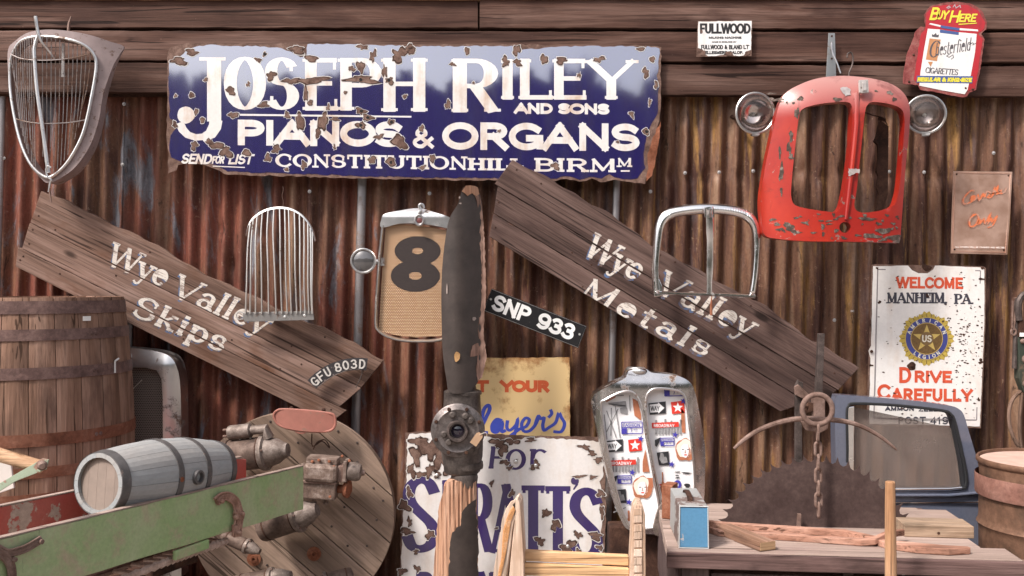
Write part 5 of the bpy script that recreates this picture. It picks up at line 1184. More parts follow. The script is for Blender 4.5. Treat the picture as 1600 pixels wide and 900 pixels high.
for s_, k in (([(716, 672), (730, 640), (742, 634), (748, 644), (738, 656), (726, 655)], 3), ([(748, 676), (758, 655), (765, 640), (763, 633), (756, 640), (752, 660), (754, 674), (762, 676)], 3.0), ([(784, 657), (776, 655), (769, 664), (770, 674), (778, 674), (785, 660), (784, 674), (790, 672)], 2.7), ([(793, 657), (792, 668), (797, 672), (806, 664), (809, 655), (806, 672), (798, 689), (788, 690), (797, 681), (812, 670)], 2.7), ([(812, 670), (822, 666), (827, 656), (821, 653), (815, 662), (818, 673), (827, 673), (836, 664), (842, 651)], 2.7), ([(836, 664), (841, 650), (845, 654), (850, 653), (848, 664), (850, 672), (857, 668)], 2.7), ([(857, 668), (868, 660), (873, 645), (877, 652), (882, 662), (877, 674), (865, 674)], 2.7), ([(860, 640), (862, 646), (857, 652)], 2.6)):
    pth = [(p[0], p[1]) for p in smooth_path([(a, b, 0) for a, b in s_], 4)]; print_on(mb, [[[tuple(p) for p in q] for q in stroke(pth, k, k * .8, .5)]], t.uv, .0038, 0, hz)
mb.obj('blue_script', flat('blue_script_print', (.05, .075, .42), .45, .2, 30), t.o)

# ------------------------------------------------------------------ Spratt's sign
t = T('enamel_sign', 788, 800, 4.72, "white enamel sign with big dark purple letters For SPRATT'S, rust-eaten, behind the propeller stump", 'sign')
rr = random.Random(19); hz = lambda u, v: .003 * math.sin(u * 5)
outl = jag([(633, 676), (660, 674), (700, 675), (820, 680), (942, 683), (947, 700), (945, 760), (947, 800), (944, 860), (941, 940), (622, 960), (628, 800), (633, 740)], 6, 1, rr)
mb = MB(); rust_base(mb, outl, t, 0, .0035, hz); mb.obj('rusted_back_plate', RC, t.o)
mb = MB(); mb.sheet(t.ring(jag([(636, 690), (640, 678), (700, 676), (760, 682), (775, 686), (805, 690), (820, 683), (890, 686), (942, 690), (944, 705), (942, 745), (936, 752), (941, 770), (936, 790), (943, 810), (938, 830), (942, 850), (938, 945), (624, 955), (630, 800), (636, 740)], 5, 1.1, rr)), h=lambda u, v: .0045 + hz(u, v), thick=None, grid=.03); mb.obj('enamel_face', enamel('white_enamel_worn', (.72, .68, .67), (.5, .33, .2), .3, coat=.8), t.o)
mb = MB(); PU = enamel('purple_enamel', (.035, .018, .115), (.06, .04, .06), .4, coat=.8)
gl = layout('F', 762, 786, 732, 697, 7, 4, serif=4, shear=.12) + layout('or', 788, 851, 734, 686, 7, 3.6, serif=5, shear=.04, sh=3.6)
def gS(x0, x1, y0, y1, k, h_):
    w2, hh = (x1 - x0), (y0 - y1)
    pts = [(.86, .80), (.72, .93), (.48, .97), (.24, .90), (.16, .76), (.26, .63), (.52, .50), (.78, .37), (.86, .22), (.74, .08), (.48, .03), (.24, .07), (.12, .20)]
    pth = [(x0 + p[0] * w2, y0 - p[1] * hh) for p in [(q[0], q[1]) for q in smooth_path([(a, b, 0) for a, b in pts], 4)]]
    return [[[tuple(p) for p in q] for q in stroke(pth, k, h_, 2)]]
gl += gS(630, 686, 861, 746, 9.5, 6) + layout('P', 690, 730, 861, 750, 15, 7, serif=8, sh=5) + layout('R', 731, 770, 862, 755, 15, 7, serif=6, sh=5) + layout('A', 766, 816, 864, 756, 15, 8, serif=7, sh=5)
gl += layout('T', 814, 852, 865, 758, 16, 8, serif=7, sh=5) + layout('T', 851, 892, 867, 759, 16, 8, serif=7, sh=5) + gS(890, 940, 872, 764, 8.5, 6)
gl += [[[tuple(p) for p in blob(898, 751, 6.5, 6, rr, 14, .05)], [(903, 751), (903, 757), (897, 765), (895, 764), (899, 757)]]]
gl += layout('PATENT', 650, 800, 955, 893, 12, 8, serif=6, sh=5)
letters(t.o, gl, t.uv, .0052, PU, hz); c1_ = []; c2_ = []
chips = [(672, 700, 18, 22), (650, 712, 10, 16), (690, 715, 14, 24), (643, 735, 8, 12), (672, 735, 8, 12), (655, 690, 14, 10), (704, 735, 12, 10), (658, 741, 10, 6), (684, 742, 6, 6), (778, 692, 12, 9), (786, 702, 8, 12), (801, 690, 12, 6), (829, 687, 10, 4), (789, 722, 8, 5), (796, 731, 5, 4), (806, 719, 3, 2), (837, 727, 9, 8), (905, 744, 10, 3), (926, 745, 8, 3), (935, 718, 9, 5), (925, 708, 8, 5), (913, 698, 9, 5), (800, 770, 5, 6), (768, 755, 4, 5), (853, 801, 7, 9), (868, 820, 8, 11), (844, 845, 8, 8), (887, 855, 13, 13), (903, 835, 7, 7), (905, 866, 7, 9), (930, 837, 12, 7), (938, 770, 6, 8), (940, 800, 5, 10), (889, 872, 5, 4), (932, 872, 7, 6), (937, 855, 7, 4), (672, 835, 8, 8), (650, 862, 5, 4), (632, 790, 9, 12), (636, 830, 12, 6), (640, 815, 5, 8), (652, 888, 6, 6), (628, 893, 7, 8), (640, 770, 6, 9), (776, 825, 3, 2), (815, 885, 6, 4), (701, 850, 8, 12)]
for x, y, a, b in chips:
    a *= .85; b *= .85
    st = rr.getstate(); c1_.append(blob(x, y, a + 1.2, b + 1.2, rr, 24, .5)); rr.setstate(st); c2_.append(blob(x, y, a, b, rr, 24, .5))
patches(t.o, c1_, t.uv, .0058, RIM, hz, 'chip_rim'); patches(t.o, c2_, t.uv, .0062, RCD, hz, 'chip_edge')
patches(t.o, [[(sum(q[0] for q in p) / len(p) + (x - sum(q[0] for q in p) / len(p)) * .82, sum(q[1] for q in p) / len(p) + (y - sum(q[1] for q in p) / len(p)) * .80) for x, y in p] for p in c2_], t.uv, .0065, RC, hz, 'rust_chip')
for x, y in [(683, 742), (806, 721), (837, 727), (887, 853)]: mb = MB(); mb.lathe([(.008, 0), (.009, .003), (.004, .006)], t.pt(x, y, .007), (0, -1, 0), 12); mb.obj('screw', ALU, t.o)

# ------------------------------------------------------------------ radiator with printed pop-poster panel
t = T('radiator', 1013, 705, 4.60, 'tapering chrome radiator shell filled with a white poster of red stars and WAY arrows', 'radiator', wref=.08)
def z6(x, y): return (930 + x * .3, 570 + y * .3)
out = sp2([(927, 640), (926, 622), (935, 611), (955, 600), (976, 590), (981, 580), (994, 577), (1010, 577), (1018, 582), (1040, 584), (1062, 588), (1078, 598), (1086, 615), (1094, 650), (1100, 680), (1104, 705), (1103, 750), (1101, 784), (1090, 822), (1060, 831), (1010, 832), (982, 826), (970, 812), (958, 780), (946, 730), (936, 685)], 4)
hL = sp2([(938, 632), (944, 624), (965, 613), (980, 610), (990, 614), (998, 626), (1003, 645), (1008, 680), (1015, 715), (1022, 755), (1028, 785), (1026, 818), (1000, 824), (984, 820), (976, 806), (966, 780), (955, 735), (944, 680)], 3)
hR = sp2([(1008, 622), (1014, 610), (1025, 606), (1045, 607), (1062, 612), (1070, 625), (1075, 660), (1080, 700), (1084, 740), (1084, 790), (1076, 815), (1040, 818), (1034, 800), (1030, 770), (1021, 730), (1012, 680), (1008, 650)], 3)
def pr(u, v):
    e = max(0, u - .17) / .12; tp = max(0, v - .30) / .08; l = max(0, -u - .19) / .08
    return .11 - .07 * min(1, e) ** 1.5 - .03 * min(1, tp) ** 2 - .05 * min(1, l) ** 2
CH3 = chrome('old_radiator_chrome', (.66, .63, .63), .2, .05)
mb = MB(); mb.sheet(t.ring(out), [t.ring(hL), t.ring(hR)], h=pr, thick=.01, grid=.018, skirt=lambda u, v: -.02); mb.obj('shell', CH3, t.o, ang=55)
for hh in (hL, hR):
    mb = MB(); mb.tube([t.pt(x, y, pr(*t.uv(x, y)) + .002) for x, y in hh], .0055, 8, True); mb.obj('opening_bead', CHR2, t.o)
mb = MB(); mb.sheet(t.ring(sp2([(934, 628), (960, 608), (1000, 602), (1060, 604), (1080, 625), (1090, 700), (1090, 800), (1080, 822), (985, 824), (958, 770), (944, 700)], 2)), h=lambda u, v: .07, thick=.004, grid=.1, smooth=False); PAPER = flat('white_poster', (.84, .82, .83), .35, .08, 10, 0, .4); mb.obj('poster_panel', PAPER, t.o)
mb = MB(); mb.lathe([(.055, 0), (.058, .01), (.052, .02), (.045, .026)], t.pt(995, 583, .05), (0, 0, 1), 28, sx=.7); mb.obj('filler_cap', CHR2, t.o)
mb = MB(); mb.tube([t.pt(995 + 15 * math.cos(a), 580 + 5 * math.sin(a), .09 - .03 * math.sin(a)) for a in [2 * math.pi * k / 20 for k in range(20)]], .0025, 5, True); mb.obj('cap_seam', RUD, t.o)
mb = MB(); mb.tube(smooth_path([t.pt(1005, 640, .105), t.pt(1010, 680, .108), t.pt(1018, 725, .108), t.pt(1029, 790, .10)], 4), .012, 8, flat=(1, .5)); mb.obj('centre_bar', CH3, t.o)
BKP = flat('poster_black', (.03, .03, .035), .4, .1); RDP = flat('poster_red', (.66, .045, .03), .4, .1); BLP = flat('poster_blue', (.06, .05, .36), .4, .1); OGP = flat('poster_orange', (.46, .17, .09), .4, .4, 30); GYP = flat('poster_grey', (.30, .29, .30), .4, .6, 60); PKP = flat('poster_cream', (.80, .72, .64), .4, .1)
LV = .0745
def star(x, y, r, a=0): return [(x + (r if k % 2 == 0 else r * .42) * math.sin(math.pi * k / 5 + a), y - (r if k % 2 == 0 else r * .42) * math.cos(math.pi * k / 5 + a)) for k in range(10)]
kk = MB(); re_ = MB(); bl_ = MB(); og = MB(); gy = MB(); wh = MB(); ck_ = MB()
inL = lambda x, y: True
for (ox, oy) in ((0, 0), (67, -59)):
    def q(x, y): p = z6(x, y); return (p[0] + ox, p[1] + oy)
    # WAY arrow
    patch(kk, [q(55, 398), (q(145, 388)), q(146, 450), q(62, 458)], t.uv, LV)
    patch(wh, [q(60, 405), q(105, 400), q(104, 392), q(138, 422), q(106, 452), q(106, 443), q(64, 447)], t.uv, LV + .0006)
    x0, y0 = q(66, 437); x1, _ = q(112, 437); print_on(kk, layout('WAY', x0, x1, y0, y0 - 7.5, 1.0, space=.15), t.uv, LV + .0012)
    # red box with star
    patch(re_, [q(172, 392), q(240, 384), q(244, 448), q(178, 454)], t.uv, LV); x, y = q(208, 420); patch(wh, star(x, y, 8.5), t.uv, LV + .0006)
    # strip and skyline
    for i in range(9):
        xx = 90 + i * 16; x, y = q(xx, 560); hgt = [28, 16, 24, 30, 20, 27, 14, 24, 29][i]
        patch(gy, [(x, y), (x + 3, y), (x + 3, y - hgt * .8), (x, y - hgt * .8)], t.uv, LV)
    patch(re_, [q(72, 500), q(212, 494), q(214, 520), q(74, 528)], t.uv, LV + .0006)
    x0, y0 = q(82, 522); x1, _ = q(190, 520); print_on(wh, layout('BROADWAY', x0, x1, y0, y0 - 5, .8, space=.3), t.uv, LV + .0012)
    # FASHION 7th AVE box
    for (bx, by) in ((138, 300), (118, 580)):
        s_ = 1 if bx == 138 else .65
        for a, b in (((0, 0), (108, -2)), ((108, -2), (108, 58)), ((108, 58), (2, 60)), ((2, 60), (0, 0)), ((0, 28), (108, 26))):
            print_on(bl_, [[[tuple(p) for p in g_] for g_ in stroke([q(bx + a[0] * s_, by + a[1] * s_), q(bx + b[0] * s_, by + b[1] * s_)], .7, .7)]], t.uv, LV)
        patch(bl_, [q(bx + 2, by + 32 * s_), q(bx + 28 * s_, by + 30 * s_), q(bx + 28 * s_, by + 56 * s_), q(bx + 2, by + 58 * s_)], t.uv, LV + .0004)
        x0, y0 = q(bx + 8 * s_, by + 23 * s_); x1, _ = q(bx + 96 * s_, by); print_on(bl_, layout('FASHION', x0, x1, y0, y0 - 5 * s_, .8 * s_, space=.2), t.uv, LV + .0004)
        x0, y0 = q(bx + 45 * s_, by + 52 * s_); x1, _ = q(bx + 56 * s_, by); print_on(bl_, layout('7', x0, x1, y0, y0 - 6 * s_, .9 * s_) + layout('TH', x1 + 2, x1 + 8 * s_, y0 - 2, y0 - 5 * s_, .5), t.uv, LV + .0004)
    for sx_, sy_ in ((238, 386), (194, 562), (176, 716)): x, y = q(sx_, sy_); patch(bl_, star(x, y, 5.5, .2), t.uv, LV + .0010)
    # plain portrait stand-in: hair mass, face, features
    rrp = random.Random(4)
    patch(og, blob(*q(246, 642), 14.5, 19, rrp, 22, .16), t.uv, LV)
    patch(og, [q(262, 590), q(300, 590), q(304, 640), q(275, 640)], t.uv, LV + .0002)
    patch(ck_, blob(*q(242, 632), 12, 14, rrp, 18, .16), t.uv, LV + .0004)
    patch(wh, blob(*q(248, 645), 7.6, 11, rrp, 18, .04), t.uv, LV + .0006)
    patch(og, [q(262, 610), q(272, 640), q(268, 672), q(250, 684), q(262, 668), q(266, 642)], t.uv, LV + .0009)
    x, y = q(248, 645)
    for a in ((x - 4, y - 2), (x + 4, y - 2)): patch(kk, blob(*a, 1.8, .7, rrp, 8, .1), t.uv, LV + .0012)
    patch(re_, blob(x, y + 6.5, 2.6, 1.1, rrp, 8, .1), t.uv, LV + .0012); print_on(og, [[[tuple(p) for p in g_] for g_ in stroke([(x, y - 1), (x - .8, y + 3), (x + .8, y + 3)], .5, .5)]], t.uv, LV + .0012)
    # dark small picture
    patch(kk, [q(98, 655), q(160, 648), q(165, 720), q(110, 722)], t.uv, LV); patch(gy, blob(*q(132, 688), 6, 8, rrp, 12, .4), t.uv, LV + .0006)
    patch(kk, [q(88, 590), q(118, 575), q(112, 600), q(98, 625), q(90, 620)], t.uv, LV)
# left top: street drawing; right: stripes, scraps
for a in ([(44, 190), (60, 165), (150, 160)], [(70, 205), (160, 215)], [(85, 225), (82, 370)], [(60, 240), (110, 380)], [(105, 215), (130, 380)], [(48, 260), (62, 390)], [(120, 230), (60, 350)], [(180, 160), (182, 240)], [(102, 740), (160, 830)], [(110, 760), (140, 735)], [(95, 770), (160, 745)]):
    print_on(gy, [[[tuple(p) for p in g_] for g_ in stroke([z6(*p) for p in a], .7, .7)]], t.uv, LV)
for a in ([(66, 200), (160, 190), (165, 225), (95, 215)], [(130, 225), (168, 225), (168, 258), (132, 252)]): patch(gy, [z6(*p) for p in a], t.uv, LV)
patch(og, [z6(*p) for p in [(48, 180), (110, 158), (105, 172), (60, 195)]], t.uv, LV); patch(og, [z6(*p) for p in [(195, 175), (222, 190), (240, 260), (240, 290), (205, 265), (198, 210)]], t.uv, LV); patch(og, [z6(*p) for p in [(248, 505), (262, 440), (284, 560), (248, 560)]], t.uv, LV)
patch(og, [z6(*p) for p in [(450, 225), (466, 250), (472, 355), (455, 355), (448, 300)]], t.uv, LV); patch(og, [z6(*p) for p in [(170, 760), (180, 760), (182, 815), (150, 820), (172, 800)]], t.uv, LV)
for i in range(6): patch(re_, [z6(318 + i, 625 + i * 16), z6(400, 618 + i * 16), z6(400, 624 + i * 16), z6(318 + i, 631 + i * 16)], t.uv, LV)
patch(og, [z6(*p) for p in [(348, 560), (354, 560), (356, 610), (385, 640), (395, 700), (345, 700), (340, 640), (350, 605)]], t.uv, LV + .0006)
for x, y, a, b in [(478, 565, 8, 1.5), (480, 630, 5, 3), (430, 560, 4, 1), (430, 590, 4, 1), (428, 578, 3, .8)]: patch(kk, blob(*z6(x, y), a, b, rrp, 10, .3), t.uv, LV)
print_on(bl_, [[[tuple(p) for p in g_] for g_ in stroke([(z6(430, 625)[0] + 4 * math.cos(a), z6(430, 625)[1] + 5 * math.sin(a)) for a in [2 * math.pi * k / 16 for k in range(17)]], 2, 2)]], t.uv, LV)
for m_, mt, nm in ((kk, BKP, 'black_print'), (re_, RDP, 'red_print'), (bl_, BLP, 'blue_print'), (og, OGP, 'orange_print'), (gy, GYP, 'grey_print'), (wh, PAPER, 'white_print'), (ck_, PKP, 'cream_print')):
    m_.obj(nm, mt, t.o, kind='stuff')
mb = MB(); mb.sheet(t.ring(sp2([(1022, 800), (1020, 830), (1064, 832), (1062, 790), (1056, 778), (1044, 774), (1032, 780)], 3)), [t.ring([(1047 + 6.5 * math.cos(a), 797 + 7 * math.sin(a)) for a in [k * .52 for k in range(12)]])], h=lambda u, v: .15, thick=.02, grid=.02); mb.obj('cast_bracket', ALUD, t.o, label='dull cast bracket with a round hole at the foot of the shell')
mb = MB(); mb.box(-.18, .22, -.05, .06, -.62, -.36); mb.obj('lower_tank', RUD, t.o, bevel=.01)
mb = MB(); mb.box(-.15, -.11, -.03, .03, EZ * 0 - t.o.location.z + .0, -.60); mb.box(.15, .19, -.03, .03, -t.o.location.z, -.60); mb.obj('feet', RUD, t.o)

# ------------------------------------------------------------------ chair-like frame in the centre foreground
FD = 3.55
t = T('timber_stand', 890, 860, FD, 'bleached timber stand of two upright posts joined by pale orange cross boards, front centre', 'timber stand')
rr = random.Random(23)
def post(pts_front, w0, w1, name, side=None):
    mb = MB(); mb.prism(t.ring(pts_front), w0, w1); return mb.obj(name, W_['pale'], t.o, bevel=.004)
lp = [(786, 1240), (768, 1240), (768, 930), (774, 880), (781, 835), (787, 800), (793, 784), (800, 779), (808, 781), (812, 790), (814, 815), (815, 840), (818, 872), (820, 1240)]
V = []; 
def slab(front, dx, dy, name, mt, depth):
    """front outline at w=0 extruded back by depth, the rear end shifted by (dx,dy) px so the piece stands at a slight angle"""
    f = t.ring(front); a = sum(f[i][0] * f[(i + 1) % len(f)][1] - f[(i + 1) % len(f)][0] * f[i][1] for i in range(len(f)))
    if a < 0: f = f[::-1]
    n = len(f); V = [(u, 0, v) for u, v in f] + [(u + dx * t.s, depth, v - dy * t.s) for u, v in f]
    mb = MB(); mb.add(V, [tuple(range(n)), tuple(range(n, 2 * n))[::-1]] + [(i, n + i, n + (i + 1) % n, (i + 1) % n) for i in range(n)]); return mb.obj(name, mt, t.o, bevel=.003)
slab(jag([(766, 1240), (767, 930), (771, 890), (779, 845), (784, 812), (790, 795), (798, 783), (806, 780), (806, 800), (800, 830), (795, 870), (790, 910), (786, 1240)], 16, .7, rr), 8, 2, 'upright_post', W_['pale'], .05)
slab([(800, 788), (808, 779), (813, 786), (815, 820), (818, 870), (820, 1240), (792, 1240), (795, 905), (800, 850), (804, 815)], 5, 1, 'post_inner_board', W_['pale'], .12)
slab([(785, 830), (790, 812), (796, 797), (801, 790), (804, 797), (797, 815), (794, 835), (790, 860), (786, 880), (780, 905), (777, 900), (783, 870)], 2, 0, 'orange_lichen_edge', rusty('orange_worn_wood', (.35, .2, .12), (.55, .27, .12), (.65, .45, .33), 30), -.004)
slab(jag([(985, 1240), (984, 905), (987, 850), (988, 815), (991, 795), (996, 788), (1004, 790), (1008, 805), (1009, 870), (1008, 1240)], 14, .5, rr), 4, 1, 'upright_post', W_['pale'], .14)
for k in range(9):
    y0 = 792 + k * 13 + rr.uniform(-1, 1)
    mb = MB(); mb.prism(t.ring([(991, y0 + 1), (1003 + rr.uniform(-1, 0), y0 + .5), (1003 + rr.uniform(-1, 1), y0 + 11.5), (990, y0 + 12)]), .0, .004 + rr.uniform(0, .003)); mb.obj('split_flake', W_['pale'], t.o, bevel=.001)
for y0, y1, yy in ((868, 884, .10), (886.5, 905, .085)):
    mb = MB(); mb.prism(t.ring([(802, y0), (986, y0 + 9), (986, y1 + 9), (796, y1)]), -yy, -yy + .03); mb.obj('cross_board', W_['palex'], t.o, bevel=.003)

# ------------------------------------------------------------------ saw bench
BZ = .573
bfl = Vector((.611, 3.757, 0)); bfr = Vector((1.929, 3.625, 0)); bang = math.atan2(bfr.y - bfl.y, bfr.x - bfl.x)
ben = thing0('saw_bench', (bfl.x, bfl.y, 0), 'dusty brown timber saw bench with the big circular blade rising through its top', 'bench', rot=(0, 0, bang))
BLn, BDp = 1.325, .86
def bl2(wx_, wy_):
    dx, dy = wx_ - bfl.x, wy_ - bfl.y; c, s_ = math.cos(-bang), math.sin(-bang); return dx * c - dy * s_, dx * s_ + dy * c
slot_y = .50
rr = random.Random(41)
for (y0, y1, x0, x1) in ((0, .166, 0, 1.325), (.168, .334, 0, 1.235), (.336, .488, .0, 1.23), (.512, .69, 0, 1.235), (.692, .86, 0, 1.20)):
    mb = MB(); mb.box(x0 + rr.uniform(-.003, .003), x1, y0, y1, BZ - .05, BZ + rr.uniform(-.0015, .0)); mb.obj('top_board', W_['bench'], ben, bevel=.003)
mb = MB(); mb.prism([(1.20, BZ - .05), (1.225, BZ - .05), (1.225, BZ - .002), (1.20, BZ - .002)], -.86, -.70)
mb.box(-.006, 1.335, -.028, -.001, BZ - .062, BZ - .004); mb.obj('front_rail', IRON if False else wood('rail_timber', (.10, .06, .055), (.15, .095, .088), (.21, .14, .13), 0), ben, bevel=.003)
for x, y in ((.06, .03), (1.06, .03), (.06, .74), (1.06, .74)):
    mb = MB(); mb.box(x, x + .10, y, y + .09, 0, BZ - .055); mb.obj('leg', wood('leg_timber', (.06, .04, .04), (.10, .07, .068), (.15, .11, .105), 2) if x == .06 and y == .03 else bpy.data.materials['leg_timber'], ben, bevel=.004)
mb = MB(); mb.box(.17, 1.05, .05, .10, .42, .475); mb.obj('stretcher', bpy.data.materials['leg_timber'], ben, bevel=.004)
mb = MB(); mb.box(-.0, .05, .10, .80, BZ - .30, BZ - .052); mb.obj('end_board', bpy.data.materials['leg_timber'], ben, bevel=.004)
mb = MB(); mb.box(.68, .72, .06, .10, .0, BZ - .055); mb.obj('brace', IRON, ben)
mb = MB(); mb.box(1.325, 1.40, -.026, .03, BZ - .12, BZ - .006); mb.obj('bracket_end', RUP, ben, bevel=.004)
mb = MB(); mb.lathe([(.013, 0), (.012, .001)], (1.365, -.0265, BZ - .05), (0, -1, 0), 14); mb.obj('bolt_hole', flat('hole_black2', (.01, .008, .008), .9), ben)
mb = MB(); mb.tube(smooth_path([(1.36, -.03, BZ - .05), (1.368, -.045, BZ - .06), (1.372, -.04, BZ - .09), (1.362, -.03, BZ - .12), (1.352, -.035, BZ - .10), (1.355, -.04, BZ - .07)], 4), .003, 6); mb.obj('wire_loop', ALU, ben)
# blade
sb_d = bfl.y + slot_y - .07; t = T('circular_saw_blade', 1273, 867, 4.13, 'large rusty circular saw blade with hooked teeth, upper half showing above the bench', 'saw blade', euler=(0, 0, bang))
s = t.s; rb = 157 * s; nt_ = 56; pts = []
for k in range(nt_):
    a = 2 * math.pi * k / nt_
    for da, r in ((0, 1.0), (.008, .945), (.035, .925), (.070, .935), (.095, .965)):
        pts.append(((r * rb) * math.cos(a + da), (r * rb) * math.sin(a + da)))
mb = MB(); mb.sheet(pts, [[(.03 * math.cos(a), .03 * math.sin(a)) for a in [k * .52 for k in range(12)]]], h=lambda u, v: .003, thick=.006, grid=.2, smooth=False); mb.obj('blade_disc', BLADE, t.o)
mb = MB(); mb.lathe([(.09, -.01), (.09, .02), (.05, .03), (.03, .06)], (0, 0, 0), (0, -1, 0), 28); mb.obj('arbor_flange', IRON, t.o)
mb = MB(); mb.lathe([(.022, -.6), (.022, .3)], (0, 0, 0), (0, -1, 0), 16); mb.obj('arbor_shaft', IRON, t.o)
mb = MB(); mb.prism([((x - 1273) * s, (867 - y) * s) for x, y in [(1244, 800), (1249, 800), (1248, 824), (1243, 824)]], .03, .05); mb.obj('guide_pin', RUP, t.o)

# ironwork behind the blade
t = T('iron_upright', 1272, 640, 4.24, 'rusty square iron upright bar with a collar, standing above the middle of the saw blade', 'iron bar')
mb = MB(); mb.prism(t.ring([(1278, 521), (1287, 521), (1283, 618), (1273, 618)]), -.012, .018); mb.obj('bar', IRON, t.o, bevel=.002)
mb = MB(); mb.prism(t.ring([(1269, 618), (1286, 617), (1286, 652), (1270, 653)]), -.02, .03); mb.obj('collar', RUP, t.o, bevel=.003)
mb = MB(); mb.prism(t.ring([(1263, 628), (1270, 630), (1270, 642), (1262, 641)]), -.01, .012); mb.lathe([(.012, 0), (.012, .02)], t.pt(1262, 634, .0), (-1, 0, 0), 8); mb.obj('set_screw', RUD, t.o)
mb = MB(); mb.prism(t.ring([(1273, 652), (1283, 652), (1281, 870), (1272, 870)]), -.03, -.015); mb.obj('lower_bar', RUD, t.o)
t2 = T('iron_upright', 1248, 680, 4.30, 'second dark iron upright with a hooked top, left of the ring and chain', 'iron bar')
mb = MB(); mb.prism(t2.ring([(1242, 602), (1246, 593), (1248, 596), (1254, 597), (1253, 618), (1262, 612), (1255, 611)][:5] + [(1252, 640), (1254, 870), (1241, 870), (1242, 640)]), -.01, .012); mb.obj('bar', IRON, t2.o, bevel=.002)
mb = MB(); mb.prism(t2.ring([(1239, 603), (1245, 600), (1262, 616), (1256, 624), (1240, 616)]), .012, .03); mb.obj('hook_plate', RUP, t2.o, bevel=.002)
mb = MB(); mb.prism(t2.ring([(1254, 640), (1254, 646), (1276, 640), (1276, 634)]), -.01, .01); mb.obj('cross_tie', RUD, t2.o)
t3 = T('curved_iron_bar', 1276, 660, 4.12, 'long curved rusty iron bar pointed at both ends, passing through the iron ring', 'iron bar')
cp = [(1147, 701), (1160, 689), (1180, 675), (1205, 664), (1235, 656), (1260, 654), (1285, 655), (1310, 657), (1335, 662), (1360, 673), (1382, 687), (1401, 703)]
sm_ = smooth_path(t3.path(cp), 3); n = len(sm_)
mb = MB(); mb.tube(sm_, [.004 + .009 * math.sin(math.pi * min(1, (i + 1) / n * 1.0)) ** .5 for i in range(n)], 8, flat=(1, .9)); mb.obj('bar', RUP, t3.o)
mb = MB(); mb.prism(t3.ring([(1249, 657), (1258, 672), (1280, 676), (1292, 670), (1294, 657)]), -.006, .014); mb.obj('centre_boss', RUP, t3.o, bevel=.003)
t4 = T('ring_and_chain', 1277, 640, 4.06, 'rusty iron ring with a short heavy chain hanging down over the saw blade', 'chain')
mb = MB(); mb.tube([t4.pt(1277 + 23.5 * math.cos(a), 640 + 23.5 * math.sin(a), .0) for a in [2 * math.pi * k / 36 for k in range(36)]], .0115, 10, True); mb.obj('ring', RUP, t4.o)
lk = None
def oval(rw, rl, r, n=24):
    m_ = MB(); pts = []
    for k in range(n):
        a = 2 * math.pi * k / n; pts.append((rw * math.cos(a), 0, (rl - rw) * (1 if math.sin(a) > 0 else -1) + rw * math.sin(a)))
    m_.tube(pts, r, 8, True, up=(0, 1, 0)); return m_
ys = [676, 702, 722, 743, 763, 781, 797]
for i, y in enumerate(ys):
    m_ = oval(.013, .036 if i == 0 else .030, .0062) if i < 2 else None
    if i == 0: o = m_.obj('link', RUP, t4.o)
    elif i == 1: o = m_.obj('link', RUP, t4.o); lk = o.data
    else: o = link('link', lk, t4.o)
    o.location = t4.pt(1278 + i * .2, y, .0); o.rotation_euler = (R(0), 0, R(82 if i % 2 == 0 else 8))
# things on the bench
def local_on(p0, ang): return p0
p = onz(1062, 858, BZ)
bx = thing0('tool_box', (.659, 3.79, BZ + .001), 'small grey metal box with bright blue end and strap handle, on the saw bench', 'box', rot=(0, 0, R(-3.5)))
BLU = painted('blue_end_paint', (.085, .235, .40), (.35, .33, .33), .02, 12, .5, dirt=.2, dirtc=(.2, .25, .3)); GRB = painted('grey_box_paint', (.30, .315, .32), (.14, .10, .09), .06, 9, .5, dirt=.55, dirtc=(.27, .20, .17))
mb = MB(); mb.prism([(0, 0), (.116, 0), (.114, .166), (.002, .166)], -.345, -.001); mb.obj('case', GRB, bx, bevel=.004)
mb = MB(); mb.prism([(.003, .004), (.113, .004), (.111, .160), (.005, .160)], -.001, .002); mb.obj('blue_end_panel', BLU, bx, bevel=.001)
mb = MB(); mb.tube([(.001, -.003, .001), (.115, -.003, .001), (.113, -.003, .165), (.003, -.003, .165)], .003, 5, True); mb.obj('edge_trim', flat('light_trim', (.5, .5, .5), .5), bx)
mb = MB(); mb.tube(smooth_path([(.055, .09, .166), (.055, .10, .178), (.055, .15, .184), (.055, .20, .184), (.055, .24, .178), (.055, .25, .166)], 3), .009, 6, flat=(1.4, .35), up=(1, 0, 0)); mb.obj('handle', RUD, bx)
mb = MB(); [mb.lathe([(.006, 0), (.005, .003)], (.055, y, .166), (0, 0, 1), 8) for y in (.085, .255)]; mb.obj('handle_rivet', RUD, bx)
bk_ = thing0('brick_piece', tuple(onz(1056, 812, BZ) + Vector((-.06, .02, .0))), 'small brown block behind the blue-ended box', 'block', rot=(0, 0, R(-25)))
mb = MB(); mb.box(0, .05, 0, .09, .0, .15); mb.obj('body', W_['splinter'] if False else RUO, bk_, bevel=.004)
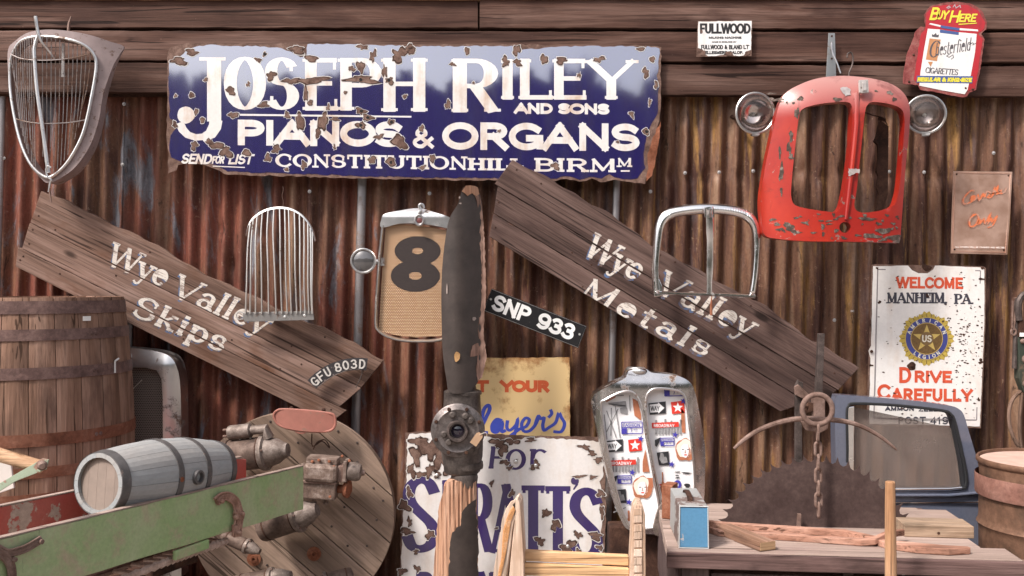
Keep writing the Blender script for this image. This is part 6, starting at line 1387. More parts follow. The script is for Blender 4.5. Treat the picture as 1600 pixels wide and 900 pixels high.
# long wooden tong arms
def onb(x, y, h=0): return onz(x, y, BZ + h)
def bar_on(name, pts, wdt, hgt, label, mt, group):
    o = onb(*pts[0][:2]); th = thing0(name, tuple(o), label, 'iron bar', group)
    P3 = [onb(p[0], p[1], 0) - o for p in pts]; V = []; n = len(P3)
    for i in range(n):
        d = (P3[min(i + 1, n - 1)] - P3[max(0, i - 1)]); d.z = 0; d.normalize(); sd_ = Vector((-d.y, d.x, 0)); wv = wdt * (pts[i][2] if len(pts[i]) > 2 else 1); z0 = pts[i][3] if len(pts[i]) > 3 else 0
        for a, b in ((-1, 0), (1, 0), (1, 1), (-1, 1)): V.append(P3[i] + sd_ * a * wv / 2 + Vector((0, 0, z0 + b * hgt)))
    mb = MB(); mb.add(V, [(i * 4 + k, (i + 1) * 4 + k, (i + 1) * 4 + (k + 1) % 4, i * 4 + (k + 1) % 4) for i in range(n - 1) for k in range(4)] + [(0, 1, 2, 3), tuple(range(4 * n - 4, 4 * n))[::-1]], False)
    mb.obj('shaft', mt, th, bevel=.003); return th
TW = wood('reddish_shaft_timber', (.22, .11, .08), (.36, .20, .15), (.48, .30, .24), 0, .75, 1.0, .06)
bar_on('wooden_shaft', [(1106, 822, .6), (1122, 825), (1200, 830), (1320, 838), (1360, 847, 1.1), (1390, 856, 1.6), (1430, 861, 2.2, .0), (1480, 865, 1.8), (1515, 865, .6)], .032, .026, 'upper long reddish wooden shaft lying across the bench, widening to a split pointed end', TW, 'long wooden shafts on the bench')
bar_on('wooden_shaft', [(1108, 832, .6), (1124, 837), (1200, 842), (1320, 850), (1345, 852), (1365, 853, .9, .006), (1388, 850, .7, .027), (1412, 847, .45, .027)], .030, .026, 'lower long reddish wooden shaft lying across the bench, crossing under the other shaft', TW, 'long wooden shafts on the bench')
bw = thing0('wooden_wedge', tuple(onb(1187, 862)), 'short square timber offcut with pale end grain under the wooden shafts', 'offcut', rot=(0, 0, R(22)))
mb = MB(); mb.box(0, .075, 0, .30, .0005, .036); mb.obj('body', wood('offcut_wood', (.16, .09, .06), (.26, .16, .12), (.36, .24, .19), 1), bw, bevel=.002)
mb = MB(); mb.box(.002, .073, -.002, 0, .0025, .034); mb.obj('end_grain', W_['block'], bw)
bw = thing0('timber_block', tuple(onb(1413, 839)), 'pale squared timber block at the right end of the bench', 'offcut', rot=(0, 0, bang + R(-1)))
mb = MB(); mb.box(0, .275, 0, .14, .0005, .050); mb.obj('body', wood('pale_block_wood', (.30, .2, .14), (.42, .30, .22), (.52, .40, .31), 0), bw, bevel=.003)
mb = MB(); mb.lathe([(.004, 0), (.006, .001)], (.135, -.0005, .02), (0, -1, 0), 8); mb.obj('nail_hole', RUD, bw)
jl = thing0('jar_lid', tuple(onb(1148, 812)), 'small round tarnished metal lid lying by the left edge of the saw blade', 'lid')
mb = MB(); mb.lathe([(.030, 0), (.033, .004), (.032, .014), (.028, .018), (.006, .021), (.0, .021)], (0, 0, .0), (0, 0, 1), 28); mb.obj('lid', chrome('lid_metal', (.35, .36, .34), .25, .05), jl)
# spare plate on the bench rear right with cut-out corner
bw = thing0('rusty_plate', tuple(onb(1412, 822)), 'flat mauve-brown board with a notch at the right rear of the bench', 'board', rot=(0, 0, bang))
mb = MB(); mb.prism([(0, .0005), (.27, .0005), (.27, .012), (0, .012)], -.28, -.03); mb.obj('body', W_['bench'], bw, bevel=.002)
# vertical handle in front
t = T('wooden_pole', 1391, 900, 3.50, 'upright smooth wooden pole leaning against the front of the bench', 'pole')
mb = MB(); mb.tube([t.pt(1391, 752), t.pt(1391, 790), t.pt(1391.5, 850), t.pt(1392, 900), t.pt(1393, 1000), t.pt(1394, 1132)], [.0175, .0185, .020, .021, .021, .021], 14); o = mb.obj('shaft', W_['handle'], t.o, bevel=.004)
# scrap under the right of the bench
t = T('scrap_metal', 1560, 930, 3.85, 'jagged rusty sheet scrap under the right-hand end of the bench', 'scrap')
mb = MB(); mb.sheet(t.ring(jag([(1543, 888), (1560, 890), (1572, 900), (1600, 915), (1600, 1010), (1540, 1010)], 6, 1.5, random.Random(3))), h=lambda u, v: .02 * math.sin(u * 20), thick=.003, grid=.03); mb.obj('sheet', RUP, t.o)
t = T('scrap_metal', 1480, 930, 4.1, 'dull steel rods and cans in the shade under the bench', 'scrap')
for a, b, r in (((1464, 884), (1478, 898), .006), ((1478, 880), (1480, 1050), .008), ((1492, 882), (1494, 1050), .009), ((1410, 886), (1414, 1060), .012)): mb = MB(); mb.tube(t.path([a, b]), r, 6); mb.obj('rod', ALU, t.o)
mb = MB(); mb.lathe([(.05, -.28), (.05, -.02), (.045, 0)], t.pt(1440, 900), (0, 0, 1), 20); mb.obj('can', IRON, t.o)

# ------------------------------------------------------------------ blue car door
t = T('car_door', 1418, 710, 4.62, 'old dark blue car door with dusty window glass, leaning behind the saw bench', 'car door', wref=.05)
DB = painted('dusty_blue_paint', (.095, .108, .155), (.14, .10, .09), -.02, 8, .28, 1.0, .6, (.17, .16, .19))
out = sp2([(1306, 800), (1305, 720), (1304, 640), (1306, 621), (1312, 617), (1360, 620), (1430, 626), (1480, 633), (1496, 638), (1505, 648), (1513, 675), (1524, 712), (1529, 740), (1529, 800)], 4, False) + [(1529, 1040), (1312, 1040)]
hol = sp2([(1323, 760), (1323, 700), (1322, 645), (1325, 634), (1334, 630), (1400, 633), (1470, 641), (1484, 647), (1490, 658), (1500, 700), (1508, 740), (1507, 757), (1498, 763), (1420, 764), (1335, 764)], 3)
def dh(u, v): return .05 + .012 * math.cos(u * 3) - (.02 * max(0, v - .1))
mb = MB(); mb.sheet(t.ring(out), [t.ring(hol)], h=dh, thick=.01, grid=.03, skirt=lambda u, v: -.01); mb.obj('door_frame', DB, t.o, ang=50)
mb = MB(); mb.tube([t.pt(x, y, .062) for x, y in hol[2:-4]], .007, 6); mb.obj('window_seal', flat('black_rubber', (.012, .012, .014), .7), t.o)
mb = MB(); mb.prism(t.ring([(1321, 636), (1333, 634), (1333, 764), (1322, 764)]), .045, .066); mb.obj('quarter_light_bar', CHRC, t.o, bevel=.003)
mb = MB(); mb.tube([t.pt(x, y, .068) for x, y in [(1322, 764), (1400, 763), (1480, 763), (1500, 761)]], .006, 8); mb.obj('sill_trim', CHRC, t.o)
mb = MB(); mb.tube([t.pt(x, y, .068) for x, y in [(1308, 783), (1400, 784), (1480, 784), (1526, 783)]], .0035, 6); mb.obj('waist_trim', CHRC, t.o)
mb = MB(); mb.tube([t.pt(x, y, .072) for x, y in [(1308, 771), (1400, 772), (1480, 772), (1526, 768)]], .014, 8, flat=(1, .5)); mb.obj('waist_bulge', DB, t.o)
DG = glassmat('dusty_door_glass', (.30, .235, .21), .42, (.78, .76, .75))
mb = MB(); mb.prism(t.ring([(1333, 636), (1500, 672), (1511, 766), (1333, 766)]), .020, .024); mb.obj('window_glass', DG, t.o)
mb = MB(); mb.tube(t.path([(1490, 655), (1503, 720), (1508, 760)], .03), .022, 8, flat=(1, .5)); mb.obj('inner_channel', flat('channel_black', (.015, .015, .018), .6), t.o)

# ------------------------------------------------------------------ oil drum
dc = Vector((2.36, 4.2, 0)); dr = thing0('oil_drum', tuple(dc), 'rusty brown oil drum standing at the right edge beside the bench', 'drum')
DRM = rusty('drum_rust', (.06, .045, .034), (.16, .088, .06), (.27, .155, .105), 5, .6, .25, .3)
prof = [(.27, .0), (.295, .004), (.295, .02), (.288, .03)]
z = .03
for zc in (.12, .30, .56): prof += [(.288, zc - .03), (.291, zc - .012), (.298, zc), (.291, zc + .012), (.288, zc + .03)]
prof += [(.288, .70), (.292, .73), (.284, .76), (.288, .82), (.294, .826), (.299, .832), (.299, .846), (.294, .852), (.288, .850), (.286, .835), (.27, .832), (.0, .836)]
mb = MB(); mb.lathe(prof, (0, 0, 0), (0, 0, 1), 72); mb.obj('body', DRM, dr)
mb = MB(); mb.lathe([(.302, .69), (.304, .695), (.304, .775), (.302, .78)], (0, 0, 0), (0, 0, 1), 72, capa=False, capb=False); mb.obj('painted_band', rusty('faded_red_band', (.14, .07, .055), (.24, .12, .095), (.34, .19, .155), 7, .6), dr)
mb = MB(); mb.lathe([(.284, .838), (.0, .842)], (0, 0, 0), (0, 0, 1), 48, capa=False, capb=False); mb.obj('lid_dust', flat('pink_dust', (.50, .33, .27), .85, .3, 14), dr)
mb = MB(); mb.lathe([(.03, .842), (.03, .852), (.024, .856)], (-.08, -.1, 0), (0, 0, 1), 16); mb.obj('bung', RUO, dr)

# ------------------------------------------------------------------ pulley block, right edge
t = T('pulley_block', 1592, 560, 4.72, 'dark green iron pulley block with rope loops, hanging at the right edge', 'pulley block')
GRN = painted('dark_green_iron', (.035, .045, .035), (.10, .07, .05), .05, 20, .5)
mb = MB(); mb.prism(t.ring([(1583, 526), (1625, 526), (1627, 590), (1618, 612), (1592, 612), (1584, 590)]), .0, .05); mb.obj('side_plate', GRN, t.o, bevel=.004)
mb = MB(); mb.prism(t.ring([(1584, 500), (1625, 498), (1625, 525), (1583, 526)]), .005, .06); mb.obj('head_plate', RUD, t.o, bevel=.004)
mb = MB(); mb.prism(t.ring([(1583, 519), (1625, 519), (1625, 525), (1583, 525)]), .06, .062); mb.obj('white_label', flat('white_label', (.78, .76, .75), .6), t.o)
mb = MB(); mb.tube(t.path([(1580, 575), (1584, 470), (1592, 460), (1606, 458)], .03), [.012, .012, .012, .012], 8); mb.obj('hanger', IRON, t.o)
mb = MB(); mb.tube(smooth_path(t.path([(1584, 500), (1583, 475), (1589, 462), (1600, 458), (1612, 464), (1614, 490)], .05), 4), .016, 8); mb.obj('shackle', IRON, t.o)
mb = MB(); mb.tube(t.path([(1578, 466), (1584, 465), (1580, 490), (1577, 515)], .04), .0055, 8); mb.tube([t.pt(1577 + 4 * math.cos(a), 518 + 5 * math.sin(a), .04) for a in [k * .63 for k in range(10)]], .0055, 6, True); mb.tube(t.path([(1575, 470), (1574, 512)], .045), .004, 6); mb.obj('swivel_link', RUP, t.o)
for x, y, r in ((1589, 532, .012), (1595, 560, .022), (1594, 598, .016)): mb = MB(); mb.lathe([(r, 0), (r, .01), (r * .6, .016)], t.pt(x, y, .05), (0, -1, 0), 14); mb.obj('bolt', RUP, t.o)
mb = MB()
for pth in ([(1590, 610), (1578, 622), (1572, 640), (1573, 665), (1580, 685), (1587, 696)], [(1592, 612), (1589, 640), (1588, 670), (1591, 704)], [(1597, 612), (1600, 650), (1599, 704)]): mb.tube(smooth_path(t.path(pth, .03), 4), .009, 7)
mb.obj('rope_loops', wood('old_rope', (.13, .08, .06), (.2, .13, .10), (.3, .2, .16), 2, .9, 2), t.o)

# ------------------------------------------------------------------ casks built of staves
def cask(root, r_end, r_mid, H, n, hoops, mw, mh, hoop_label=None, th=.02, head_w=None, low=None, chime=.03, hr=None, flatn=3, bulge=2.0, phase=0):
    """axis along local z from 0 to H"""
    def rad(z):
        q = abs(z / H - .5) * 2; return r_end + (r_mid - r_end) * (1 - q ** bulge)
    me = None; gap = (.0016 if r_mid > .3 else .0006) / r_mid; nz = 16
    for k in range(n):
        if me is None:
            mb = MB(); V = []; a0 = gap; a1 = 2 * math.pi / n - gap
            cols = []
            for i in range(nz + 1):
                z = H * i / nz; r = rad(z); row = []
                for j in range(flatn + 1):
                    a = a0 + (a1 - a0) * j / flatn; e = (.0022 if r_mid > .3 else .0009) if j in (0, flatn) else 0
                    row.append(((r - e) * math.cos(a), (r - e) * math.sin(a), z))
                for j in range(flatn, -1, -1):
                    a = a0 + (a1 - a0) * j / flatn; row.append(((r - th) * math.cos(a), (r - th) * math.sin(a), z))
                V += row
            K = 2 * (flatn + 1)
            Fs = [(i * K + j, i * K + (j + 1) % K, (i + 1) * K + (j + 1) % K, (i + 1) * K + j) for i in range(nz) for j in range(K)]
            Fs += [tuple(range(K))[::-1], tuple(nz * K + j for j in range(K))]
            mb.add(V, Fs, False); o = mb.obj('stave', mw, root); me = o.data
        else: o = link('stave', me, root)
        o.rotation_euler = (0, 0, 2 * math.pi * k / n + phase)
    for hh in hoops:
        z0, z1 = hh[0], hh[1]; mt = hh[2] if len(hh) > 2 else mh
        pr_ = [(rad(z0) - .004, z0), (rad(z0) + .003, z0 + .001)] + [(rad(z0 + (z1 - z0) * i / 4) + .0035, z0 + (z1 - z0) * i / 4) for i in range(5)] + [(rad(z1) + .003, z1 - .001), (rad(z1) - .004, z1)]
        mb = MB(); mb.lathe(pr_, (0, 0, 0), (0, 0, 1), 64, capa=False, capb=False); mb.obj('hoop', mt, root, ang=60)
    for z, sgn in ((chime, -1), (H - chime, 1)):
        mb = MB(); nb = 5; r = r_end - th * .6
        for i in range(nb):
            x0 = -r + 2 * r * i / nb + .0003; x1 = -r + 2 * r * (i + 1) / nb - .0003; pts = []
            for q in range(7): x = x0 + (x1 - x0) * q / 6; pts.append((x, math.sqrt(max(0, r * r - x * x))))
            pts += [(x, -y) for x, y in pts[::-1]]
            m2 = MB(); m2.V = []; nn = len(pts)
            m2.add([(x, y, z - .008) for x, y in pts] + [(x, y, z + .008) for x, y in pts], [tuple(range(nn)), tuple(range(nn, 2 * nn))[::-1]] + [(q, nn + q, nn + (q + 1) % nn, (q + 1) % nn) for q in range(nn)])
            m2.obj('head_board', head_w or mw, root)
    return rad
# big barrel
BZ0 = .02; BH = 1.54
b = thing0('barrel', (-2.215, 4.40, BZ0), 'tall brown oak barrel bound with wide rusty iron hoops, standing at the left edge', 'barrel')
def zz(y, r=.44): return EZ - (y - 450) * (4.40 - r) / F - BZ0   # height of a feature at the barrel's front
rad = cask(b, .405, .455, BH, 26, [(1.47, 1.525), (1.358, 1.406), (1.196, 1.246), (.917, .97, HOOPR), (.785, .83, HOOPR), (.675, .72, HOOPR), (.30, .36), (.02, .08)], W_['barrel'], HOOP, th=.026, chime=.05, flatn=3, bulge=2.2, phase=.1)
mb = MB(); r = rad(1.40) + .003; a = R(-56)
mb.box(-.019, .019, -.0015, 0, -.010, .010); o = mb.obj('paper_label', flat('white_label2', (.82, .8, .78), .6, .1), b, label='small white paper label'); a = R(-31); r = rad(1.45) + .006; o.location = (r * math.cos(a), r * math.sin(a), 1.447); o.rotation_euler = (0, 0, a + R(90))
mb = MB(); a = R(-13); r = rad(1.22) + .009; mb.tube([(r * math.cos(a), r * math.sin(a), 1.252), (r * math.cos(a), r * math.sin(a), 1.20)], .0045, 6); mb.tube([(r * math.cos(a), r * math.sin(a), 1.252), (r * math.cos(a + .06), r * math.sin(a + .06), 1.262)], .0045, 6); mb.obj('hoop_clip', flat('pale_clip', (.6, .58, .57), .5), b)
for zc in (1.222, .943, 1.382):
    for da in (0, .05): mb = MB(); a = R(-28) + da; r = rad(zc) + .004; mb.lathe([(.009, 0), (.007, .003)], (r * math.cos(a), r * math.sin(a), zc), (math.cos(a), math.sin(a), 0), 10); mb.obj('rivet', HOOP, b)

# cart: two long side boards
cd = Vector((-.3975, -.9176, 0)) ; cd = Vector((-.4196, -1, 0)).normalized()
cr = thing0('green_cart', (-.943, 4.25, 0), 'long narrow wooden cart with faded green outer board and red inner board, lower left', 'cart')
GP = MT('faded_green_paint', .62); v = GP.coord((1, 1, 1), 'Object', False); n = GP.noise(v, 3.2, 6, .62, .4); n2 = GP.noise(v, 8, 8, .7, .4)
c = GP.mix(GP.mask(n, .35, .68), (.25, .36, .15), (.38, .42, .25)); c = GP.mix(GP.mask(n2, .50, .70), c, (.40, .31, .22))
c = GP.mix(GP.mask(GP.noise(v, 26, 6, .75), .68, .70), c, (.33, .22, .15)); c = GP.mix(.3, c, GP.ramp(GP.noise(v, 70, 4, .7), [(.3, .5), (.65, 1.15)]), 'MULTIPLY')
c = GP.mix(GP.mask(GP.noise(GP.coord((30, 30, 3), 'Object', False), 1.0, 6, .7), .66, .69), c, (.09, .11, .06)); GP.set('Base Color', c); GP.bump(n2, .2, .002)
RDB = painted('faded_red_paint', (.46, .06, .05), (.42, .30, .26), .05, 14, .6, dirt=.55, dirtc=(.42, .20, .17))
LC = 1.75
cm = Matrix.Rotation(math.atan2(cd.y, cd.x), 4, 'Z')     # local x runs towards the viewer
def cart_box(x0, x1, y0, y1, z0, z1, name, mt, bev=.004, lab=None):
    mb = MB(); mb.box(x0, x1, y0, y1, z0, z1, mat=cm); return mb.obj(name, mt, cr, bevel=bev, label=lab)
yl = Vector((-math.sin(math.atan2(cd.y, cd.x)), math.cos(math.atan2(cd.y, cd.x)), 0))   # local +y (points to +x world side)
# local +y -> (0.92,-0.39): nearer viewer/right ; green board on y in [0,.024]
mb = MB()
top = lambda x: .812 + .030 * (x / 1.0)
bot = lambda x: .622 + .034 * (x / 1.0)
V = []; N = 20
for i in range(N + 1):
    x = -.0 + LC * i / N; zt = top(x) + .0015 * math.sin(i * 2.1); zb = bot(x) + .0015 * math.sin(i * 1.3)
    for y in (0, .024): V += [cm @ Vector((x, y, zb)), cm @ Vector((x, y, zt))]
Fs = []
for i in range(N):
    o = i * 4; q = o + 4
    Fs += [(o, o + 1, q + 1, q), (o + 2, q + 2, q + 3, o + 3), (o + 1, o + 3, q + 3, q + 1), (o, q, q + 2, o + 2)]
Fs += [(0, 2, 3, 1), (N * 4, N * 4 + 1, N * 4 + 3, N * 4 + 2)]
mb.add(V, Fs); mb.obj('side_board', GP.m, cr, bevel=.003, label='faded green side board')
mb = MB(); V = []
for i in range(N + 1):
    x = LC * i / N
    for y in (-.001, .025): V += [cm @ Vector((x, y, top(x) + .0005)), cm @ Vector((x, y, top(x) + .005))]
mb.add(V, Fs); mb.obj('top_edge', W_['bench'], cr, label='bare worn top edge')
CW = .262
mb = MB(); V = []
for i in range(N + 1):
    x = .03 + LC * i / N; zt = top(x) + .028 - (.012 if i == 0 else 0); zb = bot(x) + .01
    for y in (-CW - .022, -CW): V += [cm @ Vector((x, y, zb)), cm @ Vector((x, y, zt))]
mb.add(V, Fs); mb.obj('side_board', RDB, cr, bevel=.003, label='faded red side board')
mb = MB(); V = []
for i in range(N + 1):
    x = .06 + LC * i / N
    for y in (-CW - .023, -CW + .001): V += [cm @ Vector((x, y, top(x) + .0285)), cm @ Vector((x, y, top(x) + .033))]
mb.add(V, Fs); mb.obj('top_edge', W_['bench'], cr)
cart_box(.0, LC, -CW, -.001, .66, .68, 'floor_board', W_['bench'])
for x, y in ((.62, -.25), (1.5, -.25), (1.5, -.05)): cart_box(x, x + .04, y, y + .04, .0, .60, 'leg', RUD)
cart_box(.62, .80, .012, .030, .605, .640, 'lower_cleat', GP.m)
# iron hooks: traced on the green board plane
def on_board(px_, py_, off=.0):
    """point on the outer face of the green board seen at photo (px,py)"""
    n_ = yl; p0 = cr.location + yl * (.024 + off); d = Vector(((px_ - 800) / F, 1, -(py_ - 450) / F)); o = Vector((0, 0, EZ))
    t_ = (p0 - o).dot(n_) / d.dot(n_); return o + d * t_ - cr.location
HK = rusty('hook_rust', (.17, .09, .065), (.34, .20, .155), (.48, .32, .26), 18)
def hookpart(pths, name, r):
    mb = MB()
    for pth, rs in pths: mb.tube(smooth_path([on_board(x, y, .008) for x, y in pth], 4), r * rs, 8, flat=(.55, 1), up=tuple(yl))
    for pth, rs in pths:
        for sh in (-1, 1):
            off_ = [Vector((p[0], p[1])) for p in pth]
            pp = []
            for i, p in enumerate(off_):
                d = (off_[min(i + 1, len(off_) - 1)] - off_[max(0, i - 1)]).normalized(); pp.append(on_board(p.x - d.y * sh * r * rs * 330, p.y + d.x * sh * r * rs * 330, .013))
            mb.tube(smooth_path(pp, 4), r * rs * .28, 6)
    return mb
h = hookpart([([(338, 784), (348, 776), (358, 776), (368, 784), (372, 796), (374, 806), (372, 820), (370, 834)], 1.0), ([(366, 806), (380, 804)], .9), ([(370, 820), (370, 838)], 1.1)], 'hook', .017)
for x, y in ((345, 783), (367, 808), (377, 803), (371, 832)): h.lathe([(.009, 0), (.009, .012), (.005, .016)], on_board(x, y, .014), tuple(yl), 8)
h.obj('iron_hook', HK, cr, label='curved rusty iron hook bolted near the far end')
h = hookpart([([(-14, 850), (0, 859), (12, 864), (25, 862), (42, 856), (56, 848), (64, 843)], 1.0), ([(-4, 861), (10, 872), (17, 885), (19, 900), (20, 925)], 1.1)], 'hook', .0135)
for x, y in ((20, 874), (62, 846)): h.lathe([(.008, 0), (.008, .012), (.004, .014)], on_board(x, y, .012), tuple(yl), 8)
h.obj('iron_hook', RUP, cr, label='forked rusty iron hook at the near end')
# conveyor chain under the cart
ch = thing0('elevator_chain', tuple(on_board(345, 850) + cr.location), 'rusty ladder-like conveyor chain slung under the green cart board', 'chain')
p0, p1, p2, p3 = [on_board(x, y, -.03) + cr.location for x, y in ((352, 846), (300, 864), (245, 884), (130, 930))]
q0, q1, q2, q3 = [on_board(x, y, -.16) + cr.location for x, y in ((318, 842), (262, 862), (205, 882), (100, 920))]
RUL = rusty('chain_rust_pale', (.30, .21, .17), (.48, .35, .30), (.60, .46, .40), 20)
A = smooth_path([p0, p1, p2, p3], 7); B_ = smooth_path([q0, q1, q2, q3], 7)
slatm = None
for i in range(0, len(A) - 1):
    a_, b_ = A[i] - ch.location, B_[i] - ch.location
    if i % 2 == 0:
        m2 = MB(); m2.tube([a_, b_], .013, 6, flat=(1, .6)); m2.obj('slat', RUL, ch)
    nx_ = A[i + 1] - ch.location; d = (nx_ - a_).normalized()
    m2 = MB(); m2.tube([a_ - d * .012, a_ + d * .01, nx_ - d * .012, nx_ + d * .006], [.013, .018, .011, .015], 6, flat=(.6, 1)); m2.obj('chain_link', RUL, ch)
    nb_ = B_[i + 1] - ch.location; m2 = MB(); m2.tube([b_, nb_], [.010, .007], 6); m2.obj('chain_link', RUP, ch)
# timber rail behind the chain
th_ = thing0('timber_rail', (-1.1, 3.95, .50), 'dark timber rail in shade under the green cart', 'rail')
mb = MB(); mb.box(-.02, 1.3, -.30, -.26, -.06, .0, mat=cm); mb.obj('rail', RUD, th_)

# grey cask lying in the cart
ax0 = P(153, 756, 3.33); ax1 = P(336, 731, 3.92)
axd = (ax1 - ax0); HL = axd.length
ck = thing0('small_cask', tuple(ax0), 'small grey-painted wooden cask with dark hoops lying in the green cart', 'cask', rot=axd.to_track_quat('Z', 'Y').to_euler())
CG = painted('grey_cask_paint', (.29, .31, .325), (.22, .19, .17), -.01, 8, .6, dirt=.6, dirtc=(.33, .27, .235), stretch=(1, 1, .4))
CH_ = flat('dark_hoop', (.11, .10, .10), .55, .5, 30, .3, 0, (.2, .15, .13), .0)
rad2 = cask(ck, .106, .137, HL, 14, [(.0, .035), (HL * .40, HL * .40 + .028), (HL * .66, HL * .66 + .026), (HL - .035, HL)], CG, CH_, th=.016, chime=.024, head_w=flat('cask_head_dust', (.25, .19, .16), .85, .35, 9), bulge=2.0, phase=.05)
# bung and tap facing the viewer
inv = ck.rotation_euler.to_matrix().inverted()
dirv = inv @ Vector((.30, -.92, .06)); dirv.z = 0; dirv.normalize()
mb = MB(); mb.lathe([(.028, 0), (.027, .016), (.019, .018), (.017, -.004), (.0, -.004)], dirv * (rad2(HL * .56) - .004) + Vector((0, 0, HL * .56)), tuple(dirv), 20); mb.obj('bung_boss', CH_, ck)
mb = MB(); mb.lathe([(.010, 0), (.009, .003)], dirv * (rad2(HL * .42) + .003) + Vector((0, 0, HL * .42)), tuple(dirv), 10); mb.obj('hoop_rivet', RUO, ck)

# handle and strap at far left
t = T('cart_handle', 75, 722, 3.05, 'pale wooden roller handle in a rusty green-painted strap, in front of the big barrel', 'handle')
mb = MB(); mb.tube(t.path([(-60, 690), (0, 711), (66, 730)]), [.022, .022, .021], 14); mb.obj('wooden_roller', W_['handlex'], t.o, bevel=.002)
mb = MB(); pts = [(82, 716), (78, 731), (30, 750), (0, 769), (-60, 802), (-60, 788), (0, 756), (60, 722), (72, 714)]
mb.prism(t.ring(pts), .02, .028); mb.obj('metal_strap', painted('strap_green', (.34, .40, .30), (.28, .17, .13), .12, 22, .7), t.o, bevel=.001)
mb = MB(); mb.lathe([(.015, 0), (.016, .012), (.010, .018), (.009, .03)], t.pt(72, 724, .026), (.5, -1, 0), 10); mb.obj('bolt', RUP, t.o)
t = T('white_panel', 8, 740, 3.6, 'corner of a plain off-white panel behind the wooden handle at the left edge', 'panel')
mb = MB(); mb.prism(t.ring([(-60, 700), (18, 716), (24, 762), (-60, 790)]), 0, .01); mb.obj('panel', flat('off_white', (.62, .56, .52), .7, .15, 10), t.o, bevel=.002)
mb = MB(); mb.tube([t.pt(-20, 785), t.pt(-20, 940)], .012, 6); mb.obj('support', RUD, t.o)

# ------------------------------------------------------------------ honeycomb radiator behind the barrel
t = T('radiator', 232, 620, 4.74, 'dull chrome radiator with dark honeycomb core between the big barrel and the wall', 'radiator')
BC = MT('dark_honeycomb', .6, .3); bk = BC.node('ShaderNodeTexBrick'); bk.inputs['Scale'].default_value = 1; bk.inputs['Brick Width'].default_value = .009; bk.inputs['Row Height'].default_value = .0085; bk.inputs['Mortar Size'].default_value = .0016
bk.inputs['Color1'].default_value = (.022, .018, .017, 1); bk.inputs['Color2'].default_value = (.04, .032, .03, 1); bk.inputs['Mortar'].default_value = (.26, .21, .18, 1)
tcn = BC.node('ShaderNodeTexCoord'); mpn = BC.node('ShaderNodeMapping'); mpn.inputs['Rotation'].default_value = (R(90), 0, 0); BC.link(tcn.outputs['Object'], mpn.inputs['Vector']); BC.link(mpn.outputs[0], bk.inputs['Vector']); BC.set('Base Color', bk.outputs['Color']); BC.bump(bk.outputs['Fac'], -.8, .003)
outr = sp2([(150, 545), (195, 543), (225, 545), (255, 550), (272, 558), (281, 575), (285, 610), (286, 690)], 4, False) + [(286, 900), (150, 900)]
holr = [(160, 572), (200, 572), (235, 573), (252, 577), (259, 590), (261, 620), (262, 890), (160, 890)]
mb = MB(); mb.sheet(t.ring(outr), [t.ring(holr)], h=lambda u, v: .06 - .035 * max(0, min(1, (u - .10) / .07)) ** 1.6 - .03 * max(0, (v - .17) / .06), thick=.01, grid=.02, skirt=lambda u, v: -.08); mb.obj('shell', CHR2, t.o, ang=50)
mb = MB(); mb.prism(t.ring([(155, 560), (264, 566), (266, 895), (155, 895)]), .0, .022); mb.obj('honeycomb_core', BC.m, t.o)
mb = MB(); mb.tube(t.path([(197, 571), (240, 571), (256, 577), (262, 592), (263, 700), (263, 890)], .045), .006, 8); mb.obj('inner_bead', CHR2, t.o)
mb = MB(); mb.lathe([(.016, 0), (.016, .01), (.01, .014)], t.pt(204, 553, .05), (0, -.6, 1), 14); mb.tube(t.path([(201, 560), (206, 566), (210, 567)], .06), .007, 6); mb.obj('cap_catch', CHR2, t.o)
mb = MB(); mb.tube([t.pt(203, 615, .03), t.pt(228, 592, .05)], .0022, 5); mb.obj('thin_rod', ALU, t.o)
mb = MB(); mb.lathe([(.006, 0), (.005, .001)], t.pt(274, 611, .045), (0, -1, 0), 8); mb.obj('screw_hole', RUD, t.o)
mb = MB(); mb.box(-.22, .16, -.02, .07, -t.o.location.z, -.86 if False else -.80); mb.obj('base', RUD, t.o)

# ------------------------------------------------------------------ cable reel end
t = T('cable_reel_end', 458, 802, 4.66, 'large round dusty timber cable reel disc leaning on the wall behind the motors', 'reel', ang=41)
s = t.s; RR = 159 * s; rr = random.Random(51)
vs = [-159, -124, -67, -10, 47, 104, 159]
for i in range(6):
    v0, v1 = vs[i] + .8, vs[i + 1] - .8
    pts = []
    for k in range(13):
        v = v0 + (v1 - v0) * k / 12; pts.append((math.sqrt(max(1, 159 ** 2 - v * v)) * s, -v * s))
    pts += [(-x, y) for x, y in pts[::-1]]
    mb = MB(); mb.prism(pts, 0, .032 + rr.uniform(-.001, .001)); mb.obj('plank', W_['reel'], t.o, bevel=.002)
for i in range(6):
    v0, v1 = vs[i] * .99, vs[i + 1] * .99
    pts = []
    for k in range(9):
        v = v0 + (v1 - v0) * k / 8; pts.append((-v * s * 1.01, math.sqrt(max(1, 158 ** 2 - v * v)) * s))
    pts += [(x, -y) for x, y in pts[::-1]]
    mb = MB(); mb.prism(pts, -.034, -.001); mb.obj('back_plank', W_['reel'], t.o)
rb_ = None
nails = [(425, 657), (443, 659), (530, 672), (478, 800), (560, 720), (585, 760), (590, 810), (545, 850), (520, 820), (468, 690), (560, 690), (575, 850), (500, 760), (540, 790), (420, 880), (345, 720), (600, 780), (360, 700)]
for x, y in nails:
    if rb_ is None: m2 = MB(); m2.lathe([(.006, 0), (.005, .002), (.002, .003)], (0, 0, 0), (0, -1, 0), 8); o = m2.obj('nail_head', IRON, t.o); rb_ = o.data
    else: o = link('nail_head', rb_, t.o)
    u, v = t.uv(x, y); o.location = (u, -.0335, v)
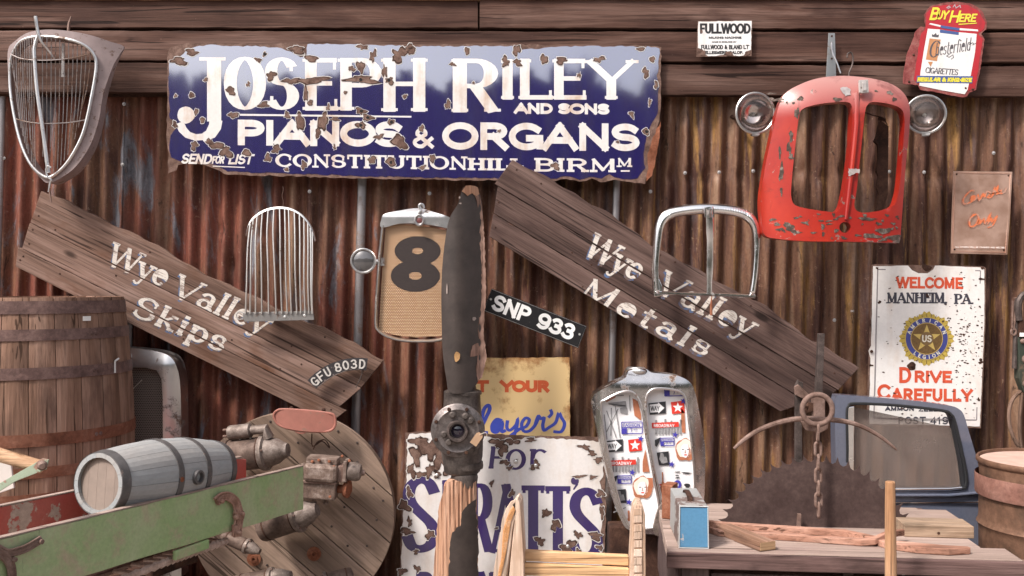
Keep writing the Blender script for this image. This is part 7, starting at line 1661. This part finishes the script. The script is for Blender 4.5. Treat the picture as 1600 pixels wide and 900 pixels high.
for x, y in ((493, 862), (400, 870)):
    m2 = MB(); m2.lathe([(.034, 0), (.034, .005), (.020, .006), (.018, .012), (.008, .013), (.006, .004), (.0, .004)], (0, 0, 0), (0, -1, 0), 24); o = m2.obj('rusty_washer', RUO, t.o); u, v = t.uv(x, y); o.location = (u, -.034, v)
def motor(name, x0, y0, x1, y1, r, d, label, nose=.6, sol=True, mtl=None):
    """starter motor: axis from photo (x0,y0) to (x1,y1)"""
    a, b = P(x0, y0, d), P(x1, y1, d - .05); th = thing0(name, tuple(a), label, 'motor', 'old starter motors fixed to the cable reel')
    ax = b - a; L = ax.length; u = ax.normalized()
    mb = MB(); mb.lathe([(r * .7, -.014), (r * .93, -.01), (r, .0), (r, L * .60)], (0, 0, 0), tuple(u), 28); mb.obj('body', rusty('motor_body', (.055, .038, .032), (.12, .082, .068), (.21, .155, .13), 14, .6, .2, .3) if 'motor_body' not in bpy.data.materials else bpy.data.materials['motor_body'], th)
    mb = MB(); mb.lathe([(r * 1.03, 0), (r * 1.03, .006)], tuple(u * L * .08), tuple(u), 28); mb.obj('band', RUD, th); mb = MB(); mb.lathe([(r * 1.04, 0), (r * 1.04, .012)], tuple(u * L * .57), tuple(u), 28); mb.obj('band', RUD, th)
    mb = MB(); mb.lathe([(r * 1.12, L * .60), (r * 1.15, L * .61), (r * 1.15, L * .67), (r * .95, L * .69), (r * .80, L * .84), (r * .55, L * .93), (r * .42, L * 1.0), (r * .25, L * 1.0)], (0, 0, 0), tuple(u), 22); mb.obj('nose_casting', ALUD, th)
    if sol:
        up = Vector((0, -.15, 1)); o2 = up * r * 1.5
        mb = MB(); mb.lathe([(r * .42, L * .08), (r * .45, L * .1), (r * .45, L * .42), (r * .32, L * .44)], tuple(o2), tuple(u), 18); mb.tube([o2 + u * L * .42, o2 + u * L * .66, u * L * .70 + up * r * .9], [r * .3, r * .32, r * .36], 10); mb.obj('solenoid', ALUD, th)
        for q in (-.2, .2): mb = MB(); mb.lathe([(.006, 0), (.006, .03)], tuple(o2 + Vector((0, 0, q * r)) + u * (L * .08 - .03)), tuple(u), 8); mb.obj('terminal', RUP, th)
        for q in (.25, .42): mb = MB(); mb.lathe([(.006, 0), (.006, r * .5)], tuple(u * L * q + up * r * .9), tuple(up), 8); mb.obj('spacer', ALU, th)
    for q in range(6):
        aa = q * 1.047; v1 = u.orthogonal().normalized(); v2 = u.cross(v1)
        mb = MB(); mb.lathe([(.006, 0), (.005, .006)], tuple(u * L * .675 + (v1 * math.cos(aa) + v2 * math.sin(aa)) * r), tuple(u), 6); mb.obj('bolt', RUP, th)
    return th
motor('starter_motor', 352, 713, 450, 703, .074, 4.50, 'starter motor with small solenoid on top, upper left on the timber disc')
motor('starter_motor', 412, 824, 496, 796, .067, 4.50, 'dark starter motor with pale nose, low behind the end of the green cart', sol=False)
motor('starter_motor', 352, 838, 406, 862, .032, 4.50, 'half-hidden small starter motor under the far end of the cart beside the chain', sol=False)
motor('starter_motor', 372, 912, 455, 898, .042, 4.45, 'starter motor cut off by the bottom edge, below the two rusty washers', sol=False)
motor('starter_motor', 548, 905, 488, 920, .055, 4.45, 'round-bodied motor at the bottom right of the timber disc', sol=False)
# dynamo / magneto
t = T('magneto', 522, 742, 4.52, 'boxy rusty magneto with finned top bolted to the right of the timber disc', 'magneto', ang=4)
MG = rusty('magneto_alloy', (.10, .065, .052), (.21, .15, .125), (.42, .34, .30), 26, .6, .2)
mb = MB()
V = []; prof = [(0, -.01), (0, .06), (.03, .10), (.075, .115), (.10, .10), (.108, .06), (.108, -.01)]
s = t.s
def bxm(x0, y0, x1, y1, w0, w1, nm, mt=MG, bev=.006):
    mb = MB(); mb.prism([((x0 - 522) * s, (742 - y0) * s), ((x1 - 522) * s, (742 - y0) * s), ((x1 - 522) * s, (742 - y1) * s), ((x0 - 522) * s, (742 - y1) * s)], w0, w1); return mb.obj(nm, mt, t.o, bevel=bev)
bxm(480, 721, 532, 749, -.02, .10, 'upper_housing', bev=.018); bxm(482, 712, 530, 722, -.01, .08, 'top_plate'); bxm(477, 751, 530, 777, -.02, .075, 'lower_housing', bev=.008); bxm(479, 748, 531, 752, -.01, .085, 'joint_flange', RUP, .002)
bxm(531, 722, 546, 748, -.01, .075, 'coupling_block', RUP); bxm(540, 714, 545, 746, .0, .085, 'bracket', MG, .002)
mb = MB(); mb.lathe([(.036, 0), (.043, .006), (.043, .050), (.036, .062), (.018, .068)], t.pt(545, 733, .04), (1, 0, -.05), 24); mb.obj('distributor_cap', ALUD, t.o)
mb = MB(); mb.lathe([(.014, 0), (.014, .02), (.010, .028)], t.pt(563, 735, .04), (1, 0, -.1), 12); mb.obj('outlet', RUP, t.o)
mb = MB(); mb.lathe([(.038, 0), (.042, .01), (.042, .02), (.02, .03)], t.pt(540, 762, .02), (1, -.2, 0), 20); mb.lathe([(.02, 0), (.02, .05)], t.pt(530, 762, .02), (1, -.2, 0), 14); mb.obj('drive_pulley', RUO, t.o)
mb = MB(); mb.lathe([(.03, 0), (.034, .012), (.026, .025), (.015, .035)], t.pt(480, 732, .04), (-1, 0, 0), 16); mb.obj('end_bearing', MG, t.o)
mb = MB(); mb.tube(t.path([(474, 722), (470, 730), (470, 744), (478, 746)], .06), .008, 6); mb.obj('clip_arm', MG, t.o)
for x, y in ((494, 716), (504, 714), (520, 716), (488, 724), (498, 724), (514, 724), (527, 724), (521, 770), (540, 708), (551, 715)): mb = MB(); mb.lathe([(.007, 0), (.007, .006), (.004, .008)], t.pt(x, y, .085), (0, -1, .2), 8); mb.obj('bolt', RUO, t.o)
for x in (494, 512): mb = MB(); mb.lathe([(.008, 0), (.008, .015), (.013, .017), (.013, .026)], t.pt(x, 776, .04), (0, 0, -1), 10); mb.obj('foot_bolt', MG, t.o)
mb = MB(); mb.tube(smooth_path(t.path([(484, 680), (485, 700), (500, 692), (512, 703), (505, 690), (492, 694), (486, 705)], -.05), 4), .003, 5); mb.obj('loose_wire', RUD, t.o)
# red oval plate
t = T('oval_cover_plate', 478, 657, 4.56, 'flat salmon-red oval cover plate with a small loop, at the top of the timber disc', 'cover plate', ang=3)
ov = sp2([(-48, -8), (-44, -14), (-34, -17), (0, -17), (34, -15), (45, -12), (48, -3), (47, 6), (38, 13), (10, 15), (-20, 13), (-38, 8), (-46, 0)], 4)
s = t.s; SAL = flat('salmon_paint', (.33, .125, .095), .65, .3, 16, 0, 0, (.24, .12, .09), .01)
mb = MB(); mb.sheet([(x * s, -y * s) for x, y in ov], h=lambda u, v: .03 + .012 * (1 - (u / .15) ** 2) , thick=.02, grid=.02); mb.obj('plate', SAL, t.o)
mb = MB(); mb.tube([(x * s, -.032, -y * s) for x, y in ov], .006, 8, True); mb.obj('rolled_edge', SAL, t.o)
mb = MB(); mb.tube([(-5 * s + 8 * s * math.cos(a), -.033, -15 * s + 3.6 * s * math.sin(a)) for a in [k * .45 for k in range(14)]], .004, 6, True); mb.obj('loop', SAL, t.o)
mb = MB(); [mb.lathe([(.010, 0), (.010, .01), (.006, .014)], (x * s, -.02, 17 * s), (0, -.4, 1), 8) for x in (-22, 28)]; mb.obj('bolt', RUD, t.o)
print('objects', len(bpy.data.objects))
